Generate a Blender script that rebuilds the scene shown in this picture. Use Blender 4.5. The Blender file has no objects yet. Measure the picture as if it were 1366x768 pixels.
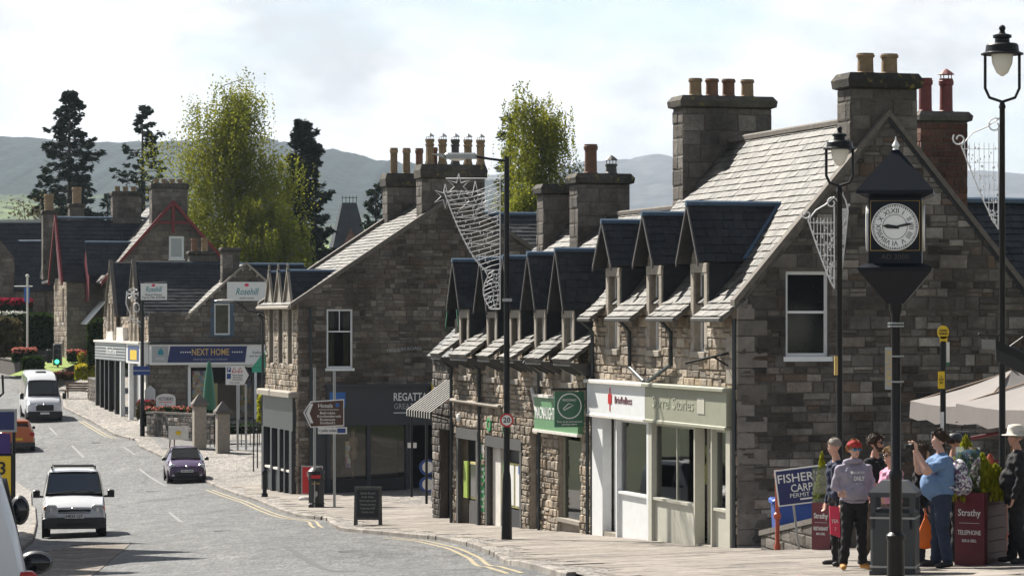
import bpy, bmesh, math, random
import numpy as np
from mathutils import Vector, Matrix
R = math.radians
rnd = random.Random(7)
scene = bpy.context.scene
col = scene.collection

# ------------------------------------------------------------------ camera
F, CX, HY = 4000.0, 683.0, 425.0          # focal length in photo pixels, optical centre, horizon row
cd = bpy.data.cameras.new('camera'); cam = bpy.data.objects.new('camera', cd); col.objects.link(cam)
cd.sensor_width = 36; cd.lens = 36 * F / 1366; cd.shift_y = (HY - 384) / 1366
cd.clip_start = 0.5; cd.clip_end = 20000
cam.location = (0, 0, 0); cam.rotation_euler = (R(90), 0, 0)
scene.camera = cam

# ------------------------------------------------------------------ sun, sky, exposure
SUN_AZ, SUN_EL = -40.0, 46.0               # degrees left of straight ahead, above the horizon
SV = Vector((math.sin(R(SUN_AZ)) * math.cos(R(SUN_EL)), math.cos(R(SUN_AZ)) * math.cos(R(SUN_EL)), math.sin(R(SUN_EL))))
sl = bpy.data.lights.new('sun', 'SUN'); sl.energy = 5.0; sl.angle = R(0.6); sl.color = (1, 0.95, 0.86)
so = bpy.data.objects.new('sun', sl); col.objects.link(so)
so.rotation_euler = (-SV).to_track_quat('-Z', 'Y').to_euler(); so.location = (-30, 60, 60)
w = bpy.data.worlds.new('World'); scene.world = w; w.use_nodes = True
nt = w.node_tree; nt.nodes.clear()
def wn(t, **k):
    n = nt.nodes.new(t)
    for a, b in k.items(): setattr(n, a, b)
    return n
sky = wn('ShaderNodeTexSky', sky_type='NISHITA', sun_disc=False)
sky.sun_elevation = R(SUN_EL); sky.sun_rotation = R(SUN_AZ); sky.air_density = 1.0; sky.dust_density = 0.6; sky.ozone_density = 1.5
tc = wn('ShaderNodeTexCoord'); mp = wn('ShaderNodeMapping'); mp.inputs['Scale'].default_value = (1, 1, 2.2); mp.inputs['Location'].default_value = (0.37, 0.2, 0.1)
nt.links.new(tc.outputs['Generated'], mp.inputs[0])
nz = wn('ShaderNodeTexNoise'); nz.inputs['Scale'].default_value = 9; nz.inputs['Detail'].default_value = 8; nz.inputs['Roughness'].default_value = 0.55
nt.links.new(mp.outputs[0], nz.inputs[0])
cr = wn('ShaderNodeValToRGB'); cr.color_ramp.elements[0].position = 0.4; cr.color_ramp.elements[1].position = 0.58
cr.color_ramp.elements[0].color = (0.3, 0.3, 0.3, 1); cr.color_ramp.elements[1].color = (1, 1, 1, 1)
nt.links.new(nz.outputs[0], cr.inputs[0])
nz2 = wn('ShaderNodeTexNoise'); nz2.inputs['Scale'].default_value = 15; nz2.inputs['Detail'].default_value = 8; nz2.inputs['Roughness'].default_value = 0.6
nt.links.new(mp.outputs[0], nz2.inputs[0])
cr2 = wn('ShaderNodeMapRange'); cr2.inputs['From Min'].default_value = .35; cr2.inputs['From Max'].default_value = .65; cr2.inputs['To Min'].default_value = .8; cr2.inputs['To Max'].default_value = 1.5
nt.links.new(nz2.outputs[0], cr2.inputs[0])
bw = wn('ShaderNodeRGBToBW'); nt.links.new(sky.outputs[0], bw.inputs[0])
ml = wn('ShaderNodeMath', operation='MULTIPLY'); nt.links.new(bw.outputs[0], ml.inputs[0]); nt.links.new(cr2.outputs[0], ml.inputs[1])
mx = wn('ShaderNodeMix', data_type='RGBA'); nt.links.new(cr.outputs[0], mx.inputs['Factor']); nt.links.new(sky.outputs[0], mx.inputs['A']); nt.links.new(ml.outputs[0], mx.inputs['B'])
bg = wn('ShaderNodeBackground'); bg.inputs[1].default_value = 0.068; wo = wn('ShaderNodeOutputWorld')
nt.links.new(mx.outputs['Result'], bg.inputs[0]); nt.links.new(bg.outputs[0], wo.inputs[0])
scene.view_settings.view_transform = 'Standard'; scene.view_settings.look = 'None'
scene.view_settings.gamma = 1; scene.view_settings.exposure = 1.1; scene.view_settings.use_curve_mapping = False

# ------------------------------------------------------------------ the lie of the land
ZK = [(-20, -1.4), (0, -1.7), (25, -2.95), (33, -3.32), (41, -3.72), (52, -4.35), (61, -5.1), (70, -5.37), (85, -5.97), (100, -6.42), (115, -6.75), (130, -6.9),
      (145, -6.38), (171, -5.62), (210, -4.2), (250, -3.2), (300, -2.5), (400, -2.0), (700, -4), (1200, -10), (9000, -10)]
def zc(Y):
    for (a, za), (b, zb) in zip(ZK, ZK[1:]):
        if Y <= b:
            k = (Y - a) / (b - a); k = max(0, k); return za + (zb - za) * k
    return ZK[-1][1]
def zs(Y): return sum(zc(Y + d * (2 + Y * .02)) for d in (-1, -.5, 0, .5, 1)) / 5
def xc(Y): return -0.115 * Y + 4.2
def G(X, Y):
    d = X - xc(Y); d = max(-14, min(14, d))
    f = 1.0 if Y < 150 else max(0.3, 1 - (Y - 150) / 60)
    return zs(Y) + 0.036 * d * f
def at(px, py, Y): return Vector(((px - CX) * Y / F, Y, (HY - py) * Y / F))
def gp(px, py, dz=0.0):
    """the point of the ground that a photo pixel looks at"""
    k = (px - CX) / F; m = (HY - py) / F
    lo, Y = 12.0, 12.0
    while Y < 900:
        if m * Y <= G(k * Y, Y) + dz: break
        lo = Y; Y += 0.5
    hi = Y
    for _ in range(30):
        mid = (lo + hi) / 2
        if m * mid <= G(k * mid, mid) + dz: hi = mid
        else: lo = mid
    return Vector((k * hi, hi, m * hi))

# ------------------------------------------------------------------ materials
M = {}
def mat(name, c, rough=0.7, metal=0.0, var=0.12, vs=6.0, bump=0.0, bs=40.0, spec=0.5, emit=None, isl=0.0, coat=0.0, streak=0.0):
    m = bpy.data.materials.new(name); m.use_nodes = True; M[name] = m
    t = m.node_tree; b = t.nodes['Principled BSDF']; L = t.links.new
    b.inputs['Roughness'].default_value = rough; b.inputs['Metallic'].default_value = metal
    b.inputs['Specular IOR Level'].default_value = spec; b.inputs['Coat Weight'].default_value = coat; b.inputs['Coat Roughness'].default_value = 0.06
    g = t.nodes.new('ShaderNodeNewGeometry')
    n = t.nodes.new('ShaderNodeTexNoise'); n.inputs['Scale'].default_value = vs; n.inputs['Detail'].default_value = 6; n.inputs['Roughness'].default_value = 0.62
    if streak:
        mpn = t.nodes.new('ShaderNodeMapping'); mpn.inputs['Scale'].default_value = (1, 1, streak); L(g.outputs['Position'], mpn.inputs[0]); L(mpn.outputs[0], n.inputs[0])
    else: L(g.outputs['Position'], n.inputs[0])
    mr = t.nodes.new('ShaderNodeMapRange'); mr.inputs['From Min'].default_value = 0.25; mr.inputs['From Max'].default_value = 0.75
    mr.inputs['To Min'].default_value = 1 - var; mr.inputs['To Max'].default_value = 1 + var
    L(n.outputs[0], mr.inputs[0])
    val = mr.outputs[0]
    if isl:
        oi = t.nodes.new('ShaderNodeObjectInfo'); ad = t.nodes.new('ShaderNodeMath'); ad.operation = 'ADD'
        L(oi.outputs['Random'], ad.inputs[0]); L(g.outputs['Random Per Island'], ad.inputs[1])
        fr = t.nodes.new('ShaderNodeMath'); fr.operation = 'FRACT'; L(ad.outputs[0], fr.inputs[0])
        m2 = t.nodes.new('ShaderNodeMapRange'); m2.inputs['To Min'].default_value = 1 - isl; m2.inputs['To Max'].default_value = 1 + isl; L(fr.outputs[0], m2.inputs[0])
        mu = t.nodes.new('ShaderNodeMath'); mu.operation = 'MULTIPLY'; L(val, mu.inputs[0]); L(m2.outputs[0], mu.inputs[1]); val = mu.outputs[0]
    vm = t.nodes.new('ShaderNodeVectorMath'); vm.operation = 'SCALE'; vm.inputs[0].default_value = c; L(val, vm.inputs['Scale'])
    L(vm.outputs[0], b.inputs['Base Color'])
    if bump:
        n2 = t.nodes.new('ShaderNodeTexNoise'); n2.inputs['Scale'].default_value = bs; n2.inputs['Detail'].default_value = 5; L(g.outputs['Position'], n2.inputs[0])
        bp = t.nodes.new('ShaderNodeBump'); bp.inputs['Strength'].default_value = bump; bp.inputs['Distance'].default_value = 0.02
        L(n2.outputs[0], bp.inputs['Height']); L(bp.outputs[0], b.inputs['Normal'])
    if emit:
        b.inputs['Emission Color'].default_value = (*c, 1); b.inputs['Emission Strength'].default_value = emit
    return m
def stone_mat(name, stops, bump=0.7, bs=22, rough=0.85, dirt=0.45, lichen=None, spec=0.25, streak=1.0, dscale=0.9):
    """many stones: each takes its own colour from the ramp, plus grain, weathering and relief"""
    m = bpy.data.materials.new(name); m.use_nodes = True; M[name] = m
    t = m.node_tree; b = t.nodes['Principled BSDF']; L = t.links.new; N = t.nodes.new
    b.inputs['Roughness'].default_value = rough; b.inputs['Specular IOR Level'].default_value = spec
    g = N('ShaderNodeNewGeometry'); oi = N('ShaderNodeObjectInfo')
    ad = N('ShaderNodeMath'); ad.operation = 'ADD'; L(oi.outputs['Random'], ad.inputs[0]); L(g.outputs['Random Per Island'], ad.inputs[1])
    fr = N('ShaderNodeMath'); fr.operation = 'FRACT'; L(ad.outputs[0], fr.inputs[0])
    ramp = N('ShaderNodeValToRGB'); e = ramp.color_ramp.elements
    while len(e) < len(stops): e.new(0.5)
    for i, s in enumerate(stops): e[i].position = i / (len(stops) - 1); e[i].color = (*s, 1)
    L(fr.outputs[0], ramp.inputs[0])
    n = N('ShaderNodeTexNoise'); n.inputs['Scale'].default_value = 7; n.inputs['Detail'].default_value = 8; n.inputs['Roughness'].default_value = 0.7
    L(g.outputs['Position'], n.inputs[0])
    mr = N('ShaderNodeMapRange'); mr.inputs['From Min'].default_value = 0.3; mr.inputs['From Max'].default_value = 0.7; mr.inputs['To Min'].default_value = 0.66; mr.inputs['To Max'].default_value = 1.3
    L(n.outputs[0], mr.inputs[0])
    mpn = N('ShaderNodeMapping'); mpn.inputs['Scale'].default_value = (1, 1, streak); L(g.outputs['Position'], mpn.inputs[0])
    n3 = N('ShaderNodeTexNoise'); n3.inputs['Scale'].default_value = dscale; n3.inputs['Detail'].default_value = 5; L(mpn.outputs[0], n3.inputs[0])
    m3 = N('ShaderNodeMapRange'); m3.inputs['From Min'].default_value = 0.35; m3.inputs['From Max'].default_value = 0.65; m3.inputs['To Min'].default_value = 1 - dirt; m3.inputs['To Max'].default_value = 1.12
    L(n3.outputs[0], m3.inputs[0])
    mu = N('ShaderNodeMath'); mu.operation = 'MULTIPLY'; L(mr.outputs[0], mu.inputs[0]); L(m3.outputs[0], mu.inputs[1])
    vm = N('ShaderNodeVectorMath'); vm.operation = 'SCALE'; L(ramp.outputs[0], vm.inputs[0]); L(mu.outputs[0], vm.inputs['Scale'])
    out = vm.outputs[0]
    if lichen:
        n4 = N('ShaderNodeTexNoise'); n4.inputs['Scale'].default_value = 5.5; n4.inputs['Detail'].default_value = 4; L(g.outputs['Position'], n4.inputs[0])
        r4 = N('ShaderNodeValToRGB'); r4.color_ramp.elements[0].position = 0.6; r4.color_ramp.elements[1].position = 0.72; L(n4.outputs[0], r4.inputs[0])
        mxn = N('ShaderNodeMix'); mxn.data_type = 'RGBA'; mxn.inputs['B'].default_value = (*lichen, 1); L(r4.outputs[0], mxn.inputs['Factor']); L(out, mxn.inputs['A']); out = mxn.outputs['Result']
    L(out, b.inputs['Base Color'])
    n2 = N('ShaderNodeTexNoise'); n2.inputs['Scale'].default_value = bs; n2.inputs['Detail'].default_value = 6; L(g.outputs['Position'], n2.inputs[0])
    bp = N('ShaderNodeBump'); bp.inputs['Strength'].default_value = bump; bp.inputs['Distance'].default_value = 0.03
    L(n2.outputs[0], bp.inputs['Height']); L(bp.outputs[0], b.inputs['Normal'])
    return m
def glass_mat(name, tint=(0.9, 0.93, 0.92), refl=0.12):
    m = bpy.data.materials.new(name); m.use_nodes = True; M[name] = m
    t = m.node_tree; t.nodes.clear(); N = t.nodes.new; L = t.links.new
    o = N('ShaderNodeOutputMaterial'); mx = N('ShaderNodeMixShader'); tr = N('ShaderNodeBsdfTransparent'); gl = N('ShaderNodeBsdfGlossy'); lw = N('ShaderNodeFresnel')
    lw.inputs[0].default_value = 1.45; tr.inputs[0].default_value = (*tint, 1); gl.inputs['Roughness'].default_value = 0.02
    ad = N('ShaderNodeMath'); ad.operation = 'MULTIPLY_ADD'; ad.inputs[1].default_value = 1.0; ad.inputs[2].default_value = refl * 0.4; L(lw.outputs[0], ad.inputs[0])
    L(ad.outputs[0], mx.inputs[0]); L(tr.outputs[0], mx.inputs[1]); L(gl.outputs[0], mx.inputs[2]); L(mx.outputs[0], o.inputs[0])
    return m
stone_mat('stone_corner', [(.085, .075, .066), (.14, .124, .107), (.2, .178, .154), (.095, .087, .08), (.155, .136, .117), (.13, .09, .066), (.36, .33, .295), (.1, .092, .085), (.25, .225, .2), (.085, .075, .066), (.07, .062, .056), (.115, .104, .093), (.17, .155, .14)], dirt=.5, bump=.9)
stone_mat('stone_row', [(.3, .25, .19), (.42, .36, .285), (.3, .225, .155), (.5, .44, .36), (.17, .145, .12), (.45, .36, .27), (.36, .31, .255), (.22, .175, .13)], bump=0.9, bs=14, dirt=.45)
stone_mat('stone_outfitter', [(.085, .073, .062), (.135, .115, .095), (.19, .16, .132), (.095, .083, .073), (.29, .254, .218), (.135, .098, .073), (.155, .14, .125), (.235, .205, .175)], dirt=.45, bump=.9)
stone_mat('stone_far', [(.11, .095, .082), (.15, .13, .11), (.18, .16, .138), (.125, .11, .097), (.21, .19, .16), (.15, .117, .09)], dirt=.3)
stone_mat('stone_chimney', [(.1, .088, .076), (.15, .132, .115), (.19, .17, .148), (.11, .1, .09), (.23, .205, .18)], dirt=.4)
stone_mat('brick_red', [(.16, .07, .05), (.2, .1, .075), (.13, .065, .05), (.22, .13, .1)], dirt=.4, bs=60)
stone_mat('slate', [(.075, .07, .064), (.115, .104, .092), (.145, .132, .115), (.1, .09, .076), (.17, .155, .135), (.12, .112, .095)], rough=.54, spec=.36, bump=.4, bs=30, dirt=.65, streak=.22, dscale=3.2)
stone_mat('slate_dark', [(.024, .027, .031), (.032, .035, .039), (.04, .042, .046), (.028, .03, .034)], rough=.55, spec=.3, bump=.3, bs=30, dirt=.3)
stone_mat('cap', [(.085, .078, .066), (.065, .06, .053), (.1, .09, .075)], dirt=.5, lichen=(.2, .165, .05), bump=1.0, bs=12)
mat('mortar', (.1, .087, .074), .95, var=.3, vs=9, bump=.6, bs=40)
mat('mortar_row', (.33, .285, .23), .95, var=.3, vs=9, bump=.7, bs=30)
mat('dressed', (.3, .265, .22), .8, var=.25, vs=7, bump=.3, bs=30, isl=.12)
mat('dressed_dark', (.12, .105, .09), .85, var=.3, vs=7, bump=.35, bs=30, isl=.15)
mat('quoin', (.17, .152, .135), .85, var=.35, vs=5, bump=.5, bs=20, isl=.3)
mat('render_cream', (.5, .44, .36), .85, var=.18, vs=4, bump=.2, bs=50)
mat('lead', (.05, .09, .145), .42, var=.25, vs=5, bump=.1, spec=.5)
mat('iron', (.009, .009, .01), .42, var=.25, vs=20, spec=.3)
mat('iron_clock', (.006, .009, .016), .4, var=.2, vs=12, spec=.22)
mat('pipe', (.03, .038, .042), .5, var=.3, vs=10)
mat('gutter', (.06, .058, .055), .55, var=.3)
mat('white_paint', (.73, .745, .75), .45, var=.06, vs=5)
mat('white_worn', (.68, .65, .6), .6, var=.14, vs=4, bump=.1)
mat('sage', (.29, .295, .225), .5, var=.08, vs=4)
mat('sage_light', (.47, .46, .39), .5, var=.08, vs=4)
mat('green_sign', (.03, .12, .065), .45, var=.1)
mat('green_bright', (.04, .3, .1), .45, var=.08)
mat('green_door', (.02, .13, .07), .45, var=.1)
mat('charcoal', (.03, .033, .04), .5, var=.15)
mat('grey_wood', (.075, .072, .07), .6, var=.25, vs=9, streak=.2)
mat('black', (.01, .01, .011), .5, var=.2)
mat('black_gloss', (.008, .008, .009), .12, var=.0, spec=.6)
mat('rubber', (.015, .015, .015), .85, var=.2, bump=.2)
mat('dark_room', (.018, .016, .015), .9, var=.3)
mat('room_wall', (.55, .5, .42), .9, var=.15)
mat('room_floor', (.16, .12, .08), .6, var=.2)
mat('yellow', (.75, .5, .01), .45, var=.05)
mat('yellow_pale', (.55, .5, .2), .5, var=.08)
mat('lime', (.3, .42, .06), .5, var=.1)
mat('white_sign', (.75, .75, .74), .4, var=.03)
mat('grey_sign', (.36, .38, .39), .4, var=.06)
mat('red_sign', (.5, .015, .02), .4, var=.05)
mat('brown_sign', (.075, .032, .018), .45, var=.08)
mat('blue_sign', (.01, .045, .2), .4, var=.05)
mat('navy_sign', (.012, .02, .11), .4, var=.06)
mat('blue_bright', (.02, .12, .4), .4, var=.06)
mat('teal', (.02, .22, .28), .5, var=.08)
mat('purple_sign', (.05, .02, .16), .45, var=.1)
mat('gold', (.55, .38, .12), .4, var=.1)
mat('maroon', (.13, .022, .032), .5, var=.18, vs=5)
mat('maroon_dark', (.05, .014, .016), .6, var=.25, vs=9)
mat('red_barge', (.17, .012, .014), .5, var=.15)
mat('pink_sign', (.68, .05, .11), .45, var=.05)
mat('orange_post', (.32, .055, .02), .45, var=.12)
mat('bin_blue', (.01, .06, .3), .45, var=.1)
mat('bin_grey', (.038, .043, .048), .45, var=.12)
mat('galv', (.33, .34, .34), .45, metal=.6, var=.1)
mat('canvas', (.205, .185, .175), .85, var=.08, vs=3, bump=.1)
mat('awning_green', (.06, .38, .25), .7, var=.08)
mat('terracotta', (.17, .09, .055), .8, var=.3, vs=8, bump=.2, isl=.2)
mat('pot_buff', (.25, .175, .1), .8, var=.3, vs=8, bump=.2, isl=.2)
mat('pot_red', (.16, .035, .03), .6, var=.25, vs=8, bump=.15)
mat('glass_dark', (.012, .013, .015), .06, var=.1, spec=.5)
mat('curtain', (.09, .085, .06), .9, var=.35, vs=3)
mat('tail_red', (.4, .01, .01), .15, var=.03, spec=.6)
mat('lens', (.5, .52, .55), .12, var=.05, spec=.8)
mat('chrome', (.5, .5, .5), .2, metal=1, var=.0)
mat('car_white', (.62, .63, .66), .28, var=.03, coat=.6)
mat('car_purple', (.055, .022, .075), .25, var=.03, coat=.8)
mat('car_orange', (.5, .115, .02), .28, var=.03, coat=.7)
mat('plastic_grey', (.045, .047, .05), .55, var=.1)
mat('wire_white', (.72, .72, .73), .4, var=.05)
mat('lamp_glass', (.75, .72, .65), .15, var=.03)
mat('lit_green', (.05, .8, .35), .3, emit=2.0)
mat('skin', (.5, .27, .19), .55, var=.1, vs=14)
mat('skin_pale', (.58, .34, .25), .55, var=.1, vs=14)
mat('hair_brown', (.055, .03, .016), .6, var=.35, vs=60, bump=.6, bs=90)
mat('hair_grey', (.3, .26, .22), .6, var=.3, vs=60, bump=.6, bs=90)
mat('hair_ginger', (.32, .13, .04), .6, var=.3, vs=60, bump=.6, bs=90)
mat('hair_blond', (.36, .24, .11), .6, var=.3, vs=60, bump=.6, bs=90)
mat('cloth_grey', (.3, .27, .33), .9, var=.12, vs=9, bump=.9, bs=11)
mat('cloth_black', (.012, .012, .014), .9, var=.3, vs=9, bump=.9, bs=11)
mat('cloth_navy', (.016, .022, .05), .9, var=.2, vs=9, bump=.9, bs=11)
mat('cloth_denim', (.022, .034, .066), .9, var=.25, vs=9, bump=.9, bs=11)
mat('cloth_khaki', (.1, .075, .05), .9, var=.2, vs=9, bump=.9, bs=11)
mat('cloth_pink', (.6, .3, .42), .9, var=.12, vs=9, bump=.9, bs=11)
mat('cloth_blue', (.13, .22, .38), .9, var=.14, vs=9, bump=.9, bs=11)
mat('cloth_red', (.4, .015, .02), .8, var=.15)
mat('boot_tan', (.4, .19, .035), .7, var=.2)
mat('shoe_dark', (.02, .019, .02), .6, var=.2)
mat('hat_white', (.62, .58, .5), .85, var=.1)
mat('bag_orange', (.8, .16, .01), .5, var=.1)
mat('mirror_lens', (.05, .2, .35), .08, metal=.8, var=.1)
mat('soil', (.03, .022, .016), .95, var=.3)
mat('timber', (.16, .1, .06), .75, var=.3, streak=.3)
mat('wall_concrete', (.24, .23, .2), .9, var=.3, vs=5, bump=.4, bs=25)
mat('dial_white', (.88, .88, .87), .35, var=.02)
glass_mat('glass_shop'); glass_mat('glass_clear', (.95, .96, .95), .05); glass_mat('windscreen', (.25, .3, .32), .25)
def pattern_mat(name, cols, scale, rough=.8):
    m = bpy.data.materials.new(name); m.use_nodes = True; M[name] = m
    t = m.node_tree; b = t.nodes['Principled BSDF']; b.inputs['Roughness'].default_value = rough
    g = t.nodes.new('ShaderNodeNewGeometry'); v = t.nodes.new('ShaderNodeTexVoronoi'); v.inputs['Scale'].default_value = scale
    r = t.nodes.new('ShaderNodeValToRGB'); r.color_ramp.interpolation = 'CONSTANT'; e = r.color_ramp.elements
    while len(e) < len(cols): e.new(.5)
    for i, c in enumerate(cols): e[i].position = i / len(cols); e[i].color = (*c, 1)
    t.links.new(g.outputs['Position'], v.inputs[0]); t.links.new(v.outputs['Color'], r.inputs[0]); t.links.new(r.outputs[0], b.inputs['Base Color'])
    return m
for n_ in ('car_white', 'car_purple', 'car_orange'):      # body shells are dark-lined inside
    t_ = M[n_].node_tree; b_ = t_.nodes['Principled BSDF']; src = b_.inputs['Base Color'].links[0].from_socket; g_ = t_.nodes.new('ShaderNodeNewGeometry')
    x_ = t_.nodes.new('ShaderNodeMix'); x_.data_type = 'RGBA'; x_.inputs['B'].default_value = (.02, .02, .022, 1); t_.links.new(g_.outputs['Backfacing'], x_.inputs['Factor']); t_.links.new(src, x_.inputs['A']); t_.links.new(x_.outputs['Result'], b_.inputs['Base Color'])
pattern_mat('rucksack', [(.5, .5, .52), (.08, .08, .12), (.42, .42, .46), (.2, .1, .2), (.6, .6, .6), (.05, .06, .1)], 38)
pattern_mat('stickers', [(.6, .25, .3), (.7, .65, .6), (.3, .2, .35), (.6, .5, .3), (.4, .5, .6), (.5, .3, .4)], 6)
pattern_mat('goods', [(.25, .06, .06), (.3, .28, .26), (.05, .08, .16), (.3, .2, .08), (.08, .14, .08), (.04, .04, .05), (.4, .36, .3)], 3.2)

# ------------------------------------------------------------------ mesh building
class MB:
    def __init__(s): s.v = []; s.f = []; s.m = []
    def add(s, vs, fs, mi=0, X=None):
        o = len(s.v)
        s.v += [tuple(X @ Vector(p)) if X is not None else tuple(p) for p in vs]
        for f in fs: s.f.append(tuple(i + o for i in f)); s.m.append(mi)
        return s
    def box(s, lo, hi, mi=0, X=None):
        (a, b, c), (d, e, f) = lo, hi
        return s.add([(a, b, c), (d, b, c), (d, e, c), (a, e, c), (a, b, f), (d, b, f), (d, e, f), (a, e, f)],
                     [(0, 3, 2, 1), (4, 5, 6, 7), (0, 1, 5, 4), (1, 2, 6, 5), (2, 3, 7, 6), (3, 0, 4, 7)], mi, X)
    def bbox(s, lo, hi, bv=.02, mi=0, X=None):
        """box with chamfered edges round its top and vertical edges"""
        (a, b, c), (d, e, f) = lo, hi; v = bv
        ring = lambda i, z: [(a + i + v, b + i, z), (d - i - v, b + i, z), (d - i, b + i + v, z), (d - i, e - i - v, z), (d - i - v, e - i, z), (a + i + v, e - i, z), (a + i, e - i - v, z), (a + i, b + i + v, z)]
        vs = ring(0, c) + ring(0, f - v) + ring(v, f)
        fs = [tuple(range(7, -1, -1)), tuple(range(16, 24))]
        for k in (0, 8):
            for i in range(8): fs.append((k + i, k + (i + 1) % 8, k + 8 + (i + 1) % 8, k + 8 + i))
        return s.add(vs, fs, mi, X)
    def prism(s, poly, d, mi=0, X=None):
        """poly: list of 3D points (planar), extruded by vector d"""
        n = len(poly); d = Vector(d)
        vs = [Vector(p) for p in poly] + [Vector(p) + d for p in poly]
        fs = [tuple(range(n - 1, -1, -1)), tuple(range(n, 2 * n))] + [(i, (i + 1) % n, n + (i + 1) % n, n + i) for i in range(n)]
        return s.add(vs, fs, mi, X)
    def tube(s, pts, r, n=8, mi=0, X=None, cap=True):
        pts = [Vector(p) for p in pts]; rs = r if isinstance(r, (list, tuple)) else [r] * len(pts)
        vs = []; fs = []; up = None
        for i, p in enumerate(pts):
            d = (pts[min(i + 1, len(pts) - 1)] - pts[max(i - 1, 0)])
            d = d.normalized() if d.length > 1e-9 else Vector((0, 0, 1))
            if up is None: up = Vector((0, 0, 1)) if abs(d.z) < .9 else Vector((1, 0, 0))
            a = up - d * up.dot(d); a = a.normalized() if a.length > 1e-6 else d.orthogonal().normalized(); b = d.cross(a); up = a
            for k in range(n):
                t = 2 * math.pi * k / n; vs.append(p + (a * math.cos(t) + b * math.sin(t)) * rs[i])
        for i in range(len(pts) - 1):
            for k in range(n): fs.append((i * n + k, i * n + (k + 1) % n, (i + 1) * n + (k + 1) % n, (i + 1) * n + k))
        if cap: fs += [tuple(range(n - 1, -1, -1)), tuple(range((len(pts) - 1) * n, len(pts) * n))]
        return s.add(vs, fs, mi, X)
    def lathe(s, prof, n=12, mi=0, X=None, c=(0, 0, 0), sx=1, sy=1, rot=0):
        """prof: (radius, z) pairs"""
        vs = []; fs = []
        for (r, z) in prof:
            for k in range(n):
                t = 2 * math.pi * k / n + rot; vs.append((c[0] + r * math.cos(t) * sx, c[1] + r * math.sin(t) * sy, c[2] + z))
        for i in range(len(prof) - 1):
            for k in range(n): fs.append((i * n + k, i * n + (k + 1) % n, (i + 1) * n + (k + 1) % n, (i + 1) * n + k))
        fs += [tuple(range(n - 1, -1, -1)), tuple(range((len(prof) - 1) * n, len(prof) * n))]
        return s.add(vs, fs, mi, X)
    def ball(s, c, r, n=10, mi=0, X=None):
        r = r if isinstance(r, (tuple, list)) else (r, r, r)
        prof = [(max(math.sin(math.pi * i / n), .02), -math.cos(math.pi * i / n)) for i in range(n + 1)]
        T = Matrix.Translation(c) @ Matrix.Diagonal((*r, 1))
        return s.lathe(prof, n + 2, mi, (X @ T) if X is not None else T)
    def mesh(s, name, mats, smooth=False):
        me = bpy.data.meshes.new(name); me.from_pydata(s.v, [], s.f)
        for m in (mats if isinstance(mats, (list, tuple)) else [mats]): me.materials.append(M[m] if isinstance(m, str) else m)
        if any(s.m): me.polygons.foreach_set('material_index', s.m)
        if smooth: me.polygons.foreach_set('use_smooth', [True] * len(s.f))
        me.update(); return me
    def build(s, name, mats, parent=None, smooth=False, loc=None, auto=None):
        me = s.mesh(name, mats, smooth)
        if auto:
            me.polygons.foreach_set('use_smooth', [True] * len(s.f)); me.set_sharp_from_angle(angle=R(auto))
        return obj(name, me, parent, loc)
ZOFF = {}
def obj(name, me, parent=None, loc=None):
    o = bpy.data.objects.new(name, me); col.objects.link(o)
    if parent is not None:
        o.parent = parent
        if loc is None and parent.name in ZOFF: o.location = (0, 0, ZOFF[parent.name])
    if loc is not None: o.location = loc
    return o
def tag(o, label, cat, group=None, kind=None):
    if label: o['label'] = label
    if cat: o['category'] = cat
    if group: o['group'] = group
    if kind: o['kind'] = kind
    return o
def thing(name, label, cat, loc=(0, 0, 0), rz=0, group=None):
    o = bpy.data.objects.new(name, None); col.objects.link(o); o.empty_display_size = .3
    o.location = loc; o.rotation_euler = (0, 0, rz); return tag(o, label, cat, group)
def copy_tree(o, parent=None):
    c = o.copy(); col.objects.link(c); c.parent = parent
    for ch in list(o.children): copy_tree(ch, c)
    return c
TXT = {}
def text_mesh(body, size, ext=.004, bold=0.0, spacing=1.0, line=1.0, align='CENTER', shear=0):
    key = (body, size, ext, bold, spacing, line, align, shear)
    if key in TXT: return TXT[key]
    cu = bpy.data.curves.new('lettering', 'FONT'); cu.body = body; cu.size = size; cu.extrude = ext; cu.offset = bold * size; cu.resolution_u = 2
    cu.space_character = spacing; cu.space_line = line; cu.align_x = align; cu.align_y = 'CENTER'; cu.shear = shear
    o = bpy.data.objects.new('lettering', cu)
    me = bpy.data.meshes.new_from_object(o)
    bpy.data.objects.remove(o); bpy.data.curves.remove(cu)
    me.name = 'lettering'; TXT[key] = me; return me
def lettering(body, size, m, parent, loc, rot, width=None, **k):
    """flat raised letters; rot is an Euler; fitted to width when given"""
    me = text_mesh(body, size, **k).copy(); me.materials.clear(); me.materials.append(M[m])
    o = bpy.data.objects.new('lettering', me); col.objects.link(o); o.parent = parent
    o.location = loc; o.rotation_euler = rot
    if width:
        xs = [v.co.x for v in me.vertices]; wd = max(xs) - min(xs); o.scale.x = width / wd
    return o
FACE = (R(90), 0, 0)                # letters upright, read from -Y
FACEX = (R(90), 0, R(-90))          # letters upright, read from -X

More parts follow.
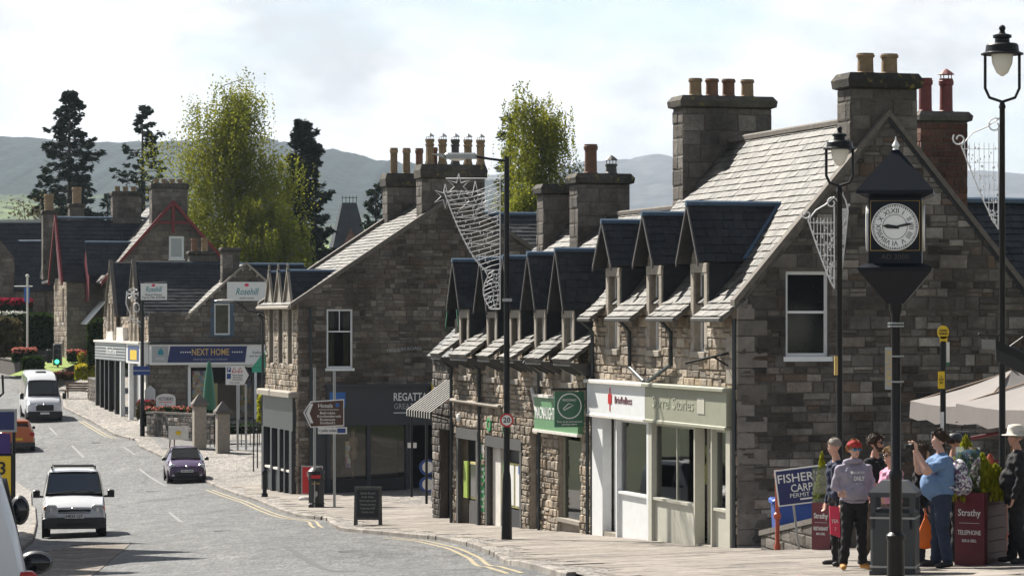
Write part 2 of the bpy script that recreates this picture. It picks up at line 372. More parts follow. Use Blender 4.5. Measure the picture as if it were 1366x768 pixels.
# ------------------------------------------------------------------ ground, road, pavements
def struct(o, label=None): o['kind'] = 'structure'; return o
def ground_mat():
    m = mat('ground', (.06, .075, .03), .95, var=.5, vs=.05, bump=.4, bs=3); return m
ground_mat()
def asphalt(name, c, patch=.2):
    m = bpy.data.materials.new(name); m.use_nodes = True; M[name] = m
    t = m.node_tree; b = t.nodes['Principled BSDF']; L = t.links.new; N = t.nodes.new; b.inputs['Roughness'].default_value = .72; b.inputs['Specular IOR Level'].default_value = .4
    g = N('ShaderNodeNewGeometry'); val = None
    for sc, lo, hi, st in ((18, .45, 1.6, .1), (5, .72, 1.3, .2), (1.6, .82, 1.2, .3), (.45, 1 - patch, 1 + patch, .18)):
        mpn = N('ShaderNodeMapping'); mpn.inputs['Scale'].default_value = (1, st, 1); mpn.inputs['Rotation'].default_value = (0, 0, R(-16)); L(g.outputs['Position'], mpn.inputs[0])
        n = N('ShaderNodeTexNoise'); n.inputs['Scale'].default_value = sc; n.inputs['Detail'].default_value = 6; L(mpn.outputs[0], n.inputs[0])
        mr = N('ShaderNodeMapRange'); mr.inputs['From Min'].default_value = .3; mr.inputs['From Max'].default_value = .7; mr.inputs['To Min'].default_value = lo; mr.inputs['To Max'].default_value = hi; L(n.outputs[0], mr.inputs[0])
        if val is None: val = mr.outputs[0]; h = n.outputs[0]
        else:
            mu = N('ShaderNodeMath'); mu.operation = 'MULTIPLY'; L(val, mu.inputs[0]); L(mr.outputs[0], mu.inputs[1]); val = mu.outputs[0]
    # fine cracks
    vo = N('ShaderNodeTexVoronoi'); vo.feature = 'DISTANCE_TO_EDGE'; vo.inputs['Scale'].default_value = .3; n5 = N('ShaderNodeTexNoise'); n5.inputs['Scale'].default_value = 1.3; L(g.outputs['Position'], n5.inputs[0])
    mxv = N('ShaderNodeMix'); mxv.data_type = 'VECTOR'; mxv.inputs['Factor'].default_value = .35; L(g.outputs['Position'], mxv.inputs['A']); L(n5.outputs['Color'], mxv.inputs['B']); L(mxv.outputs['Result'], vo.inputs[0])
    cr_ = N('ShaderNodeMapRange'); cr_.inputs['From Min'].default_value = 0; cr_.inputs['From Max'].default_value = .02; cr_.inputs['To Min'].default_value = .45; cr_.inputs['To Max'].default_value = 1; L(vo.outputs['Distance'], cr_.inputs[0])
    mu = N('ShaderNodeMath'); mu.operation = 'MULTIPLY'; L(val, mu.inputs[0]); L(cr_.outputs[0], mu.inputs[1]); val = mu.outputs[0]
    vm = N('ShaderNodeVectorMath'); vm.operation = 'SCALE'; vm.inputs[0].default_value = c; L(val, vm.inputs['Scale']); L(vm.outputs[0], b.inputs['Base Color'])
    bp = N('ShaderNodeBump'); bp.inputs['Strength'].default_value = .35; bp.inputs['Distance'].default_value = .015; L(h, bp.inputs['Height']); L(bp.outputs[0], b.inputs['Normal'])
asphalt('road', (.083, .083, .083)); asphalt('road_side', (.11, .107, .104)); asphalt('pave_base', (.165, .148, .13), .2)
stone_mat('paving', [(.225, .2, .175), (.26, .23, .202), (.2, .178, .156), (.275, .245, .214), (.235, .206, .18)], bump=.25, bs=30, dirt=.22)
stone_mat('kerb', [(.26, .235, .21), (.33, .3, .27), (.22, .2, .18), (.29, .26, .23)], bump=.4, dirt=.3)
stone_mat('block_paving', [(.2, .17, .145), (.24, .205, .175), (.18, .155, .135), (.22, .19, .16)], bump=.3, bs=30, dirt=.3)
mat('line_white', (.17, .17, .165), .7, var=.5, vs=5, bump=.2); mat('line_yellow', (.3, .245, .14), .7, var=.4, vs=9, bump=.2)

def polyX(pix, dz=0.0):
    P = sorted([(p.y, p.x) for p in (gp(*q, dz) for q in pix)])
    def f(Y):
        if Y <= P[0][0]: (a, xa), (b, xb) = P[0], P[1]
        elif Y >= P[-1][0]: (a, xa), (b, xb) = P[-2], P[-1]
        else:
            for i in range(len(P) - 1):
                if P[i][0] <= Y <= P[i + 1][0]: (a, xa), (b, xb) = P[i], P[i + 1]; break
        return xa + (xb - xa) * (Y - a) / max(b - a, 1e-6)
    return f
def smooth(f, w_=1.0): return lambda Y: (f(Y - w_) + f(Y - w_ / 2) + f(Y) + f(Y + w_ / 2) + f(Y + w_)) / 5
KR = smooth(polyX([(860, 810), (760, 775), (700, 757), (661, 743), (630, 730), (584, 720), (520, 714), (455, 708), (440, 700), (436, 694), (400, 690), (379, 684), (340, 668), (292, 652), (272, 642), (250, 628), (205, 605), (186, 597), (181, 588), (153, 581), (120, 562), (85, 545), (83, 530), (60, 513), (30, 501), (0, 493)]), .7)
KL = smooth(polyX([(-130, 900), (-20, 800), (20, 742), (44, 722), (49, 700), (46, 657), (12, 632), (-60, 612), (-90, 575), (-60, 535), (-45, 515), (-40, 500), (-60, 485)]), .8)
def ribbon(name, xl, xr, ya, yb, dz, m, nx=10, step=1.2, parent=None):
    mb = MB(); n = max(2, int((yb - ya) / step))
    for i in range(n + 1):
        Y = ya + (yb - ya) * i / n; a, b = xl(Y), xr(Y)
        for j in range(nx + 1): X = a + (b - a) * j / nx; mb.v.append((X, Y, G(X, Y) + (dz(X, Y) if callable(dz) else dz)))
    for i in range(n):
        for j in range(nx): k = i * (nx + 1) + j; mb.f.append((k, k + 1, k + nx + 2, k + nx + 1)); mb.m.append(0)
    return mb.build(name, m, parent, smooth=True)
# one sheet of ground out to the horizon
mb = MB(); ys = [-20 + 4 * i for i in range(90)] + [340 + 30 * i for i in range(14)] + [760 + 120 * i * (1 + i * .06) for i in range(34)]
xs = [-1.0, -.6, -.36, -.24, -.18, -.14, -.11, -.08, -.05, -.02, .01, .04, .07, .1, .13, .17, .22, .32, .6, 1.0]
for Y in ys:
    for t in xs: X = t * (Y + 60) * 1.1; mb.v.append((X, Y, G(X, Y) - .05 - (0 if Y < 260 else 0)))
for i in range(len(ys) - 1):
    for j in range(len(xs) - 1): k = i * len(xs) + j; mb.f.append((k, k + 1, k + len(xs) + 1, k + len(xs))); mb.m.append(0)
struct(mb.build('ground', 'ground', smooth=True))
road = struct(ribbon('road', lambda Y: KL(Y) - .25, lambda Y: KR(Y) + .25, 12, 262, .0, 'road', 12, 1.0))
KH = .11
pv = struct(ribbon('pavement', lambda Y: KR(Y) + .14, lambda Y: max(KR(Y) + 9, 15) if Y < 64 else KR(Y) + 14, 12, 262, lambda X, Y: KH - .012, 'pave_base', 16, 1.0))
pvl = struct(ribbon('pavement_left', lambda Y: KL(Y) - 9, lambda Y: KL(Y) - .14, 12, 262, KH - .012, 'pave_base', 8, 1.5))
# paving slabs where they can be told apart
r = random.Random(3)
U = Vector((-.277, .961, 0)); V = Vector((.961, .277, 0)); A0 = Vector((4.65, 61.5, 0))
def slab_mesh(v):
    q = random.Random(v); mb = MB(); e = .008; mb.v = [(-.5, -.5, -1), (.5, -.5, -1), (.5, .5, -1), (-.5, .5, -1), (-.5 + e, -.5 + e, 0), (.5 - e, -.5 + e, 0), (.5 - e, .5 - e, 0), (-.5 + e, .5 - e, 0)]
    mb.f = [(4, 5, 6, 7), (0, 1, 5, 4), (1, 2, 6, 5), (2, 3, 7, 6), (3, 0, 4, 7)]; mb.m = [0] * 5; return mb.mesh('paving_slab', 'paving')
SM = [slab_mesh(i) for i in range(4)]
slabs = []; t = -32.0
while t < 62:
    hgt = r.choice((.6, .75, .9)) if t < 30 else .9; x = -8.0 + r.uniform(-.4, 0)
    while x < 13:
        wd = r.choice((.6, .75, .9, .9)); c = A0 + U * (t + hgt / 2) + V * (x + wd / 2); x += wd
        k = KR(c.y)
        cor = [A0 + U * (t + a_ * hgt) + V * (x - wd + b_ * wd) for a_ in (0, 1) for b_ in (0, 1)]
        if any(q.x < KR(q.y) + .16 for q in cor): continue
        xx = x - wd / 2
        if (t > 0 and xx > .35 and t < 24) or (t >= 24 and xx > 3) or c.x > 13: continue
        px = CX + c.x / c.y * F
        if px > 1390 or px < 0: continue
        slabs.append(((F / c.y) ** 2 / c.y, c, wd, hgt))
    t += hgt
slabs.sort(key=lambda q: -q[0])
def put_slab(mb, c, wd, hgt, j):
    z = lambda p: G(p.x, p.y) + KH + j
    g = .006; P = [c + U * sy * (hgt / 2 - g) + V * sx * (wd / 2 - g) for sx, sy in ((-1, -1), (1, -1), (1, 1), (-1, 1))]
    mb.add([(p.x, p.y, z(p) - .05) for p in P] + [(p.x, p.y, z(p)) for p in P], [(4, 5, 6, 7), (0, 1, 5, 4), (1, 2, 6, 5), (2, 3, 7, 6), (3, 0, 4, 7)])
rest = MB()
for i, (_, c, wd, hgt) in enumerate(slabs):
    if i < 300: mb = MB(); put_slab(mb, c, wd, hgt, r.uniform(-.002, .003)); mb.build('paving_slab', 'paving', pv)
    else: put_slab(rest, c, wd, hgt, r.uniform(-.002, .003))
rest.build('smaller_paving_slabs', 'paving', pv)['kind'] = 'stuff'
def kerbs(K, ya, yb, side, parent, z=KH):
    Y = ya; rs = MB(); i = 0
    while Y < yb:
        L_ = r.uniform(.75, 1.0)
        p = Vector((K(Y), Y, 0)); d = Vector((K(Y + .5) - K(Y - .5), 1, 0)).normalized(); q = p + d * L_; nn = Vector((d.y, -d.x, 0)) * side
        c = []
        for pp in (p + d * .006, q - d * .006):
            for w_ in (0, .15):
                s_ = pp + nn * w_; c.append((s_.x, s_.y, G(s_.x, s_.y)))
        (a, b, e, f) = c; up = lambda v, h: (v[0], v[1], v[2] + h); j = r.uniform(-.004, .006)
        mb = MB() if i < 150 else rs
        mb.add([up(a, -.05), up(b, -.05), up(f, -.05), up(e, -.05), up(a, z - .02 + j), up(b, z + .004 + j), up(f, z + .004 + j), up(e, z - .02 + j), up(((a[0] * 5 + b[0]) / 6, (a[1] * 5 + b[1]) / 6, a[2]), z + .004 + j), up(((e[0] * 5 + f[0]) / 6, (e[1] * 5 + f[1]) / 6, e[2]), z + .004 + j)],
               [(0, 3, 7, 4), (4, 7, 9, 8), (8, 9, 6, 5), (0, 4, 8, 5, 1), (3, 2, 6, 9, 7)])
        if i < 150: mb.build('kerb_stone', 'kerb', parent)
        Y = q.y; i += 1
    if rs.v: rs.build('farther_kerb_stones', 'kerb', parent)['kind'] = 'stuff'
kerbs(KR, 44, 215, 1, pv); kerbs(KL, 40, 110, -1, pvl)
# yellow lines, centre dashes, worn white marks (thin sheets above the road)
def line(name, K, off, w_, ya, yb, m, dz=.005):
    return struct(ribbon(name, lambda Y: K(Y) - off - w_ / 2, lambda Y: K(Y) - off + w_ / 2, ya, yb, dz, m, 1, .5))
ln = [(.32, .09), (.55, .09)]
for o_, w_ in ln:
    line('yellow_line', KR, o_, w_, 48, 76.5, 'line_yellow'); line('yellow_line', KR, o_, w_, 86, 121, 'line_yellow'); line('yellow_line', KR, o_, w_, 157, 171, 'line_yellow')
def dash(px0, py0, px1, py1, w_, m='line_white', dz=.006, name='road_marking'):
    a, b = gp(px0, py0), gp(px1, py1); d = (b - a); d.z = 0; L_ = d.length; d.normalize(); nn = Vector((d.y, -d.x, 0)); mb = MB(); n = max(1, int(L_ / .5))
    for i in range(n + 1):
        for s_ in (-1, 1): q = a + d * (L_ * i / n) + nn * s_ * w_ / 2; mb.v.append((q.x, q.y, G(q.x, q.y) + dz))
    for i in range(n): mb.f.append((2 * i, 2 * i + 1, 2 * i + 3, 2 * i + 2)); mb.m.append(0)
    o = mb.build(name, m); struct(o); return o
for q in [(242, 696, 226, 683), (112, 610, 96, 594), (76, 580, 66, 570)]: dash(*q, .12)
for i in range(6): dash(262 + i * 7, 700.5, 266 + i * 7, 700.5, .35)
dash(300, 694, 440, 696, .14); dash(180, 606, 165, 596, .1); dash(186, 625, 222, 648, .12)
dash(735, 752, 790, 768, .1, 'line_yellow')
mat('patch_dark', (.062, .062, .064), .8, var=.35, vs=14, bump=.4, bs=60); mat('manhole', (.05, .048, .045), .5, metal=.4, var=.3, vs=30, bump=.6, bs=70)
dash(380, 728, 470, 762, .16, 'patch_dark', .004, 'road_patch'); dash(200, 668, 232, 664, 1.1, 'patch_dark', .004, 'road_patch')
for q in ((300, 708), (470, 735), (205, 655), (130, 590)):
    c = gp(*q); mb = MB(); mb.lathe([(.32, 0), (.32, .006)], 18); o = mb.build('manhole_cover', 'manhole', loc=c + Vector((0, 0, .004))); struct(o)
# block-paved bay on the near left
bay = struct(ribbon('parking_bay', polyX([(-60, 790), (10, 742), (60, 728), (120, 727)]), polyX([(92, 790), (122, 768), (166, 733), (172, 727)]), gp(80, 790).y, gp(80, 727).y, .004, 'pave_base', 6, .6))
xb0, xb1 = polyX([(-60, 790), (10, 742), (60, 728), (120, 727)]), polyX([(92, 790), (122, 768), (166, 733), (172, 727)])
bl = []; yb0, yb1 = gp(80, 790).y, gp(80, 727).y; Y = yb0; row = 0
while Y < yb1 - .3:
    X = xb0(Y) + (.2 if row % 2 else 0)
    while X < xb1(Y) - .4: bl.append((X, Y)); X += .4
    Y += .3; row += 1
bl.sort(key=lambda q: (CX + q[0] / q[1] * F < 0, q[1])); rest = MB()
for i, (X, Y) in enumerate(bl):
    mb = MB() if i < 300 else rest; z = lambda a, b: G(a, b)
    e_ = lambda yy: xb1(yy) if X + .8 >= xb1(Y) else X + .395
    C4 = [(X + .005, Y + .005), (e_(Y + .005), Y + .005), (e_(Y + .295), Y + .295), (X + .005, Y + .295)]; j = r.uniform(.014, .02)
    mb.add([(a, b, z(a, b)) for a, b in C4] + [(a, b, z(a, b) + j) for a, b in C4], [(4, 5, 6, 7), (0, 1, 5, 4), (1, 2, 6, 5), (2, 3, 7, 6), (3, 0, 4, 7)])
    if i < 300: mb.build('paving_block', 'block_paving', bay)
if rest.v: rest.build('smaller_paving_blocks', 'block_paving', bay)['kind'] = 'stuff'
# side road by the furniture shop
a, b = gp(215, 601), gp(420, 606); c, d = gp(200, 583), gp(420, 597)
mb = MB(); 
for i in range(13):
    k = i / 12; p, q = a.lerp(b, k), c.lerp(d, k)
    for j in range(4): s_ = p.lerp(q, j / 3); mb.v.append((s_.x, s_.y, G(s_.x, s_.y) + KH + .006))
for i in range(12):
    for j in range(3): k = i * 4 + j; mb.f.append((k, k + 4, k + 5, k + 1)); mb.m.append(0)
struct(mb.build('side_road', 'road_side', smooth=True))

# ------------------------------------------------------------------ walls of stones, roofs of slates
class Fr:
    """a plane: origin, a (right), b (up), n = a x b (out)"""
    def __init__(s, o, a, b):
        s.o = Vector(o); s.a = Vector(a).normalized(); s.b = Vector(b).normalized(); s.n = s.a.cross(s.b)
        s.X = Matrix(((s.a.x, s.b.x, s.n.x, s.o.x), (s.a.y, s.b.y, s.n.y, s.o.y), (s.a.z, s.b.z, s.n.z, s.o.z), (0, 0, 0, 1)))
    def __call__(s, a, b, n=0): return s.o + s.a * a + s.b * b + s.n * n
def clip(poly, cl):
    """convex clip, both counter-clockwise"""
    for i in range(len(cl)):
        (ax, ay), (bx, by) = cl[i], cl[(i + 1) % len(cl)]
        ins = lambda p: (bx - ax) * (p[1] - ay) - (by - ay) * (p[0] - ax) >= -1e-9
        out = []
        for j in range(len(poly)):
            p, q = poly[j], poly[(j + 1) % len(poly)]; ip, iq = ins(p), ins(q)
            if ip: out.append(p)
            if ip != iq:
                d1 = (bx - ax) * (p[1] - ay) - (by - ay) * (p[0] - ax); d2 = (bx - ax) * (q[1] - ay) - (by - ay) * (q[0] - ax)
                k = d1 / (d1 - d2); out.append((p[0] + (q[0] - p[0]) * k, p[1] + (q[1] - p[1]) * k))
        poly = out
        if len(poly) < 3: return []
    return poly
def area2(p): return abs(sum(p[i][0] * p[(i + 1) % len(p)][1] - p[(i + 1) % len(p)][0] * p[i][1] for i in range(len(p)))) / 2
def minus(rects, h):
    out = []
    for (a0, b0, a1, b1) in rects:
        x0, y0, x1, y1 = h
        if a1 <= x0 or a0 >= x1 or b1 <= y0 or b0 >= y1: out.append((a0, b0, a1, b1)); continue
        if a0 < x0: out.append((a0, b0, x0, b1))
        if a1 > x1: out.append((x1, b0, a1, b1))
        m0, m1 = max(a0, x0), min(a1, x1)
        if b0 < y0: out.append((m0, b0, m1, y0))
        if b1 > y1: out.append((m0, y1, m1, b1))
    return out
UNIT = {}
def unit(kind, m, v):
    key = (kind, m, v)
    if key in UNIT: return UNIT[key]
    r = random.Random(v * 31 + 5); mb = MB(); j = lambda k: r.uniform(-k, k)
    if kind == 'slate':
        mb.add([(-.5, -.5, 0), (.5, -.5, 0), (.5, .5, 0), (-.5, .5, 0), (-.48 + j(.02), -.5 + j(.05), 1), (.48 + j(.02), -.5 + j(.05), 1), (.49, .5, .12), (-.49, .5, .12)],
               [(0, 1, 5, 4), (4, 5, 6, 7), (1, 2, 6, 5), (3, 0, 4, 7)])
    else:
        base = [(-.5, -.5), (.5, -.5), (.5, .5), (-.5, .5)]
        mid = [(x * (.985 + j(.04)), y * (.97 + j(.07))) for x, y in base]; fr = [(x * .84 + j(.06), y * .74 + j(.09)) for x, y in base]
        vs = [(x, y, -.3) for x, y in mid] + [(x, y, .55 + j(.1)) for x, y in mid] + [(x, y, 1 + j(.2)) for x, y in fr] + [(j(.12), j(.12), 1.15 + j(.2))]
        fs = []
        for k in (0, 4):
            for i in range(4): fs.append((k + i, k + (i + 1) % 4, k + 4 + (i + 1) % 4, k + 4 + i))
        for i in range(4): fs.append((8 + i, 8 + (i + 1) % 4, 12))
        mb.add(vs, fs)
    UNIT[key] = mb.mesh(kind, m); return UNIT[key]
class House:
    def __init__(s, name, label, cat, loc, rz, zb, group=None):
        s.root = thing(name, label, cat, (loc[0], loc[1], zb), rz, group); s.zb = zb; ZOFF[s.root.name] = -zb
        s.W = Matrix.Translation((loc[0], loc[1], 0)) @ Matrix.Rotation(rz, 4, 'Z'); s.p = []; s.r = random.Random(hash(name) % 1000 if False else len(name) * 7)
    def piece(s, kind, parent, fr, poly, d, m, rect):
        c = (sum(p[0] for p in poly) / len(poly), sum(p[1] for p in poly) / len(poly))
        wp = s.W @ fr(*c); nn = (s.W.to_3x3() @ fr.n); px = CX + wp.x / wp.y * F; py = HY - wp.z / wp.y * F
        ar = area2(poly) * (F / wp.y) ** 2 * max(0, -nn.dot(wp.normalized()))
        if px < 0 or px > 1366 or py < 0 or py > 768: ar *= .001
        s.p.append((ar, kind, parent, fr, poly, d, m, rect))
    def core(s, mb, fr, poly, holes, rec, mi=0):
        A = sorted({p[0] for p in poly} | {h[0] for h in holes} | {h[2] for h in holes}); B = sorted({p[1] for p in poly} | {h[1] for h in holes} | {h[3] for h in holes})
        for a0, a1 in zip(A, A[1:]):
            for b0, b1 in zip(B, B[1:]):
                cx, cy = (a0 + a1) / 2, (b0 + b1) / 2
                if any(h[0] < cx < h[2] and h[1] < cy < h[3] for h in holes): continue
                q = clip([(a0, b0), (a1, b0), (a1, b1), (a0, b1)], poly)
                if q: mb.add([fr(*p) for p in q], [tuple(range(len(q)))], mi)
        for h in holes:
            q = [(h[0], h[1]), (h[2], h[1]), (h[2], h[3]), (h[0], h[3])]
            for i in range(4):
                p, r_ = q[i], q[(i + 1) % 4]; mb.add([fr(*p), fr(*r_), fr(*r_, -rec), fr(*p, -rec)], [(0, 1, 2, 3)], mi)
    def wall(s, fr, poly, holes=(), ch=(.2, .32), cw=(.3, .7), d=.035, cm='mortar', sm='stone_corner', rec=.22, name='wall', split=.0, parent=None, nostone=()):
        mb = MB(); s.core(mb, fr, poly, holes, rec); wo = mb.build(name, cm, parent or s.root)
        if parent is not None: wo.location = (0, 0, 0)
        if ch is None: return wo
        r = s.r; b0 = min(p[1] for p in poly); b1 = max(p[1] for p in poly); a0 = min(p[0] for p in poly); a1 = max(p[0] for p in poly); b = b0
        par = wo if parent is None else parent
        while b < b1 - .04:
            h = min(r.uniform(*ch), b1 - b); a = a0 - r.uniform(0, cw[1])
            while a < a1:
                w_ = r.uniform(*cw) * (.6 + h / ch[1] * .5)
                if split and r.random() < split:
                    k = r.uniform(.38, .62); rects = [(a, b, a + w_, b + h * k), (a, b + h * k, a + w_, b + h)]
                else: rects = [(a, b, a + w_, b + h)]
                for h_ in list(holes) + list(nostone): rects = minus(rects, h_)
                for (x0, y0, x1, y1) in rects:
                    g = r.uniform(.006, .013); x0 += g; x1 -= g; y0 += g; y1 -= g
                    if x1 - x0 < .05 or y1 - y0 < .05: continue
                    q0 = [(x0, y0), (x1, y0), (x1, y1), (x0, y1)]; q = clip(q0, poly)
                    if len(q) < 3 or area2(q) < .006: continue
                    s.piece('stone', par, fr, q, d * r.uniform(.6, 1.3), sm, abs(area2(q) - area2(q0)) < 1e-6)
                a += w_
            b += h
        return wo
    def roof(s, fr, poly, m='slate', exp=.24, cw=(.24, .42), th=.028, slab=.07, skip=None, name='roof', under='mortar', n0=0.0):
        mb = MB(); mb.prism([fr(*p, -slab + n0) for p in poly], fr.n * slab); ro = mb.build(name, [m], s.root)
        r = s.r; b0 = min(p[1] for p in poly); b1 = max(p[1] for p in poly); a0 = min(p[0] for p in poly); a1 = max(p[0] for p in poly); b = b0
        f2 = Fr(fr(0, 0, n0), fr.a, fr.b)
        while b < b1 - .03:
            e = min(exp * r.uniform(.94, 1.06), b1 - b); a = a0 - r.uniform(0, cw[1])
            while a < a1:
                w_ = r.uniform(*cw); q0 = [(a + .003, b), (a + w_ - .003, b), (a + w_ - .003, b + e), (a + .003, b + e)]; a += w_
                if skip and skip(a - w_ / 2, b + e / 2): continue
                q = clip(q0, poly)
                if len(q) < 3 or area2(q) < .004: continue
                s.piece('slate', ro, f2, q, th * r.uniform(.7, 1.4), m, abs(area2(q) - area2(q0)) < 1e-6)
            b += e
        return ro
    def finish(s, lim=300, mark=None):
        for kind in ('stone', 'slate'):
            L = sorted([p for p in s.p if p[1] == kind], key=lambda p: -p[0]); rest = {}
            for i, (ar, k, par, fr, poly, d, m, rect) in enumerate(L):
                if i < lim and ar > 18:
                    if rect:
                        (x0, y0), (x1, y1) = poly[0], poly[2]
                        o = bpy.data.objects.new(kind, unit(kind, m, s.r.randrange(9))); col.objects.link(o); o.parent = par
                        c = fr((x0 + x1) / 2, (y0 + y1) / 2); A, B, N = fr.a * (x1 - x0), fr.b * (y1 - y0), fr.n * d
                        o.matrix_basis = Matrix(((A.x, B.x, N.x, c.x), (A.y, B.y, N.y, c.y), (A.z, B.z, N.z, c.z), (0, 0, 0, 1)))
                    else:
                        mb = MB(); s.raw(mb, kind, fr, poly, d); o = mb.build(kind, m, par, loc=(0, 0, 0))
                else:
                    mb = rest.setdefault(m, MB()); s.raw(mb, kind, fr, poly, d)
            for m, mb in rest.items():
                o = mb.build('smaller_stones' if kind == 'stone' else 'smaller_slates', m, s.root); o['kind'] = 'stuff'
        s.p = []
    def raw(s, mb, kind, fr, poly, d):
        r = s.r; n = len(poly); cx = sum(p[0] for p in poly) / n; cy = sum(p[1] for p in poly) / n
        if kind == 'slate':
            b0 = min(p[1] for p in poly); b1 = max(p[1] for p in poly); k = max(b1 - b0, .01)
            vs = [fr(*p, -.01) for p in poly] + [fr(*p, d * (.12 + .88 * (b1 - p[1]) / k)) for p in poly]
        else:
            jz = r.uniform(.8, 1.2)
            vs = [fr(*p, -.01) for p in poly] + [fr(p[0], p[1], d * .55) for p in poly] + [fr(cx + (p[0] - cx) * .87, cy + (p[1] - cy) * .77, d * jz * r.uniform(.85, 1.15)) for p in poly]
        fs = []
        for k in range(0, len(vs) - n, n):
            for i in range(n): fs.append((k + i, k + (i + 1) % n, k + n + (i + 1) % n, k + n + i))
        fs.append(tuple(range(len(vs) - n, len(vs)))); mb.add(vs, fs)
    def window(s, fr, a0, b0, a1, b1, rec=.16, t=.06, style='sash', fm='white_paint', pm='glass_dark', sill=True, parent=None, sm='white_paint', name='window'):
        mb = MB(); X = fr.X; z0, z1 = -rec, -rec + .05
        mb.box((a0, b0, z0), (a0 + t, b1, z1), 0, X); mb.box((a1 - t, b0, z0), (a1, b1, z1), 0, X); mb.box((a0 + t, b0, z0), (a1 - t, b0 + t, z1), 0, X); mb.box((a0 + t, b1 - t, z0), (a1 - t, b1, z1), 0, X)
        wo = mb.build(name, fm, parent or s.root)
        if parent is not None: wo.location = (0, 0, 0)
        m = (b0 + b1) / 2; e = .003
        def part(nm, lo, hi, mm): MB().box(lo, hi, 0, X).build(nm, mm, wo, loc=(0, 0, 0))
        if style in ('sash', 'sash2'):
            m = b0 + (b1 - b0) * .52 if style == 'sash' else b0 + (b1 - b0) * .62
            part('sash_bar', (a0 + t, m - .025, z0 + e), (a1 - t, m + .025, z1 + .01), fm)
            part('pane', (a0 + t, b0 + t, z0 + .005), (a1 - t, m - .025, z0 + .02), pm); part('pane', (a0 + t, m + .025, z0 + .015), (a1 - t, b1 - t, z0 + .03), pm)
            if style == 'sash2': part('glazing_bar', ((a0 + a1) / 2 - .015, m + .025, z0 + .03), ((a0 + a1) / 2 + .015, b1 - t, z0 + .045), fm)
        else: part('pane', (a0 + t, b0 + t, z0 + .005), (a1 - t, b1 - t, z0 + .02), pm)
        if sill: part('sill', (a0 - .06, b0 - .1, -rec), (a1 + .06, b0 - .002, .07), sm)
        return wo
    def chimney(s, x0, x1, y0, y1, z0, z1, pots=(), sm='stone_chimney', cap=.22, oh=.09, ch=(.28, .42), cw=(.4, .8), pm='pot_buff', faces='fs', capm='cap'):
        mb = MB(); mb.box((x0 + .01, y0 + .01, z0), (x1 - .01, y1 - .01, z1)); c = mb.build('chimney', 'mortar', s.root)
        fs = []
        if 'f' in faces: fs.append((Fr((x0, y0, 0), (1, 0, 0), (0, 0, 1)), x1 - x0))
        if 's' in faces: fs.append((Fr((x0, y1, 0), (0, -1, 0), (0, 0, 1)), y1 - y0))
        for fr, w_ in fs: s.wall(fr, [(0, z0), (w_, z0), (w_, z1), (0, z1)], (), ch, cw, .02, 'mortar', sm, parent=c, name='face')
        k = oh; vs = []
        rng = [(-.02, z1), (k, z1 + .04), (k + .02, z1 + cap * .6), (k * .3, z1 + cap)]
        m2 = MB(); n = 0
        for d, z in rng:
            m2.v += [(x0 - d, y0 - d, z), (x1 + d, y0 - d, z), (x1 + d, y1 + d, z), (x0 - d, y1 + d, z)]
        for q in range(3):
            for i in range(4): m2.f.append((q * 4 + i, q * 4 + (i + 1) % 4, q * 4 + 4 + (i + 1) % 4, q * 4 + 4 + i)); m2.m.append(0)
        m2.f.append((12, 13, 14, 15)); m2.m.append(0)
        m2.build('cap_stone', capm, c, loc=(0, 0, 0))
        for (px, py, h, r, pm_, cowl) in pots:
            m3 = MB(); prof = [(r * 1.12, 0), (r * 1.12, .06), (r, .08), (r * .96, h * .8), (r * 1.12, h * .82), (r * 1.15, h * .93), (r * 1.03, h * .95), (r * 1.05, h), (r * .8, h), (r * .8, h - .1)]
            if cowl == 'tall': prof = [(r * 1.25, 0), (r * 1.25, .1), (r * 1.05, .18), (r, h * .72), (r * 1.2, h * .75), (r * 1.2, h * .8), (r * 1.02, h * .82), (r * 1.1, h * .9), (r * 1.25, h * .92), (r * 1.2, h), (r * .8, h), (r * .8, h - .1)]
            m3.lathe(prof, 8 if cowl == 'tall' else 14, 0, None, (px, py, z1 + cap - .03)); po = m3.build('chimney_pot', pm_, c, loc=(0, 0, 0), auto=35)
            if cowl in ('hat', 'tall'):
                m4 = MB(); zz = z1 + cap - .03 + h
                m4.lathe([(r * 1.3, .1), (r * .7, .18), (.02, .24)], 10, 0, None, (px, py, zz)); 
                for q in range(4): t = q * math.pi / 2; m4.tube([(px + r * .85 * math.cos(t), py + r * .85 * math.sin(t), zz - .04), (px + r * .9 * math.cos(t), py + r * .9 * math.sin(t), zz + .12)], .012, 5)
                m4.build('cowl', 'galv' if cowl == 'tall' else 'pot_red' if pm_ == 'pot_red' else 'gutter', po, loc=(0, 0, 0))
        return c
    def pipe(s, pts, r=.045, m='pipe', name='downpipe'):
        mb = MB(); mb.tube(pts, r, 8); return mb.build(name, m, s.root, smooth=False, auto=40)
    def dormer(s, xf, yc, w_, zw, ze, za, sl, z0, ov=.25, oy=.14, zsill=None, zhead=None, ww=.7, m='slate_dark', cm='mortar_row', sm='stone_row', ch=(.14, .24), jamb='dressed', barge='grey_wood', apron=True):
        """wall-head dormer on a front that faces -x; main roof passes (xf, z0) with slope sl"""
        fr = Fr((xf, 0, 0), (0, -1, 0), (0, 0, 1)); h = w_ / 2
        poly = [(-yc - h, zw), (-yc + h, zw), (-yc + h, ze), (-yc, za - .08), (-yc - h, ze)]
        s.wall(fr, poly, [(-yc - ww / 2, zw, -yc + ww / 2, zhead)], ch, (.16, .3), .02, cm, sm, rec=.2, name='dormer_front')
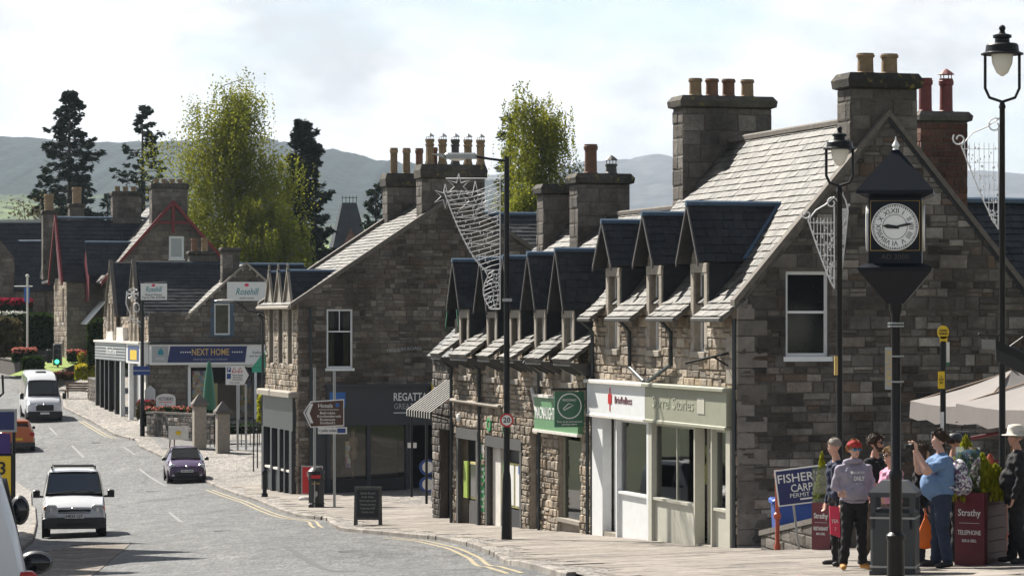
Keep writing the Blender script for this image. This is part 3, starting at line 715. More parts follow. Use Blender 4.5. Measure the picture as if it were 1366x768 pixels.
        # dressed surrounds
        for sy in (-1, 1):
            MB().bbox((xf - .05, yc + sy * (ww / 2 + .1) - .1, zsill), (xf + .18, yc + sy * (ww / 2 + .1) + .1, zhead), .012).build('jamb', jamb, s.root)
            MB().prism([(xf - .02, yc + sy * h, zw), (xf - .02, yc + sy * h, ze), ((ze - z0) / sl + xf, yc + sy * h, ze), (xf + .05, yc + sy * h, z0)], (0, sy * .04, 0)).build('cheek', m if s.r.random() < 2 else m, s.root)
        MB().bbox((xf - .06, yc - ww / 2 - .2, zhead), (xf + .18, yc + ww / 2 + .2, zhead + .2), .015).build('lintel', jamb, s.root)
        MB().bbox((xf - .1, yc - ww / 2 - .14, zsill - .13), (xf + .16, yc + ww / 2 + .14, zsill), .012).build('sill', jamb, s.root)
        s.window(fr, -yc - ww / 2, zsill, -yc + ww / 2, zhead, rec=.16, t=.05, sill=False)
        # roof planes
        hw = h + oy; zl = ze - .1; pl = (za - zl); xr = (za - z0) / sl + xf; xe = max((zl - z0) / sl + xf, xf - ov + .1)
        for sy in (-1, 1):
            L = math.hypot(hw, pl); bdir = Vector((0, -sy * hw, pl)) / L; adir = Vector((1, 0, 0)) if sy < 0 else Vector((-1, 0, 0))
            o = Vector((xf - ov, yc + sy * hw, zl)); f = Fr(o, adir, bdir)
            if sy < 0: q = [(0, 0), (xe - xf + ov, 0), (xr - xf + ov, L), (0, L)]
            else: q = [(-(xe - xf + ov), 0), (0, 0), (0, L), (-(xr - xf + ov), L)]
            s.roof(f, q, m, .2, (.2, .32), .016, .06, name='dormer_roof')
            # bargeboard
            b0 = MB(); b0.prism([(xf - ov - .03, yc + sy * (hw + .02), zl - .1), (xf - ov - .03, yc, za - .06), (xf - ov - .03, yc, za + .05), (xf - ov - .03, yc + sy * (hw + .02), zl + .03)], (.035, 0, 0)); b0.build('bargeboard', barge, s.root)
        rb = MB(); rb.tube([(xf - ov - .04, yc, za + .02), (xr + .1, yc, za + .02)], .07, 6); rb.build('ridge_lead', 'lead', s.root)
        # valley lead up the near side
        dv = Vector((xr - xe, hw, za - zl)); 
        vb = MB(); vb.tube([(xe, yc - hw, zl + .04), (xr, yc, za + .02)], .06, 6); vb.build('valley_lead', 'lead', s.root)

RZ = R(16.1)
# ---- corner house with two shops -------------------------------------------------
H = House('corner_house', 'two-storey stone corner house with three dormers, bright slate roof and two pale shopfronts', 'building', (4.65, 61.5), RZ, -5.35)
ZE, ZR, DX, LY = .34, 4.21, 6.62, 9.75; SLP = (ZR - ZE) / (DX / 2)
FS = Fr((0, 0, 0), (0, -1, 0), (0, 0, 1)); FG = Fr((0, 0, 0), (1, 0, 0), (0, 0, 1))
dorm = [(2.3, 2.42), (5.25, 2.3), (8.2, 2.22)]
holes = [(-yc - .36, -.7, -yc + .36, ZE) for yc, _ in dorm] + [(-9.45, -5.35, -.22, -1.5)]
H.wall(FS, [(-LY, -5.35), (0, -5.35), (0, ZE), (-LY, ZE)], holes, (.15, .27), (.22, .5), .05, 'mortar_row', 'stone_row', split=.2)
gw = (1.03, -.78, 1.98, .98)
H.wall(FG, [(0, -5.35), (DX, -5.35), (DX, ZE), (DX / 2, ZR), (0, ZE)], [gw], (.12, .3), (.17, .62), .03, 'mortar', 'stone_corner', split=.28, name='gable_wall')
H.window(FG, *gw, rec=.13, t=.07, style='sash', pm='glass_dark')
H.wall(Fr((0, LY, 0), (-1, 0, 0), (0, 0, 1)), [(-DX, -5.6), (0, -5.6), (0, ZE), (-DX / 2, ZR), (-DX, ZE)], (), None, name='back_gable')
H.wall(Fr((DX, 0, 0), (0, 1, 0), (0, 0, 1)), [(0, -5.6), (LY, -5.6), (LY, ZE), (0, ZE)], (), None, name='rear_wall')
LS = math.hypot(DX / 2, ZR - ZE); bd = Vector((DX / 2, 0, ZR - ZE)) / LS
def inside(a, b):
    for yc, za in dorm:
        k = b / LS * (ZR - ZE) + ZE
        if k < za and abs(-a - yc) < .72 * min(1, (za - k) / (za - 1.05)): return True
    return False
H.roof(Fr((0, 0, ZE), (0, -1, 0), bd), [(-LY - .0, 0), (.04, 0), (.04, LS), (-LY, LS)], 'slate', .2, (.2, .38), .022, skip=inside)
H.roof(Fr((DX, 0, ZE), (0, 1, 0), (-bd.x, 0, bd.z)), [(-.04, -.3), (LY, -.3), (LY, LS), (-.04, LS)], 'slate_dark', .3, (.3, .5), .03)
# eaves between the dormers
edges = [(-.04, dorm[0][0] - .55), (dorm[0][0] + .55, dorm[1][0] - .55), (dorm[1][0] + .55, dorm[2][0] - .55), (dorm[2][0] + .55, LY)]
for e0, e1 in edges:
    k = .42; b2 = Vector((1, 0, .86)).normalized(); H.roof(Fr((-.36, 0, ZE - .3), (0, -1, 0), b2), [(-e1, 0), (-e0, 0), (-e0, .62), (-e1, .62)], 'slate', .2, (.24, .4), .03, name='eaves')
    mb = MB(); mb.tube([(-.4, e0 + .02, ZE - .36), (-.4, e1 - .02, ZE - .36)], .05, 6); mb.build('gutter', 'gutter', H.root)
for yc, za in dorm: H.dormer(0, yc, 1.08, ZE, 1.3, za, SLP, ZE, ov=.3, zsill=-.7, zhead=.98, ww=.64)
# skews (gable coping) and ridge
for sx, x0 in ((1, 0), (-1, DX)):
    mb = MB(); mb.prism([(x0 - sx * .12, -.07, ZE - .12), (DX / 2, -.07, ZR + .0), (DX / 2, -.07, ZR + .14), (x0 - sx * .12, -.07, ZE + .05)], (0, .24, 0)); mb.build('skew', 'dressed_dark', H.root)
mb = MB(); mb.tube([(DX / 2, -.02, ZR + .03), (DX / 2, LY, ZR + .03)], .09, 6); mb.build('ridge_tiles', 'dressed_dark', H.root)
H.chimney(DX / 2 - 1.2, DX / 2 + 1.02, LY - .35, LY + .4, 1.6, 5.0, [(DX / 2 - .78 + i * .42 + (.06 if i == 3 else 0), LY, .46, .15, 'terracotta' if i in (1, 2) else 'pot_buff', '') for i in range(4)], cap=.3, oh=.1)
H.chimney(DX / 2 - .78, DX / 2 + .7, .12, .85, 2.6, 4.78, [(DX / 2 - .3, .5, .46, .17, 'pot_buff', ''), (DX / 2 + .24, .5, .46, .17, 'pot_buff', '')], cap=.34, oh=.09)
# the shopfronts
mat('green_pale', (.12, .27, .13), .5, var=.08); mat('sage_mid', (.34, .355, .275), .5, var=.1)
for i in range(17):      # pale quoins up the near corner
    z0 = -5.3 + i * .33; w_ = .62 if i % 2 else .34
    MB().bbox((-.03, -.034, z0 + .01), (w_, .1, z0 + .32), .012).build('quoin', 'quoin', H.root); MB().box((-.05, -.03, z0 + .01), (-.002, .34 if i % 2 else .62, z0 + .32)).build('quoin', 'dressed', H.root) if z0 > -1.4 else None
def zg(y): return -4.77 - .027 * y
def shop(y0, y1, fm, fascia, door, win, pier, lm, nm, cap):
    sh = MB(); sh.box((-.2, y0, -2.22), (.0, y1, -1.5)); so_ = sh.build('shopfront', fascia, H.root)
    def p(n_, lo, hi, m): return MB().box(lo, hi).build(n_, m, so_, loc=(0, 0, 0))
    MB().bbox((-.29, y0 - .02, -1.5), (.06, y1 + .02, -1.42), .02).build('cornice', cap, so_, loc=(0, 0, 0))
    MB().bbox((-.23, y0 + .01, -2.29), (.02, y1 - .01, -2.22), .015).build('fascia_moulding', cap, so_, loc=(0, 0, 0))
    for a, b in pier: p('pilaster', (-.12, a, -5.3), (.1, b, -2.29), fm)
    for a, b in win:
        p('stall_riser', (-.04, a, -5.3), (.06, b, -4.0), fm); p('sill', (-.1, a, -4.0), (.1, b, -3.94), fm)
        p('transom', (-.03, a, -2.36), (.04, b, -2.29), fm); p('window_pane', (0, a, -3.94), (.012, b, -2.36), 'glass_shop')
        n_ = max(0, int(round((b - a) / 1.7)) - 1)
        for i in range(n_): c = a + (b - a) * (i + 1) / (n_ + 1); p('mullion', (-.02, c - .02, -3.94), (.04, c + .02, -2.36), fm)
    for a, b in door:
        dm = fm; p('door_frame', (.16, a, -5.3), (.24, a + .07, -2.29), dm); p('door_frame', (.16, b - .07, -5.3), (.24, b, -2.29), dm); p('fanlight', (.2, a + .07, -2.75), (.21, b - .07, -2.31), 'glass_shop')
        p('door_head', (.16, a + .07, -2.85), (.24, b - .07, -2.75), dm)
        d = p('door', (.2, a + .07, zg(a) + .35), (.25, b - .07, zg(a) + .62), lm)
        for yy in (a + .07, b - .19): MB().box((.2, yy, zg(a) + .05), (.25, yy + .12, -2.85)).build('stile', lm, d, loc=(0, 0, 0))
        MB().box((.22, a + .19, zg(a) + .62), (.232, b - .19, -2.95)).build('pane', 'glass_shop', d, loc=(0, 0, 0)); MB().box((.2, a + .19, -2.95), (.25, b - .19, -2.85)).build('rail', lm, d, loc=(0, 0, 0))
        MB().box((.17, (a + b) / 2 - .16, -3.85), (.2, (a + b) / 2 + .16, -3.62)).build('letter_plate', 'white_sign', d, loc=(0, 0, 0))
        p('step', (-.1, a, -5.3), (.3, b, zg(a) + .04), 'dressed'); p('reveal', (-.0, a - .02, -5.3), (.24, a, -2.29), fm)
    # room behind the glass
    r = MB(); lo, hi = (.3, y0 + .05, -5.3), (1.9, y1 - .05, -2.0)
    (a, b, c), (d, e, f) = lo, hi
    r.add([(a, b, -4.5), (d, b, -4.5), (d, e, -4.5), (a, e, -4.5), (a, b, f), (d, b, f), (d, e, f), (a, e, f)], [(0, 1, 2, 3)], 1); r.add([(a, b, -5.2), (d, b, -5.2), (d, e, -5.2), (a, e, -5.2), (a, b, f), (d, b, f), (d, e, f), (a, e, f)], [(4, 7, 6, 5), (1, 5, 6, 2), (2, 6, 7, 3), (0, 4, 5, 1)], 0)
    r.build('interior', ['room_wall', 'room_floor'], so_, loc=(0, 0, 0))
    return so_
sA = shop(5.43, 9.7, 'white_paint', 'white_paint', [(7.75, 8.75)], [(5.55, 7.7)], [(5.42, 5.55), (8.75, 9.68), (7.68, 7.76)], 'white_paint', 'white', 'white_worn')
sB = shop(.2, 5.41, 'sage_light', 'sage', [(1.35, 2.35)], [(2.4, 5.2), (.45, 1.3)], [(5.2, 5.41), (.2, .45), (2.34, 2.42), (1.29, 1.36)], 'sage', 'sage', 'sage')
lettering('✚', .3, 'red_sign', sA, (-.206, 8.05, -1.86), FACEX) if False else None
mb = MB(); mb.box((-.21, 7.9, -2.12), (-.202, 7.96, -1.58)); mb.box((-.212, 7.8, -1.95), (-.203, 8.06, -1.73)); mb.build('emblem', 'red_sign', sA, loc=(0, 0, 0))
lettering('BrixReBoss', .24, 'maroon', sA, (-.206, 6.95, -1.86), FACEX, width=1.25)
lettering('Sorrel Stories', .36, 'sage_mid', sB, (-.206, 3.55, -1.84), FACEX, width=2.7)
MB().box((-.212, 1.5, -2.0), (-.203, 1.95, -1.66)).build('emblem', 'sage_light', sB, loc=(0, 0, 0))
# goods, mannequin and bunting in the windows
def bunting(par, y0, y1, z):
    n = 7; mb = MB(); pts = []
    for i in range(n + 1): t = i / n; pts.append((.12, y0 + (y1 - y0) * t, z - .32 * 4 * t * (1 - t)))
    for p_, q in zip(pts, pts[1:]):
        m_ = (p_[1] + q[1]) / 2; mb.add([p_, (.12, q[1] - .04 if q[1] > p_[1] else q[1] + .04, q[2]), (.12, m_, min(p_[2], q[2]) - .2)], [(0, 1, 2)])
    mb.tube(pts, .006, 5); mb.build('bunting', 'white_worn', par, loc=(0, 0, 0))
bunting(sA, 5.6, 7.6, -2.4); bunting(sB, 2.5, 5.1, -2.4); bunting(sB, .5, 1.25, -2.4)
mq = MB(); mq.lathe([(.16, 0), (.03, .03), (.025, .62), (.19, .64), (.25, .9), (.15, 1.15), (.2, 1.36), (.19, 1.48), (.06, 1.55), (.055, 1.62), (.09, 1.7), (.095, 1.8), (.04, 1.88)], 12, 0, None, (.55, 3.1, -4.2), .8, 1.0)
mq.build('mannequin', 'yellow_pale', sB, loc=(0, 0, 0), auto=60)
for i, (yy, zz, hh, ww_, m_) in enumerate([(4.5, -3.3, .5, .5, 'black'), (3.8, -3.05, .4, .8, 'charcoal'), (4.2, -3.9, .45, .6, 'white_worn'), (2.7, -3.9, .7, .3, 'goods'), (.8, -3.9, .8, .5, 'goods'), (4.85, -3.5, .3, .3, 'white_sign')]):
    MB().bbox((.9 + .1 * i, yy - ww_ / 2, zz), (1.1 + .1 * i, yy + ww_ / 2, zz + hh), .02).build('display_item', m_, sB, loc=(0, 0, 0))
for i, (yy, zz, hh, ww_, m_) in enumerate([(7.3, -3.5, .95, .35, 'pink_sign'), (6.1, -3.9, 1.1, .3, 'goods'), (6.6, -3.95, .5, .45, 'goods'), (5.8, -3.95, .35, .35, 'green_sign'), (7.2, -3.95, .3, .4, 'white_sign')]):
    MB().bbox((.3 + .1 * i, yy - ww_ / 2, zz), (.42 + .1 * i, yy + ww_ / 2, zz + hh), .02).build('display_item', m_, sA, loc=(0, 0, 0))
# pipes
H.pipe([(-.08, .06, .0), (-.08, .06, -5.2)]); H.pipe([(-.4, 9.6, -.02), (-.1, 9.6, -.3), (-.1, 9.6, -5.2)])
H.pipe([(-.4, 6.75, 0), (-.12, 6.75, -.3), (-.12, 6.75, -1.1), (-.14, 5.7, -1.4)]); H.pipe([(-.4, 3.9, 0), (-.12, 3.9, -.3), (-.12, 3.9, -1.0), (-.14, 5.5, -1.42)])
mb = MB(); mb.tube([(0, .5, -.7), (-.9, .75, -.92)], .025, 6); mb.tube([(0, .5, -1.0), (-.35, .6, -.78)], .02, 6); mb.build('sign_bracket', 'iron', H.root)
H.finish()

# ---- long low row with five dormers -------------------------------------------------
H2 = House('row_house', 'long low stone row with five dark gabled dormers and lit slate eaves', 'building', (4.65, 61.5), RZ, -6.1)
Y0, Y1 = LY + .02, 22.65; E2, R2 = -.62, 2.75; SL2 = (R2 - E2) / (DX / 2)
d2 = [11.72, 14.1, 16.35, 18.55, 21.35]
op = [(18.05, 20.0, -3.15), (20.0, 20.02, -6)]; 
holes = [(-yc - .33, -1.55, -yc + .33, E2) for yc in d2] + [(-22.15, -6.1, -19.95, -3.0), (-19.2, -6.1, -15.75, -3.1), (-15.05, -6.1, -14.35, -2.9), (-12.55, -6.1, -10.75, -2.85)]
H2.wall(FS, [(-Y1, -6.1), (-Y0, -6.1), (-Y0, E2), (-Y1, E2)], holes, (.13, .26), (.18, .42), .05, 'mortar_row', 'stone_row', split=.25, rec=.3)
H2.wall(Fr((0, Y1, 0), (-1, 0, 0), (0, 0, 1)), [(-DX, -6.1), (0, -6.1), (0, E2), (-DX / 2, R2), (-DX, E2)], (), None, name='end_gable')
H2.wall(Fr((DX, 0, 0), (0, 1, 0), (0, 0, 1)), [(Y0, -6.1), (Y1, -6.1), (Y1, E2), (Y0, E2)], (), None, name='rear_wall')
L2 = math.hypot(DX / 2, R2 - E2); bd2 = Vector((DX / 2, 0, R2 - E2)) / L2
def inside2(a, b):
    k = b / L2 * (R2 - E2) + E2
    return any(k < 1.6 and abs(-a - yc) < .7 * min(1, (1.6 - k) / 1.2) for yc in d2)
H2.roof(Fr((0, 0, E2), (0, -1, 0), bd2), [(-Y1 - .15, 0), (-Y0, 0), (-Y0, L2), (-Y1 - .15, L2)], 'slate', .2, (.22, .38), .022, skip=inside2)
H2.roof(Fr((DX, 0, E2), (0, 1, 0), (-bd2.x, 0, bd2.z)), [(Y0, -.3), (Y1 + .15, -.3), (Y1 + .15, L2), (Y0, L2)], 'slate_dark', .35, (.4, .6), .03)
ee = [Y0 + .03] + [v for yc in d2 for v in (yc - .52, yc + .52)] + [Y1 + .2]
for e0, e1 in zip(ee[0::2], ee[1::2]):
    if e1 - e0 < .15: continue
    H2.roof(Fr((-.62, 0, E2 - .36), (0, -1, 0), Vector((1, 0, .72)).normalized()), [(-e1, 0), (-e0, 0), (-e0, 1.0), (-e1, 1.0)], 'slate', .2, (.22, .36), .028, name='eaves')
    mb = MB(); mb.box((-.58, e0, E2 - .5), (-.04, e1, E2 - .44)); mb.build('soffit', 'grey_wood', H2.root)
    mb = MB(); n_ = max(2, int((e1 - e0) / .35))
    for i in range(n_): yy = e0 + .1 + (e1 - e0 - .2) * i / (n_ - 1); MB().prism([(-.56, yy - .03, E2 - .5), (-.0, yy - .03, E2 - .5), (-.0, yy - .03, E2 - .78)], (0, .06, 0)).build('rafter_end', 'grey_wood', H2.root)
for yc in d2: H2.dormer(0, yc, 1.0 + rnd.uniform(-.06, .06), E2, .35 + rnd.uniform(-.05, .05), 1.62 + rnd.uniform(-.07, .07), SL2, E2, ov=.35, zsill=-1.55, zhead=.02, ww=.6, ch=(.12, .2))
mb = MB(); mb.tube([(DX / 2, Y0, R2 + .03), (DX / 2, Y1 + .1, R2 + .03)], .08, 6); mb.build('ridge_tiles', 'dressed_dark', H2.root)
H2.chimney(DX / 2 - .85, DX / 2 + .6, 18.9, 19.65, .6, 3.6, [(DX / 2 - .4, 19.2, .82, .17, 'terracotta', 'plain2'), (DX / 2 + .18, 19.2, .3, .15, 'gutter', 'hat')], cap=.3, oh=.1)
H2.chimney(DX / 2 - .85, DX / 2 + .5, 22.1, 22.75, .6, 3.45, (), cap=.3, oh=.1)
H2.finish()
def H2part(n_, lo, hi, m, par=None): return MB().box(lo, hi).build(n_, m, par or H2.root, loc=(0, 0, 0) if par else None)
# bank-like fronts with notice cases
def front(y0, y1, zt, nm='shopfront'):
    f = MB(); f.box((-.06, y0, zt - .28), (.05, y1, zt)); f.box((-.05, y0, -6.1), (.05, y0 + .18, zt - .28)); f.box((-.05, y1 - .18, -6.1), (.05, y1, zt - .28)); o = f.build(nm, 'grey_wood', H2.root)
    MB().box((.3, y0, -6.1), (.36, y1, zt)).build('back_panel', 'charcoal', o, loc=(0, 0, 0)); return o
f1 = front(19.95, 22.15, -3.0); f2 = front(15.75, 19.2, -3.1)
for (o, a, b, c, d, m) in [(f1, 20.3, 21.3, -4.9, -3.9, 'glass_dark'), (f2, 16.05, 16.85, -4.9, -3.75, 'white_sign'), (f2, 16.9, 17.5, -4.9, -3.75, 'white_sign'), (f2, 17.55, 17.95, -4.9, -3.75, 'white_sign')]:
    H2part('notice_case', (.12, a, c), (.2, b, d), 'yellow_pale', o); H2part('notice', (.1, a + .06, c + .06), (.125, b - .06, d - .06), m, o)
H2part('notice', (.05, 21.35, -4.9), (.1, 21.75, -3.9), 'lime', f1); H2part('poster', (.09, 16.1, -4.0), (.1, 16.5, -3.8), 'blue_bright', f2); H2part('notice', (.09, 17.58, -4.2), (.1, 17.9, -3.8), 'green_bright', f2)
H2part('lower_panel', (.1, 16.0, -6.1), (.2, 18.0, -4.95), 'charcoal', f2); H2part('door', (.1, 18.2, -6.0), (.18, 18.95, -3.4), 'white_worn', f2); H2part('lower_panel', (.1, 20.2, -6.1), (.2, 21.35, -4.95), 'grey_wood', f1)
pg = MB().box((-.05, 19.3, -5.15), (-.0, 19.85, -3.35)).build('poster_board', 'green_bright', H2.root)
for i in range(7): MB().box((-.056, 19.36, -5.05 + i * .2), (-.051, 19.78, -4.98 + i * .2)).build('text_line', 'white_sign', pg, loc=(0, 0, 0))
MB().box((-.056, 19.3, -3.6), (-.052, 19.85, -3.36)).build('heading', 'white_sign', pg, loc=(0, 0, 0))
lettering('O', .5, 'green_bright', H2.root, (-.05, 18.75, -2.82 + 6.1), FACEX, bold=.03, ext=.03); lettering('ban', .45, 'green_sign', H2.root, (-.05, 17.1, -2.85 + 6.1), FACEX, bold=.01, ext=.03)
# narrow door, shop window with green sign
H2part('narrow_door', (.12, 14.4, -6.1), (.18, 15.0, -2.95), 'grey_wood')
wn_ = H2part('display_window', (.1, 10.85, -4.85), (.115, 12.4, -2.95), 'glass_shop'); H2part('window_frame', (.08, 12.4, -5.4), (.16, 12.5, -2.9), 'sage', wn_); H2part('window_frame', (.08, 10.75, -5.4), (.16, 10.85, -2.9), 'sage', wn_)
H2part('stall_riser', (.05, 10.75, -6.1), (.14, 12.55, -4.95), 'dressed'); H2part('sill', (-.08, 10.7, -4.95), (.2, 12.6, -4.86), 'dressed')
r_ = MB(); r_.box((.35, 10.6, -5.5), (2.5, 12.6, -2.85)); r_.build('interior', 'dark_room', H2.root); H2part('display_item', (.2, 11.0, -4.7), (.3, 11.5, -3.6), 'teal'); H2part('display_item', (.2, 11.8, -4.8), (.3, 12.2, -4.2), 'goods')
sg = MB().box((-.16, 10.55, -2.75), (.0, 14.2, -1.95)).build('fascia_sign', 'green_pale', H2.root); MB().box((-.2, 10.5, -1.95), (.0, 14.25, -1.88)).build('cornice', 'white_worn', sg, loc=(0, 0, 0)); MB().box((-.2, 10.5, -2.82), (.0, 14.25, -2.75)).build('moulding', 'white_worn', sg, loc=(0, 0, 0)); lettering('MACNAUGHTONS', .42, 'white_sign', sg, (-.166, 13.0, -2.35), FACEX, width=2.2, bold=.01)
YS = 9.93; hs = MB().box((-.92, 9.94, -2.56), (-.2, 10.0, -1.72)).build('hanging_sign', 'green_sign', H2.root)
rg = MB(); pts = [(-.56 + .29 * math.cos(t * math.pi / 12), YS, -2.06 + .29 * math.sin(t * math.pi / 12)) for t in range(25)]; rg.tube(pts, .015, 5); rg.tube([(-.72, YS, -2.13), (-.58, YS, -2.0), (-.46, YS, -2.04), (-.58, YS, -2.1), (-.7, YS, -2.16)], .012, 5); rg.build('emblem', 'white_sign', hs, loc=(0, 0, 0))
lettering('MACDONALD', .08, 'white_sign', hs, (-.56, YS, -1.92), FACE, width=.34); lettering('Your local and national\ngrocery store', .06, 'white_sign', hs, (-.56, YS, -2.46), FACE, width=.62)
mb = MB(); mb.tube([(0, 9.97, -1.66), (-1.0, 9.97, -1.66)], .025, 6); mb.build('sign_bracket', 'iron', H2.root)
for yy in (9.98, 14.0, 18.0 + 1.6, 22.5): H2.pipe([(-.5, yy, E2 - .45), (-.1, yy, E2 - .75), (-.1, yy, -6)], .045)
H2.pipe([(-.1, 22.5, -2.25), (-.1, 17.6, -2.3)], .06, 'dressed', 'wall_pipe'); H2.pipe([(-.1, 14.6, -1.75), (-.12, 14.1, -2.3)], .06, 'white_worn', 'pipe_elbow')
al = MB(); al.lathe([(.12, 0), (.12, .06), (.02, .09)], 10, 0, Matrix.Translation((-.05, 21.8, -2.72)) @ Matrix.Rotation(R(-90), 4, 'Y')); al.build('alarm_box', 'white_sign', H2.root)

# ---- house behind the row's end: green dormer, striped awning ------------------------
H3 = House('awning_house', 'set-back stone house with green dormer behind the end of the long row', 'building', (4.65, 61.5), RZ, -6.1)
x3, ya, yb, e3, r3 = .62, 22.9, 27.2, -.9, 2.3; FS3 = Fr((x3, 0, 0), (0, -1, 0), (0, 0, 1))
H3.wall(FS3, [(-yb, -6.1), (-ya, -6.1), (-ya, e3), (-yb, e3)], [(-26.4, -6.1, -23.3, -3.2)], (.15, .25), (.2, .45), .04, 'mortar', 'stone_corner')
H3.wall(Fr((0, yb, 0), (-1, 0, 0), (0, 0, 1)), [(-6, -6.1), (-x3, -6.1), (-x3, e3), (-3.2, r3 - .4), (-6, e3)], (), None, name='end_wall'); s3 = (r3 - e3) / 3.3
l3 = math.hypot(3.3, r3 - e3); H3.roof(Fr((x3 - .2, 0, e3 - .2), (0, -1, 0), (3.3, 0, r3 - e3)), [(-yb, 0), (-ya, 0), (-ya, l3), (-yb, l3)], 'slate_dark', .25, (.3, .45))
MB().box((x3 + .4, 23.3, -6.0), (x3 + .45, 26.4, -3.2)).build('shop_recess', 'dark_room', H3.root)
H3.dormer(x3, 24.1, 1.1, e3, -.1, 1.35, s3, e3, ov=.25, zsill=-1.6, zhead=-.2, ww=.6, barge='green_door')
H3.finish()
aw = thing('awning', 'black and white striped awning over the lane beside the outfitter', 'awning', (4.65, 61.5, -6.1), RZ); ZOFF[aw.name] = 6.1
mat('awning_white', (.4, .39, .37), .9, var=.1, spec=.05); mat('awning_black', (.012, .012, .013), 1, var=.1, spec=.0)
n = 28; p0, p1 = 22.95, 25.6; zt, zl = -1.75, -2.62
for i in range(n):
    a, b = p0 + (p1 - p0) * i / n, p0 + (p1 - p0) * (i + 1) / n
    MB().prism([(x3, a, zt), (x3, b, zt), (-.6, b, zl), (-.6, a, zl)], (0, 0, .02)).build('stripe', 'awning_black' if i % 3 else 'awning_white', aw)
    MB().prism([(-.6, a, zl), (-.6, b, zl), (-.6, b, zl - .16), (-.6, a, zl - .16)], (.015, 0, 0)).build('valance', 'awning_black' if i % 3 else 'awning_white', aw)
mb = MB(); mb.tube([(x3, p0 + .1, zl - .3), (-.55, p0 + .1, zl)], .02, 6); mb.build('arm', 'iron', aw); mb = MB(); mb.tube([(x3, p1 - .1, zl - .3), (-.55, p1 - .1, zl)], .02, 6); mb.build('arm', 'iron', aw)

# ---- outfitter on the far corner -----------------------------------------------------
OX, OY = -7.98, 112.0
H4 = House('outfitter_building', 'stone gable-ended outfitter shop with dark fascia and two tall chimney stacks', 'building', (OX, OY), RZ, -7.0)
D4, W4, e4, r4 = 12.1, 6.1, .7, 4.62; zb = -7.0
g4 = (1.08, -1.85, 2.08, .36)
H4.wall(FG, [(0, zb), (D4, zb), (D4, e4), (D4 / 2, r4), (0, e4)], [g4, (1.1, zb, 5.9, -2.6)], (.13, .28), (.2, .58), .028, 'mortar', 'stone_outfitter', split=.28, name='gable_wall')
H4.window(FG, *g4, rec=.1, t=.07, style='sash2', pm='glass_clear')
for a_, b_ in ((1.1, 1.42), (1.76, 2.06)):
    mb = MB(); n_ = 12
    for i in range(n_ + 1): x_ = a_ + (b_ - a_) * i / n_; y_ = .22 + .03 * math.sin(i * 1.9); mb.v += [(x_, y_, -1.8), (x_, y_, .34)]
    for i in range(n_): mb.f.append((2 * i, 2 * i + 2, 2 * i + 3, 2 * i + 1)); mb.m.append(0)
    mb.build('curtain', 'curtain', H4.root)
MB().box((.6, .8, -2.2), (2.6, .85, .6)).build('room_back', 'dark_room', H4.root)
fr4 = Fr((0, 0, 0), (0, -1, 0), (0, 0, 1))
dd = [1.3, 3.05, 4.8]
hl = [(-y - .4, -1.7, -y + .4, .35) for y in dd] + [(-5.9, zb, -.35, -2.95)]
H4.wall(fr4, [(-W4, zb), (0, zb), (0, e4), (-W4, e4)], hl, (.15, .28), (.25, .5), .05, 'mortar_row', 'stone_row', split=.2)
for y in dd:
    H4.window(fr4, -y - .4, -1.7, -y + .4, .35, rec=.16, t=.05, sill=False)
    for sy in (-1, 1): MB().bbox((-.05, y + sy * .5 - .1, -1.75), (.1, y + sy * .5 + .1, .5), .012).build('jamb', 'dressed', H4.root)
for y in dd:
    za = 1.7; mb = MB(); mb.prism([(-.1, y - .62, e4 - .1), (-.1, y + .62, e4 - .1), (-.1, y, za)], (.25, 0, 0)); mb.build('dormer_front', 'dressed', H4.root)
    for sy in (-1, 1):
        L_ = math.hypot(.7, za - e4 + .2); sl4 = (r4 - e4) / (D4 / 2)
        H4.roof(Fr((-.1, y + sy * .7, e4 - .1), (1, 0, 0) if sy < 0 else (-1, 0, 0), (0, -sy * .7, za - e4 + .2)), [(0, 0), (.9, 0), ((za - e4) / sl4 + .2, L_), (0, L_)] if sy < 0 else [(-.9, 0), (0, 0), (0, L_), (-(za - e4) / sl4 - .2, L_)], 'slate_dark', .22, (.22, .36), .016, name='dormer_roof')
        mb = MB(); mb.prism([(-.18, y + sy * .78, e4 - .25), (-.18, y, za + .05), (-.18, y, za + .17), (-.18, y + sy * .78, e4 - .12)], (.1, 0, 0)); mb.build('skew', 'dressed', H4.root)
    mb = MB(); mb.tube([(-.15, y, za + .1), ((za - e4) / sl4 + .3, y, za + .1)], .07, 6); mb.build('ridge_lead', 'lead', H4.root); mb = MB(); mb.lathe([(.07, 0), (.04, .1), (.05, .16), (.02, .26)], 8, 0, None, (-.13, y, za + .15)); mb.build('finial', 'dressed', H4.root)
H4.wall(Fr((0, W4, 0), (-1, 0, 0), (0, 0, 1)), [(-D4, zb), (0, zb), (0, e4), (-D4 / 2, r4), (-D4, e4)], (), None, name='far_gable')
H4.wall(Fr((D4, 0, 0), (0, 1, 0), (0, 0, 1)), [(0, zb), (W4, zb), (W4, e4), (0, e4)], (), None, name='rear_wall')
l4 = math.hypot(D4 / 2, r4 - e4); b4 = Vector((D4 / 2, 0, r4 - e4))
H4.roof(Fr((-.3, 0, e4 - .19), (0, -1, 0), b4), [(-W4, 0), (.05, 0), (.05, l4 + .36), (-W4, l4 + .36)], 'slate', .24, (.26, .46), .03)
H4.roof(Fr((D4, 0, e4), (0, 1, 0), (-b4.x, 0, b4.z)), [(-.05, 0), (W4, 0), (W4, l4), (-.05, l4)], 'slate_dark', .3, (.3, .5), .03)
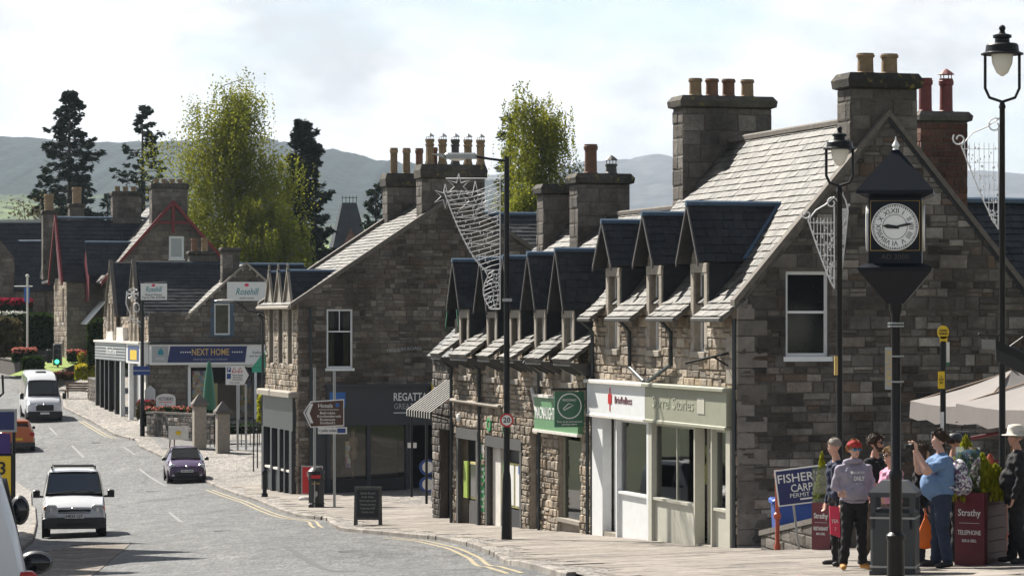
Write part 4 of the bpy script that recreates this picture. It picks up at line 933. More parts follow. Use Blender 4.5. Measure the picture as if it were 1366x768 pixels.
for sx, x0 in ((1, -.3), (-1, D4 + .3)):
    mb = MB(); k = (r4 - e4) / (D4 / 2) * .3; mb.prism([(x0, -.09, e4 - k - .1), (D4 / 2, -.09, r4 - .02), (D4 / 2, -.09, r4 + .16), (x0, -.09, e4 - k + .08)], (0, .26, 0)); mb.build('skew', 'dressed_dark', H4.root)
    mb = MB(); mb.prism([(x0, W4 - .1, e4 - k - .1), (D4 / 2, W4 - .1, r4 - .02), (D4 / 2, W4 - .1, r4 + .22), (x0, W4 - .1, e4 - k + .14)], (0, .3, 0)); mb.build('skew', 'dressed_dark', H4.root)
mb = MB(); mb.tube([(-.35, .0, e4 - .28), (-.35, W4, e4 - .28)], .07, 6); mb.build('gutter', 'dressed', H4.root)
H4.chimney(D4 / 2 - 1.25, D4 / 2 + 1.2, .1, .95, 2.5, 5.3, [(D4 / 2 - .85 + i * .5, .5, 1.0, .15, 'pot_buff' if i != 2 else 'gutter', 'tall') for i in range(5)] + [(D4 / 2 - .6, .85, .7, .14, 'terracotta', '')], cap=.55, oh=.08)
H4.chimney(D4 / 2 - 1.3, D4 / 2 + 1.0, W4 - .7, W4 + .1, 2.4, 5.2, [(D4 / 2 - .95 + i * .52, W4 - .3, 1.05, .15, 'pot_buff' if i < 2 else 'terracotta' if i == 2 else 'pot_buff', 'plain2') for i in range(4)], cap=.55, oh=.1)
H4.finish()
# dark shop on the gable
zg4 = -6.6
f = MB(); f.box((1.05, -.22, -4.0), (6.1, .1, -2.55)); sh = f.build('shopfront', 'charcoal', H4.root)
def q4(n_, lo, hi, m): return MB().box(lo, hi).build(n_, m, sh, loc=(0, 0, 0))
q4('cornice', (1.0, -.32, -2.55), (6.15, .12, -2.45), 'charcoal')
lettering('REGATTA', .42, 'white_sign', sh, (4.25, -.226, -2.95), FACE, width=1.3, bold=.012); lettering('GREAT OUTDOORS', .3, 'grey_sign', sh, (4.72, -.226, -3.3), FACE, width=2.2); q4('rule', (3.6, -.23, -3.55), (4.6, -.222, -3.52), 'white_sign')
q4('poster', (1.15, -.23, -3.3), (1.75, -.222, -2.75), 'blue_bright')
for a, b in ((1.05, 1.2), (2.6, 2.75), (4.1, 4.2), (5.85, 6.0)): q4('pilaster', (a, -.14, -7), (b, .1, -4.0), 'charcoal')
q4('stall_riser', (1.2, -.1, -7), (4.1, .1, -6.0), 'black'); q4('window_pane', (1.2, -.02, -6.0), (2.6, -.008, -4.0), 'glass_clear'); q4('window_pane', (2.75, -.02, -6.0), (4.1, -.008, -4.0), 'glass_clear')
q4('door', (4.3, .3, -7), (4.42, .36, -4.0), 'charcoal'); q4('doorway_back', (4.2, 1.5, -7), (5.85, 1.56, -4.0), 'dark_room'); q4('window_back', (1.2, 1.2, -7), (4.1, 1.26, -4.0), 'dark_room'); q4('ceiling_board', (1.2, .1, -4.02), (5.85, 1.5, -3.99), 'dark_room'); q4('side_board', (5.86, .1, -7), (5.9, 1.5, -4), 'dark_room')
mb = MB(); mb.lathe([(.14, 0), (.02, .02), (.02, .7), (.17, .72), (.22, .95), (.15, 1.15), (.2, 1.35), (.18, 1.5), (.05, 1.56), (.09, 1.68), (.08, 1.8), (.03, 1.86)], 10, 0, None, (2.2, .5, -6.0)); mb.build('mannequin', 'pot_buff', sh, loc=(0, 0, 0), auto=60)
q4('display_item', (1.9, .4, -5.6), (2.1, .5, -4.6), 'stickers'); q4('timber_panel', (.45, -.06, -7), (1.05, .05, -4.0), 'charcoal')
pl = MB().box((5.05, -.36, -2.9), (5.85, -.33, -2.4)).build('wall_sign', 'yellow', H4.root); lettering('LOCAL', .25, 'charcoal', pl, (5.4, -.362, -2.65), FACE, width=.6)
tx = lettering('MOULIN ROAD', .17, 'grey_sign', H4.root, (4.05, -.06, -1.15 + 7.0), FACE, width=1.3); tx.rotation_euler[1] = R(-4)
# street side shopfront of the outfitter
f = MB(); f.box((-.16, .3, -4.2), (.02, 5.95, -2.95)); sd = f.build('shopfront', 'bin_grey', H4.root)
def q5(n_, lo, hi, m): return MB().box(lo, hi).build(n_, m, sd, loc=(0, 0, 0))
MB().bbox((-.38, -.05, -2.95), (.05, 6.15, -2.72), .05).build('cornice', 'dressed', sd, loc=(0, 0, 0))
for a, b in ((.3, .75), (1.55, 1.75), (2.5, 2.9), (4.0, 4.3), (5.6, 5.95)): q5('pilaster', (-.2, a, -7), (.05, b, -4.2), 'charcoal')
for a, b in ((.75, 1.55), (1.75, 2.5), (2.9, 4.0), (4.3, 5.6)): q5('window_pane', (-.02, a, -5.75), (0, b, -4.2), 'glass_dark'); q5('stall_riser', (-.08, a, -7), (.03, b, -5.75), 'bin_grey'); q5('sill', (-.16, a, -5.78), (.02, b, -5.7), 'white_worn')
H4.pipe([(.45, -.1, .4), (.45, -.1, -6.9)], .05)
q = MB(); q.tube([(-.3, W4 + .05, .2), (-.12, W4 + .05, -.1), (-.12, W4 + .05, -6.8)], .05, 8); q.build('downpipe', 'pipe', H4.root)

# ---- furniture shop with guest-house gables ------------------------------------------
NX, NY = -20.1, 166.0
H5 = House('furniture_shop', 'stone shop with long blue and white fascia and small steep gables above', 'building', (NX, NY), RZ, -6.6)
zb = -6.6; e5, r5 = 1.6, 3.05
# front block: wall, gable over the right half, cross roof behind
def S5(px, Y=168.0): return (px - 200) / (F / Y) / .96
gx0, gx1 = 2.3, 8.2; gxm = 5.45; za5 = 3.05; ze5 = .35
w5 = (3.65, -.9, 4.55, .85)
H5.wall(FG, [(0, zb), (8.2, zb), (8.2, ze5), (0, ze5)], [w5[:3] + (ze5,), (2.2, zb, 8.2, -2.6)], (.22, .36), (.35, .8), .04, 'mortar', 'stone_far', name='front_wall')
H5.wall(FG, [(gx0, ze5), (8.6, ze5), (gxm, za5)], [(w5[0], ze5, w5[2], w5[3])], (.22, .36), (.35, .8), .04, 'mortar', 'stone_far', name='front_gable')
H5.window(FG, *w5, rec=.1, t=.09, style='plain', pm='curtain', sm='lead')
mb = MB(); mb.box((3.45, -.05, -1.0), (3.65, .02, .95)); mb.box((4.55, -.05, -1.0), (4.75, .02, .95)); mb.box((3.45, -.05, .85), (4.75, .02, 1.05)); mb.build('window_surround', 'lead', H5.root)
for sx, x1, z1 in ((-1, gx0 - .3, ze5 - .35), (1, 8.7, ze5 - .1)):
    mb = MB(); mb.prism([(x1, -.16, z1 - .1), (gxm, -.16, za5 - .02), (gxm, -.16, za5 + .14), (x1, -.16, z1 + .08)] if sx < 0 else [(gxm, -.16, za5 - .02), (x1, -.16, z1 - .1), (x1, -.16, z1 + .08), (gxm, -.16, za5 + .14)], (0, .1, 0)); mb.build('bargeboard', 'dressed', H5.root)
    for i in range(8): k = (i + .5) / 8; mb = MB(); c = Vector((gxm + (x1 - gxm) * k, -.18, za5 + (z1 - za5) * k - .12)); mb.box((c.x - .05, c.y, c.z - .07), (c.x + .05, c.y + .05, c.z + .07)); mb.build('bargeboard_drop', 'dressed', H5.root)
Ls = math.hypot(gxm - gx0 + .3, za5 - ze5 + .3); H5.roof(Fr((gx0 - .3, -.1, ze5 - .3), (0, -1, 0), (gxm - gx0 + .3, 0, za5 - ze5 + .3)), [(-6, 0), (0, 0), (0, Ls), (-6, Ls)], 'slate', .28, (.3, .5))
Lr = math.hypot(3.2, za5 - .3); H5.roof(Fr((gxm + 3.2, -.1, .3), (0, 1, 0), (-3.2, 0, za5 - .3)), [(0, 0), (6, 0), (6, Lr), (0, Lr)], 'slate_dark', .28, (.3, .5))
# main roof, ridge across, dark slope to the camera
Lm = math.hypot(3.0, r5 - .1); H5.roof(Fr((-.1, .6, .1), (1, 0, 0), (0, 3.0, r5 - .1)), [(0, 0), (3.6, 0), (6.0, Lm), (0, Lm)], 'slate_dark', .26, (.28, .45), .02)
H5.roof(Fr((9.5, 6.6, .1), (-1, 0, 0), (0, -3.0, r5 - .1)), [(0, 0), (9.6, 0), (9.6, Lm), (0, Lm)], 'slate_dark', .3, (.3, .5))
H5.roof(Fr((5.4, 2.2, 1.6), (1, 0, 0), (0, 1.4, 1.4)), [(0, 0), (4.2, 0), (4.2, 2), (0, 2)], 'slate_dark', .26, (.28, .45), .02)
mb = MB(); mb.tube([(0, 3.6, r5 + .05), (9.5, 3.6, r5 + .05)], .09, 6); mb.build('ridge_lead', 'lead', H5.root)
mb = MB(); mb.tube([(-.1, .5, .02), (2.4, .5, .02)], .07, 6); mb.build('gutter', 'lead', H5.root)
# street side with two steep stone gables and a low wing
sides = [(-.0, .6, 6.6, -.1, 'a'), ]
H5.wall(fr4, [(-17, zb), (0, zb), (0, .1), (-17, .1)], [(-17, zb, 0, -2.5)], (.22, .36), (.35, .7), .04, 'mortar_row', 'stone_row', name='street_wall')
for (yc, hw, za) in ((3.6, 1.7, 3.25), (12.2, 1.9, 3.35)):
    H5.wall(Fr((-.25, 0, 0), (0, -1, 0), (0, 0, 1)), [(-yc - hw, -2.3), (-yc + hw, -2.3), (-yc + hw, .3), (-yc, za), (-yc - hw, .3)], [(-yc - 1.1, -1.6, -yc - .35, .9), (-yc + .35, -1.6, -yc + 1.1, .9)], (.2, .34), (.3, .6), .04, 'mortar_row', 'stone_row', name='street_gable')
    for s_ in (-.72, .72): H5.window(Fr((-.25, 0, 0), (0, -1, 0), (0, 0, 1)), -yc + s_ - .37, -1.6, -yc + s_ + .37, .9, rec=.15, t=.06, sill=False)
    for sy in (-1, 1):
        mb = MB(); mb.prism([(-.4, yc + sy * (hw + .15), .1), (-.4, yc, za + .02), (-.4, yc, za + .16), (-.4, yc + sy * (hw + .15), .25)], (.22, 0, 0)); mb.build('skew', 'dressed_dark', H5.root)
        L_ = math.hypot(hw, za - .2); H5.roof(Fr((-.2, yc + sy * hw, .2), (1, 0, 0) if sy < 0 else (-1, 0, 0), (0, -sy * hw, za - .2)), [(0, 0), (2.8, 0), (5.5, L_), (0, L_)] if sy < 0 else [(-2.8, 0), (0, 0), (0, L_), (-5.5, L_)], 'slate_dark', .26, (.28, .45), .02, name='gable_roof')
H5.wall(Fr((0, 8.2, 0), (1, 0, 0), (0, 0, 1)), [(.1, -2.5), (6, -2.5), (6, .2), (.1, .2)], (), None, name='wing_wall')
H5.chimney(gxm - 1.2, gxm - .25, .6, 1.25, 2.0, 3.75, [], cap=.25, oh=.1)
H5.chimney(3.0, 4.4, 4.0, 4.7, 2.6, 3.6, [(3.3, 4.3, .75, .18, 'terracotta', ''), (3.9, 4.3, .8, .18, 'pot_buff', '')], cap=.25, oh=.1)
H5.finish()
def q6(n_, lo, hi, m, par=None): return MB().box(lo, hi).build(n_, m, par or H5.root, loc=(0, 0, 0) if par else None)
fa = q6('fascia_sign', (.0, -.5, -2.55), (6.55, .0, -1.42), 'white_sign')
q6('fascia_panel', (.08, -.51, -2.42), (1.0, -.5, -1.52), 'grey_sign', fa); mb = MB(); mb.prism([(.95, -.515, -2.42), (5.3, -.515, -2.42), (5.42, -.515, -1.52), (1.1, -.515, -1.52)], (0, .01, 0)); mb.build('fascia_panel', 'navy_sign', fa, loc=(0, 0, 0))
mb = MB(); mb.prism([(.42, -.52, -2.0), (.72, -.52, -2.0), (.72, -.52, -1.8), (.57, -.52, -1.62), (.42, -.52, -1.8)], (0, .012, 0)); mb.build('emblem', 'teal', fa, loc=(0, 0, 0)); lettering('BOXLEY', .14, 'white_sign', fa, (.55, -.516, -2.2), FACE, width=.5)
lettering('NEXT HOME', .52, 'gold', fa, (3.35, -.52, -1.86), FACE, width=2.1, bold=.01); lettering('FURNITURE & FLOORING SHOWROOMS', .15, 'grey_sign', fa, (3.35, -.52, -2.26), FACE, width=1.9)
lettering('•••••', .3, 'white_sign', fa, (1.95, -.52, -1.86), FACE, width=.6); lettering('•••••', .3, 'white_sign', fa, (4.85, -.52, -1.86), FACE, width=.6); lettering('Quality\nand Service', .2, 'green_sign', fa, (5.95, -.505, -1.97), FACE, width=.8)
q6('canopy', (-.05, -.6, -1.42), (6.6, .1, -1.3), 'black')
rs_ = q6('guest_house_sign', (4.35, -.2, 1.0), (6.55, -.1, 2.05), 'white_sign'); lettering('Rosehill', .55, 'teal', rs_, (5.45, -.21, 1.5), FACE, width=1.3, shear=.3); lettering('GUEST HOUSE', .12, 'gutter', rs_, (5.45, -.21, 1.14), FACE, width=.8); MB().ball((5.45, -.21, 1.88), (.13, .02, .09)).build('emblem', 'pink_sign', rs_, loc=(0, 0, 0))
# glazed shop below, stone pier on the left
q6('window_frame', (2.2, -.06, -2.7), (8.2, .05, -2.55), 'white_paint')
for a in (2.25, 5.0, 6.0, 7.2): q6('mullion', (a - .08, -.05, zb), (a + .08, .05, -2.7), 'white_paint')
for a, b in ((2.33, 4.92), (5.08, 5.92), (6.08, 7.12), (7.28, 8.2)): q6('window_pane', (a, 0, -6), (b, .012, -2.7), 'glass_clear')
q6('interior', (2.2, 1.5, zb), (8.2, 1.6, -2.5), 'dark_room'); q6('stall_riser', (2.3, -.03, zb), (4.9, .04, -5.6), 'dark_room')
for (a, b, c, d, m) in [(2.5, 3.3, -4.9, -2.9, 'stickers'), (3.4, 3.9, -5.0, -3.6, 'yellow_pale'), (5.2, 5.8, -5.2, -3.2, 'goods'), (6.2, 6.9, -5.3, -4.2, 'goods')]: q6('display_item', (a, .3, c), (b, .4, d), m)
# side frontage: fascias, posts, panels along the street
q6('side_fascia', (-.5, .0, -2.5), (.0, 5.0, -1.4), 'white_sign'); sf = q6('side_sign', (-.52, .4, -2.35), (-.5, 4.2, -1.5), 'blue_sign'); q6('sign_panel', (-.53, 1.0, -2.3), (-.52, 3.4, -1.75), 'yellow', sf)
q6('shutter_fascia', (-.5, 5.0, -2.45), (.0, 17.2, -1.4), 'bin_grey')
for i in range(6): q6('shutter_slat', (-.53, 5.05, -2.4 + i * .17), (-.5, 17.15, -2.3 + i * .17), 'grey_sign')
lettering('Boxley', .6, 'white_sign', H5.root, (-.54, 10.5, -1.9 + 6.6), FACEX, width=4)
q6('side_cornice', (-.6, -.05, -1.4), (.1, 17.3, -1.28), 'white_worn')
for a, m in ((.1, 'white_paint'), (3.8, 'white_paint'), (7.0, 'white_paint'), (9.0, 'black'), (11.5, 'black'), (13.2, 'black'), (15, 'black'), (16.9, 'gutter')): q6('post', (-.5, a, zb), (-.25, a + .35, -2.45), m)
q6('side_glazing', (.0, .0, zb), (.05, 7.0, -2.45), 'glass_dark'); q6('side_panel', (-.1, .5, zb), (.0, 3.6, -2.45), 'white_worn'); q6('side_panel', (-.1, 9.3, zb), (.0, 11.4, -2.45), 'bin_grey'); q6('side_glazing', (-.05, 11.6, zb), (.05, 16.9, -2.45), 'dark_room')
q6('meter_box', (-.3, 7.5, -1.28), (.3, 10, -.5), 'white_worn'); q6('meter_box', (-.3, 11.5, -1.28), (.3, 14, -.75), 'white_worn')

# ---- house behind the corner house ---------------------------------------------------
H6 = House('rear_house', 'dark slate-roofed house with skylight and red brick chimney behind the corner house', 'building', (4.65, 61.5), RZ, -5.6)
l6 = math.hypot(3.2, 3.4)
H6.wall(Fr((0, 9.9, 0), (1, 0, 0), (0, 0, 1)), [(7.0, -5.6), (17, -5.6), (17, -.3), (7.0, -.3)], (), (.2, .34), (.3, .7), .04, 'mortar', 'stone_corner')
H6.wall(Fr((16, 0, 0), (0, 1, 0), (0, 0, 1)), [(9.9, -5.6), (16.3, -5.6), (16.3, -.3), (9.9, -.3)], (), None, name='end_wall')
H6.roof(Fr((8.2, 9.75, -.45), (1, 0, 0), (0, 3.3, 3.45)), [(0, 0), (9.4, 0), (9.4, l6 + .1), (0, l6 + .1)], 'slate_dark', .24, (.26, .42), .025)
H6.roof(Fr((16.2, 16.3, -.45), (-1, 0, 0), (0, -3.3, 3.45)), [(0, 0), (9.4, 0), (9.4, l6 + .1), (0, l6 + .1)], 'slate_dark', .3, (.3, .5), .025)
mb = MB(); mb.tube([(6.8, 13.0, 3.03), (16.2, 13.0, 3.03)], .09, 6); mb.build('ridge_lead', 'lead', H6.root)
fk = Fr((8.2, 9.75, -.45), (1, 0, 0), (0, 3.3, 3.45)); sk = MB().box((2.2, 2.6, .03), (3.0, 3.6, .14), 0, fk.X).build('skylight', 'lead', H6.root); MB().box((2.28, 2.68, .14), (2.92, 3.52, .15), 0, fk.X).build('pane', 'glass_dark', sk, loc=(0, 0, 0))
H6.chimney(8.05, 9.25, 9.0, 9.7, -2, 4.75, [(8.3, 9.35, .85, .16, 'pot_red', ''), (8.85, 9.35, .85, .16, 'pot_red', 'hat')], sm='brick_red', ch=(.14, .2), cw=(.2, .4), cap=.26, oh=.09, capm='stone_chimney')
H6.finish()

# ---- hotel with red bargeboards, far up the street -----------------------------------
s7 = 18.6; Y7 = 215.0
def L7(px, py): return ((px - 148) / s7 / .961, (HY - py) / s7)
H7 = House('gabled_hotel', 'far stone hotel with red bargeboards and big chimney stack over its gable', 'building', ((148 - CX) / s7, Y7), RZ, -4.8)
xm, hw, za, ze = 4.45, 4.45, 8.35, 3.3; W7 = 12
g7 = (4.2, 4.3, 5.3, 5.95)
H7.wall(FG, [(0, -4.8), (2 * hw, -4.8), (2 * hw, ze), (xm, za), (0, ze)], [g7], (.28, .42), (.5, 1.0), .04, 'mortar', 'stone_far', name='gable_wall')
H7.window(FG, *g7, rec=.1, t=.16, style='plain', pm='grey_sign')
H7.wall(fr4, [(-W7, -4.8), (0, -4.8), (0, ze), (-W7, ze)], [(-3.4, -.5, -2.2, 2.2), (-6.4, -.5, -5.2, 2.2)], (.28, .42), (.4, .8), .04, 'mortar_row', 'stone_row')
for a in (-3.4, -6.4): H7.window(fr4, a, -.5, a + 1.2, 2.2, t=.1)
L_ = math.hypot(hw + .7, za - ze + .75); bv = (hw + .7, 0, za - ze + .75)
H7.roof(Fr((-.7, -.35, ze - .75), (0, -1, 0), bv), [(-W7, 0), (0, 0), (0, L_), (-W7, L_)], 'slate', .4, (.4, .7)); H7.roof(Fr((2 * hw + .7, -.35, ze - .75), (0, 1, 0), (-bv[0], 0, bv[2])), [(0, 0), (W7, 0), (W7, L_), (0, L_)], 'slate_dark', .4, (.4, .7))
for sx, x1 in ((1, -.75), (-1, 2 * hw + .75)):
    mb = MB(); mb.prism([(x1, -.4, ze - .95), (xm, -.4, za - .1), (xm, -.4, za + .22), (x1, -.4, ze - .63)], (0, .12, 0)); mb.build('bargeboard', 'red_barge', H7.root)
mb = MB(); mb.box((xm - .1, -.4, za - 2.2), (xm + .1, -.28, za + .1)); mb.box((xm - 1.1, -.4, za - 1.5), (xm + 1.1, -.29, za - 1.35)); mb.build('gable_post', 'red_barge', H7.root)
H7.chimney(3.1, 5.7, .8, 2.0, 5, 9.4, [(3.5 + i * .58, 1.4, .35, .2, 'pot_buff', '') for i in range(4)], cap=.4); H7.chimney(1.2, 3.3, 7, 8, 5, 9.1, [(1.6 + i * .6, 7.5, .4, .2, 'pot_buff', '') for i in range(3)], cap=.35)
H7.chimney(-2.8, -1.7, 16, 17, 3, 8.0, [(-2.3, 16.5, 1.3, .35, 'pot_buff', '')], cap=.3); H7.chimney(-.9, .2, 15, 16, 3, 8.5, [(-.3, 15.5, 1.3, .35, 'pot_buff', '')], cap=.3)
# wing with dark slope to the camera and red end boards
H7.wall(Fr((0, 4, 0), (1, 0, 0), (0, 0, 1)), [(-2.6, -4.8), (.2, -4.8), (.2, 3), (-2.6, 3)], [], (.28, .42), (.5, 1.0), .04, 'mortar', 'stone_far', name='wing_wall')
H7.wall(Fr((-2.6, 0, 0), (0, -1, 0), (0, 0, 1)), [(-11, -4.8), (-4, -4.8), (-4, 3), (-11, 3)], [(-6.2, -4, -5.4, -1.6), (-6.2, -.3, -5.4, 2.2)], (.28, .42), (.4, .8), .04, 'mortar_row', 'stone_row', name='wing_side')
for b in (-4, -.3): H7.window(Fr((-2.6, 0, 0), (0, -1, 0), (0, 0, 1)), -6.2, b, -5.4, b + 2.45, t=.1)
H7.roof(Fr((-3.0, 3.6, 2.7), (1, 0, 0), (0, 3.6, 4.6)), [(0, 0), (4, 0), (7, 5.84), (0, 5.84)], 'slate_dark', .4, (.4, .7), .03); H7.roof(Fr((3, 10.8, 2.7), (-1, 0, 0), (0, -3.6, 4.6)), [(0, 0), (6, 0), (6, 5.84), (0, 5.84)], 'slate_dark', .5, (.5, .8))
mb = MB(); mb.prism([(-3.1, 3.4, 2.5), (-3.1, 7.2, 7.35), (-3.1, 7.2, 7.7), (-3.1, 3.4, 2.9)], (.15, 0, 0)); mb.prism([(-3.1, 11, 2.5), (-3.1, 7.2, 7.35), (-3.1, 7.2, 7.7), (-3.1, 11, 2.9)], (.15, 0, 0)); mb.build('bargeboard', 'red_barge', H7.root)
mb = MB(); mb.prism([(-3.12, 3.5, -.2 + 2.9), (-3.12, 4.6, 2.8), (-3.12, 7.2, 7.1)], (.05, 0, 0)); mb.build('gable_panel', 'maroon', H7.root)
H7.roof(Fr((-1.4, 1.6, 3.2), (1, 0, 0), (0, 1.6, 2.3)), [(0, 0), (2.6, 0), (4.6, 2.8), (0, 2.8)], 'slate_dark', .35, (.4, .6), .03, name='dormer_roof'); H7.wall(Fr((-1.3, 0, 0), (0, -1, 0), (0, 0, 1)), [(-5, 1.2), (-1.8, 1.2), (-1.8, 3.3), (-3.4, 5.3), (-5, 3.3)], (), None, cm='maroon', name='dormer_front')
mb = MB(); mb.tube([(-3.0, 7.2, 7.45), (4, 7.2, 7.45)], .1, 6); mb.tube([(-1.4, 3.2, 5.55), (3.2, 3.2, 5.55)], .1, 6); mb.build('ridge_lead', 'lead', H7.root)
H7.finish()
sg = MB().box((.2, -.5, 2.05), (1.75, -.4, 2.95)).build('hotel_sign', 'purple_sign', H7.root); lettering('Atholl', .5, 'white_sign', sg, (.97, -.51, 2.4), FACE, width=1.2, bold=.01); lettering('**', .3, 'white_sign', sg, (1.0, -.51, 2.78), FACE)
cp = MB(); cp.prism([(-.2, 1.0, 1.2), (-.2, 9, 1.2), (-1.6, 9, -.4), (-1.6, 1.0, -.4)], (0, 0, .08)); cp.build('canopy', 'white_sign', H7.root)

# ---- house at the far left ----------------------------------------------------------
s8, Y8 = 16.7, 240.0
H8 = House('slated_house', 'far dark-slated stone house behind the red-flowering hedge at left', 'building', ((-30 - CX) / s8, Y8), 0, -3.6)
X8 = lambda px: (px + 30) / s8
Z8 = lambda py: (HY - py) / s8
H8.wall(FG, [(-2, -3.6), (X8(104), -3.6), (X8(104), Z8(388)), (-2, Z8(388))], [(X8(88), .6, X8(92), 3)], (.3, .45), (.5, 1.0), .05, 'mortar', 'stone_far')
H8.roof(Fr((-2, -.4, Z8(390)), (1, 0, 0), (0, 4, Z8(293) - Z8(390))), [(0, 0), (X8(106) + 2, 0), (X8(106) + 2, 7.05), (0, 7.05)], 'slate_dark', .45, (.5, .8), .03)
H8.roof(Fr((X8(106), 7.6, Z8(390)), (-1, 0, 0), (0, -4, Z8(293) - Z8(390))), [(0, 0), (X8(106) + 2, 0), (X8(106) + 2, 7.05), (0, 7.05)], 'slate_dark', .6, (.6, .9), .03)
mb = MB(); mb.box((-2, 3.4, Z8(293) - .12), (X8(106), 3.8, Z8(293) + .12)); mb.build('ridge_lead', 'galv', H8.root)
H8.wall(Fr((0, -2.5, 0), (1, 0, 0), (0, 0, 1)), [(-2, -3.6), (X8(25), -3.6), (X8(25), Z8(345)), (X8(2), Z8(316)), (-2, Z8(316))], (), (.3, .42), (.5, .9), .05, 'mortar', 'stone_far', name='stair_gable')
H8.wall(Fr((0, -3.0, 0), (1, 0, 0), (0, 0, 1)), [(X8(28), -3.6), (X8(102), -3.6), (X8(102), Z8(386)), (X8(28), Z8(386))], [(X8(66), 0, X8(70), 2)], (.3, .42), (.5, .9), .05, 'mortar', 'stone_far', name='front_wing')
H8.roof(Fr((X8(26), -3.3, Z8(388)), (1, 0, 0), (0, 2.4, Z8(323) - Z8(388))), [(0, 0), (X8(103) - X8(26), 0), (X8(103) - X8(26), 4.55), (0, 4.55)], 'slate_dark', .45, (.5, .8), .03, name='front_roof')
H8.roof(Fr((X8(62), -3.9, Z8(372)), (1, 0, 0), (0, 1.6, Z8(341) - Z8(372))), [(0, 0), (X8(103) - X8(62), 0), (X8(103) - X8(62), 2.45), (0, 2.45)], 'slate_dark', .45, (.5, .8), .03, name='porch_roof')
mb = MB(); mb.tube([(X8(26), -.9, Z8(322)), (X8(103), -.9, Z8(322))], .1, 6); mb.build('ridge_lead', 'lead', H8.root)
mb = MB(); mb.tube([(X8(65), -4, Z8(378)), (X8(74), -4, Z8(376)), (X8(84), -4, Z8(368)), (X8(94), -4, Z8(357))], .12, 6); mb.build('curved_eave', 'white_worn', H8.root)
H8.finish()
H9 = House('roofed_villa', 'dark-roofed villa glimpsed between the outfitter chimneys and the row', 'building', (1.5, 128), RZ, -6.6)
H9.wall(FG, [(-3, -6.6), (8, -6.6), (8, 2.2), (-3, 2.2)], (), (.2, .34), (.3, .7), .04, 'mortar', 'stone_outfitter'); H9.roof(Fr((-3, -.3, 2.0), (1, 0, 0), (0, 3, 2.5)), [(0, 0), (11, 0), (11, 3.9), (0, 3.9)], 'slate_dark', .26, (.28, .45), .025); H9.roof(Fr((8, 5.7, 2.0), (-1, 0, 0), (0, -3, 2.5)), [(0, 0), (11, 0), (11, 3.9), (0, 3.9)], 'slate_dark', .4, (.4, .6), .025)
mb = MB(); mb.tube([(-3, 2.7, 4.55), (8, 2.7, 4.55)], .09, 6); mb.build('ridge_lead', 'lead', H9.root); H9.finish()

# ---- house on the near left side of the street (just out of the picture) ------------------
H10 = House('left_street_house', 'tall gabled stone building along the left edge of the street', 'building', (-15.3, 80), RZ, -7.0)
fl = Fr((0, 0, 0), (0, 1, 0), (0, 0, 1)); e10 = 1.6
H10.wall(fl, [(-8, -7), (15, -7), (15, e10), (-8, e10)], [(-6.5 + i * 3.2, -2.6, -5.4 + i * 3.2, -.6) for i in range(7)] + [(-7, -6.5, 14, -4)], (.25, .4), (.4, .8), .04, 'mortar_row', 'stone_far')
for i in range(7): H10.window(fl, -6.5 + i * 3.2, -2.6, -5.4 + i * 3.2, -.6)
MB().box((-.2, -7, -6.6), (-.1, 14, -4)).build('shop_window', 'glass_dark', H10.root)
H10.wall(Fr((-7, -8, 0), (1, 0, 0), (0, 0, 1)), [(0, -7), (7, -7), (7, e10), (3.5, 5.2), (0, e10)], (), None, name='end_gable')
l10 = math.hypot(3.7, 3.6); H10.roof(Fr((.2, 0, e10 - .2), (0, 1, 0), (-3.7, 0, 3.6)), [(-8, 0), (15, 0), (15, l10), (-8, l10)], 'slate', .5, (.5, .8)); H10.roof(Fr((-7.2, 0, e10 - .2), (0, -1, 0), (3.7, 0, 3.6)), [(-15, 0), (8, 0), (8, l10), (-15, l10)], 'slate', .5, (.5, .8))
for yc, za in ((-3.5, 6.2), (1.2, 7.2), (8.5, 6.8)):
    H10.wall(Fr((.06, 0, 0), (0, 1, 0), (0, 0, 1)), [(yc - 1.6, e10 - .2), (yc + 1.6, e10 - .2), (yc, za)], (), None, name='street_gable', cm='mortar_row')
    for sy in (-1, 1): MB().prism([(.15, yc + sy * 1.7, e10 - .3), (.15, yc, za + .1), (-3.4, yc, za + .1), (-1, yc + sy * 1.7, e10 - .3)], (0, 0, .08)).build('gable_roof', 'slate_dark', H10.root)
H10.chimney(-4.4, -2.6, -7.9, -7.1, 3, 7, [(-4 + i * .5, -7.5, .5, .15, 'pot_buff', '') for i in range(3)]); H10.chimney(-4.4, -2.6, 5, 5.8, 3, 7, [(-4 + i * .5, 5.4, .5, .15, 'pot_buff', '') for i in range(3)]); H10.finish(lim=40)

# ---- church spire far behind ---------------------------------------------------------
sp = thing('church_spire', 'grey slated church spire with iron cresting far behind the dark conifer', 'spire', (*at(465, 300, 420).xy, -2), R(10)); ZOFF[sp.name] = 2
mb = MB(); mb.box((-2.2, -2.2, -2), (2.2, 2.2, 9.5)); mb.build('tower', 'stone_far', sp)
mb = MB(); mb.v = [(-2.6, -2.6, 9.5), (2.6, -2.6, 9.5), (2.6, 2.6, 9.5), (-2.6, 2.6, 9.5), (-1.0, -1.0, 16.2), (1.0, -1.0, 16.2), (1.0, 1.0, 16.2), (-1.0, 1.0, 16.2)]; mb.f = [(0, 1, 5, 4), (1, 2, 6, 5), (2, 3, 7, 6), (3, 0, 4, 7), (4, 5, 6, 7)]; mb.m = [0] * 5; mb.build('roof', 'slate_dark', sp)
mb = MB(); mb.prism([(-1.4, -2.9, 9.5), (1.4, -2.9, 9.5), (0, -2.9, 12.6)], (0, 1.2, 0)); mb.build('lucarne', 'brick_red', sp)
mb = MB()
for i in range(5): mb.tube([(-1 + i * .5, -1, 16.2), (-1 + i * .5, -1, 17.2)], .05, 5)
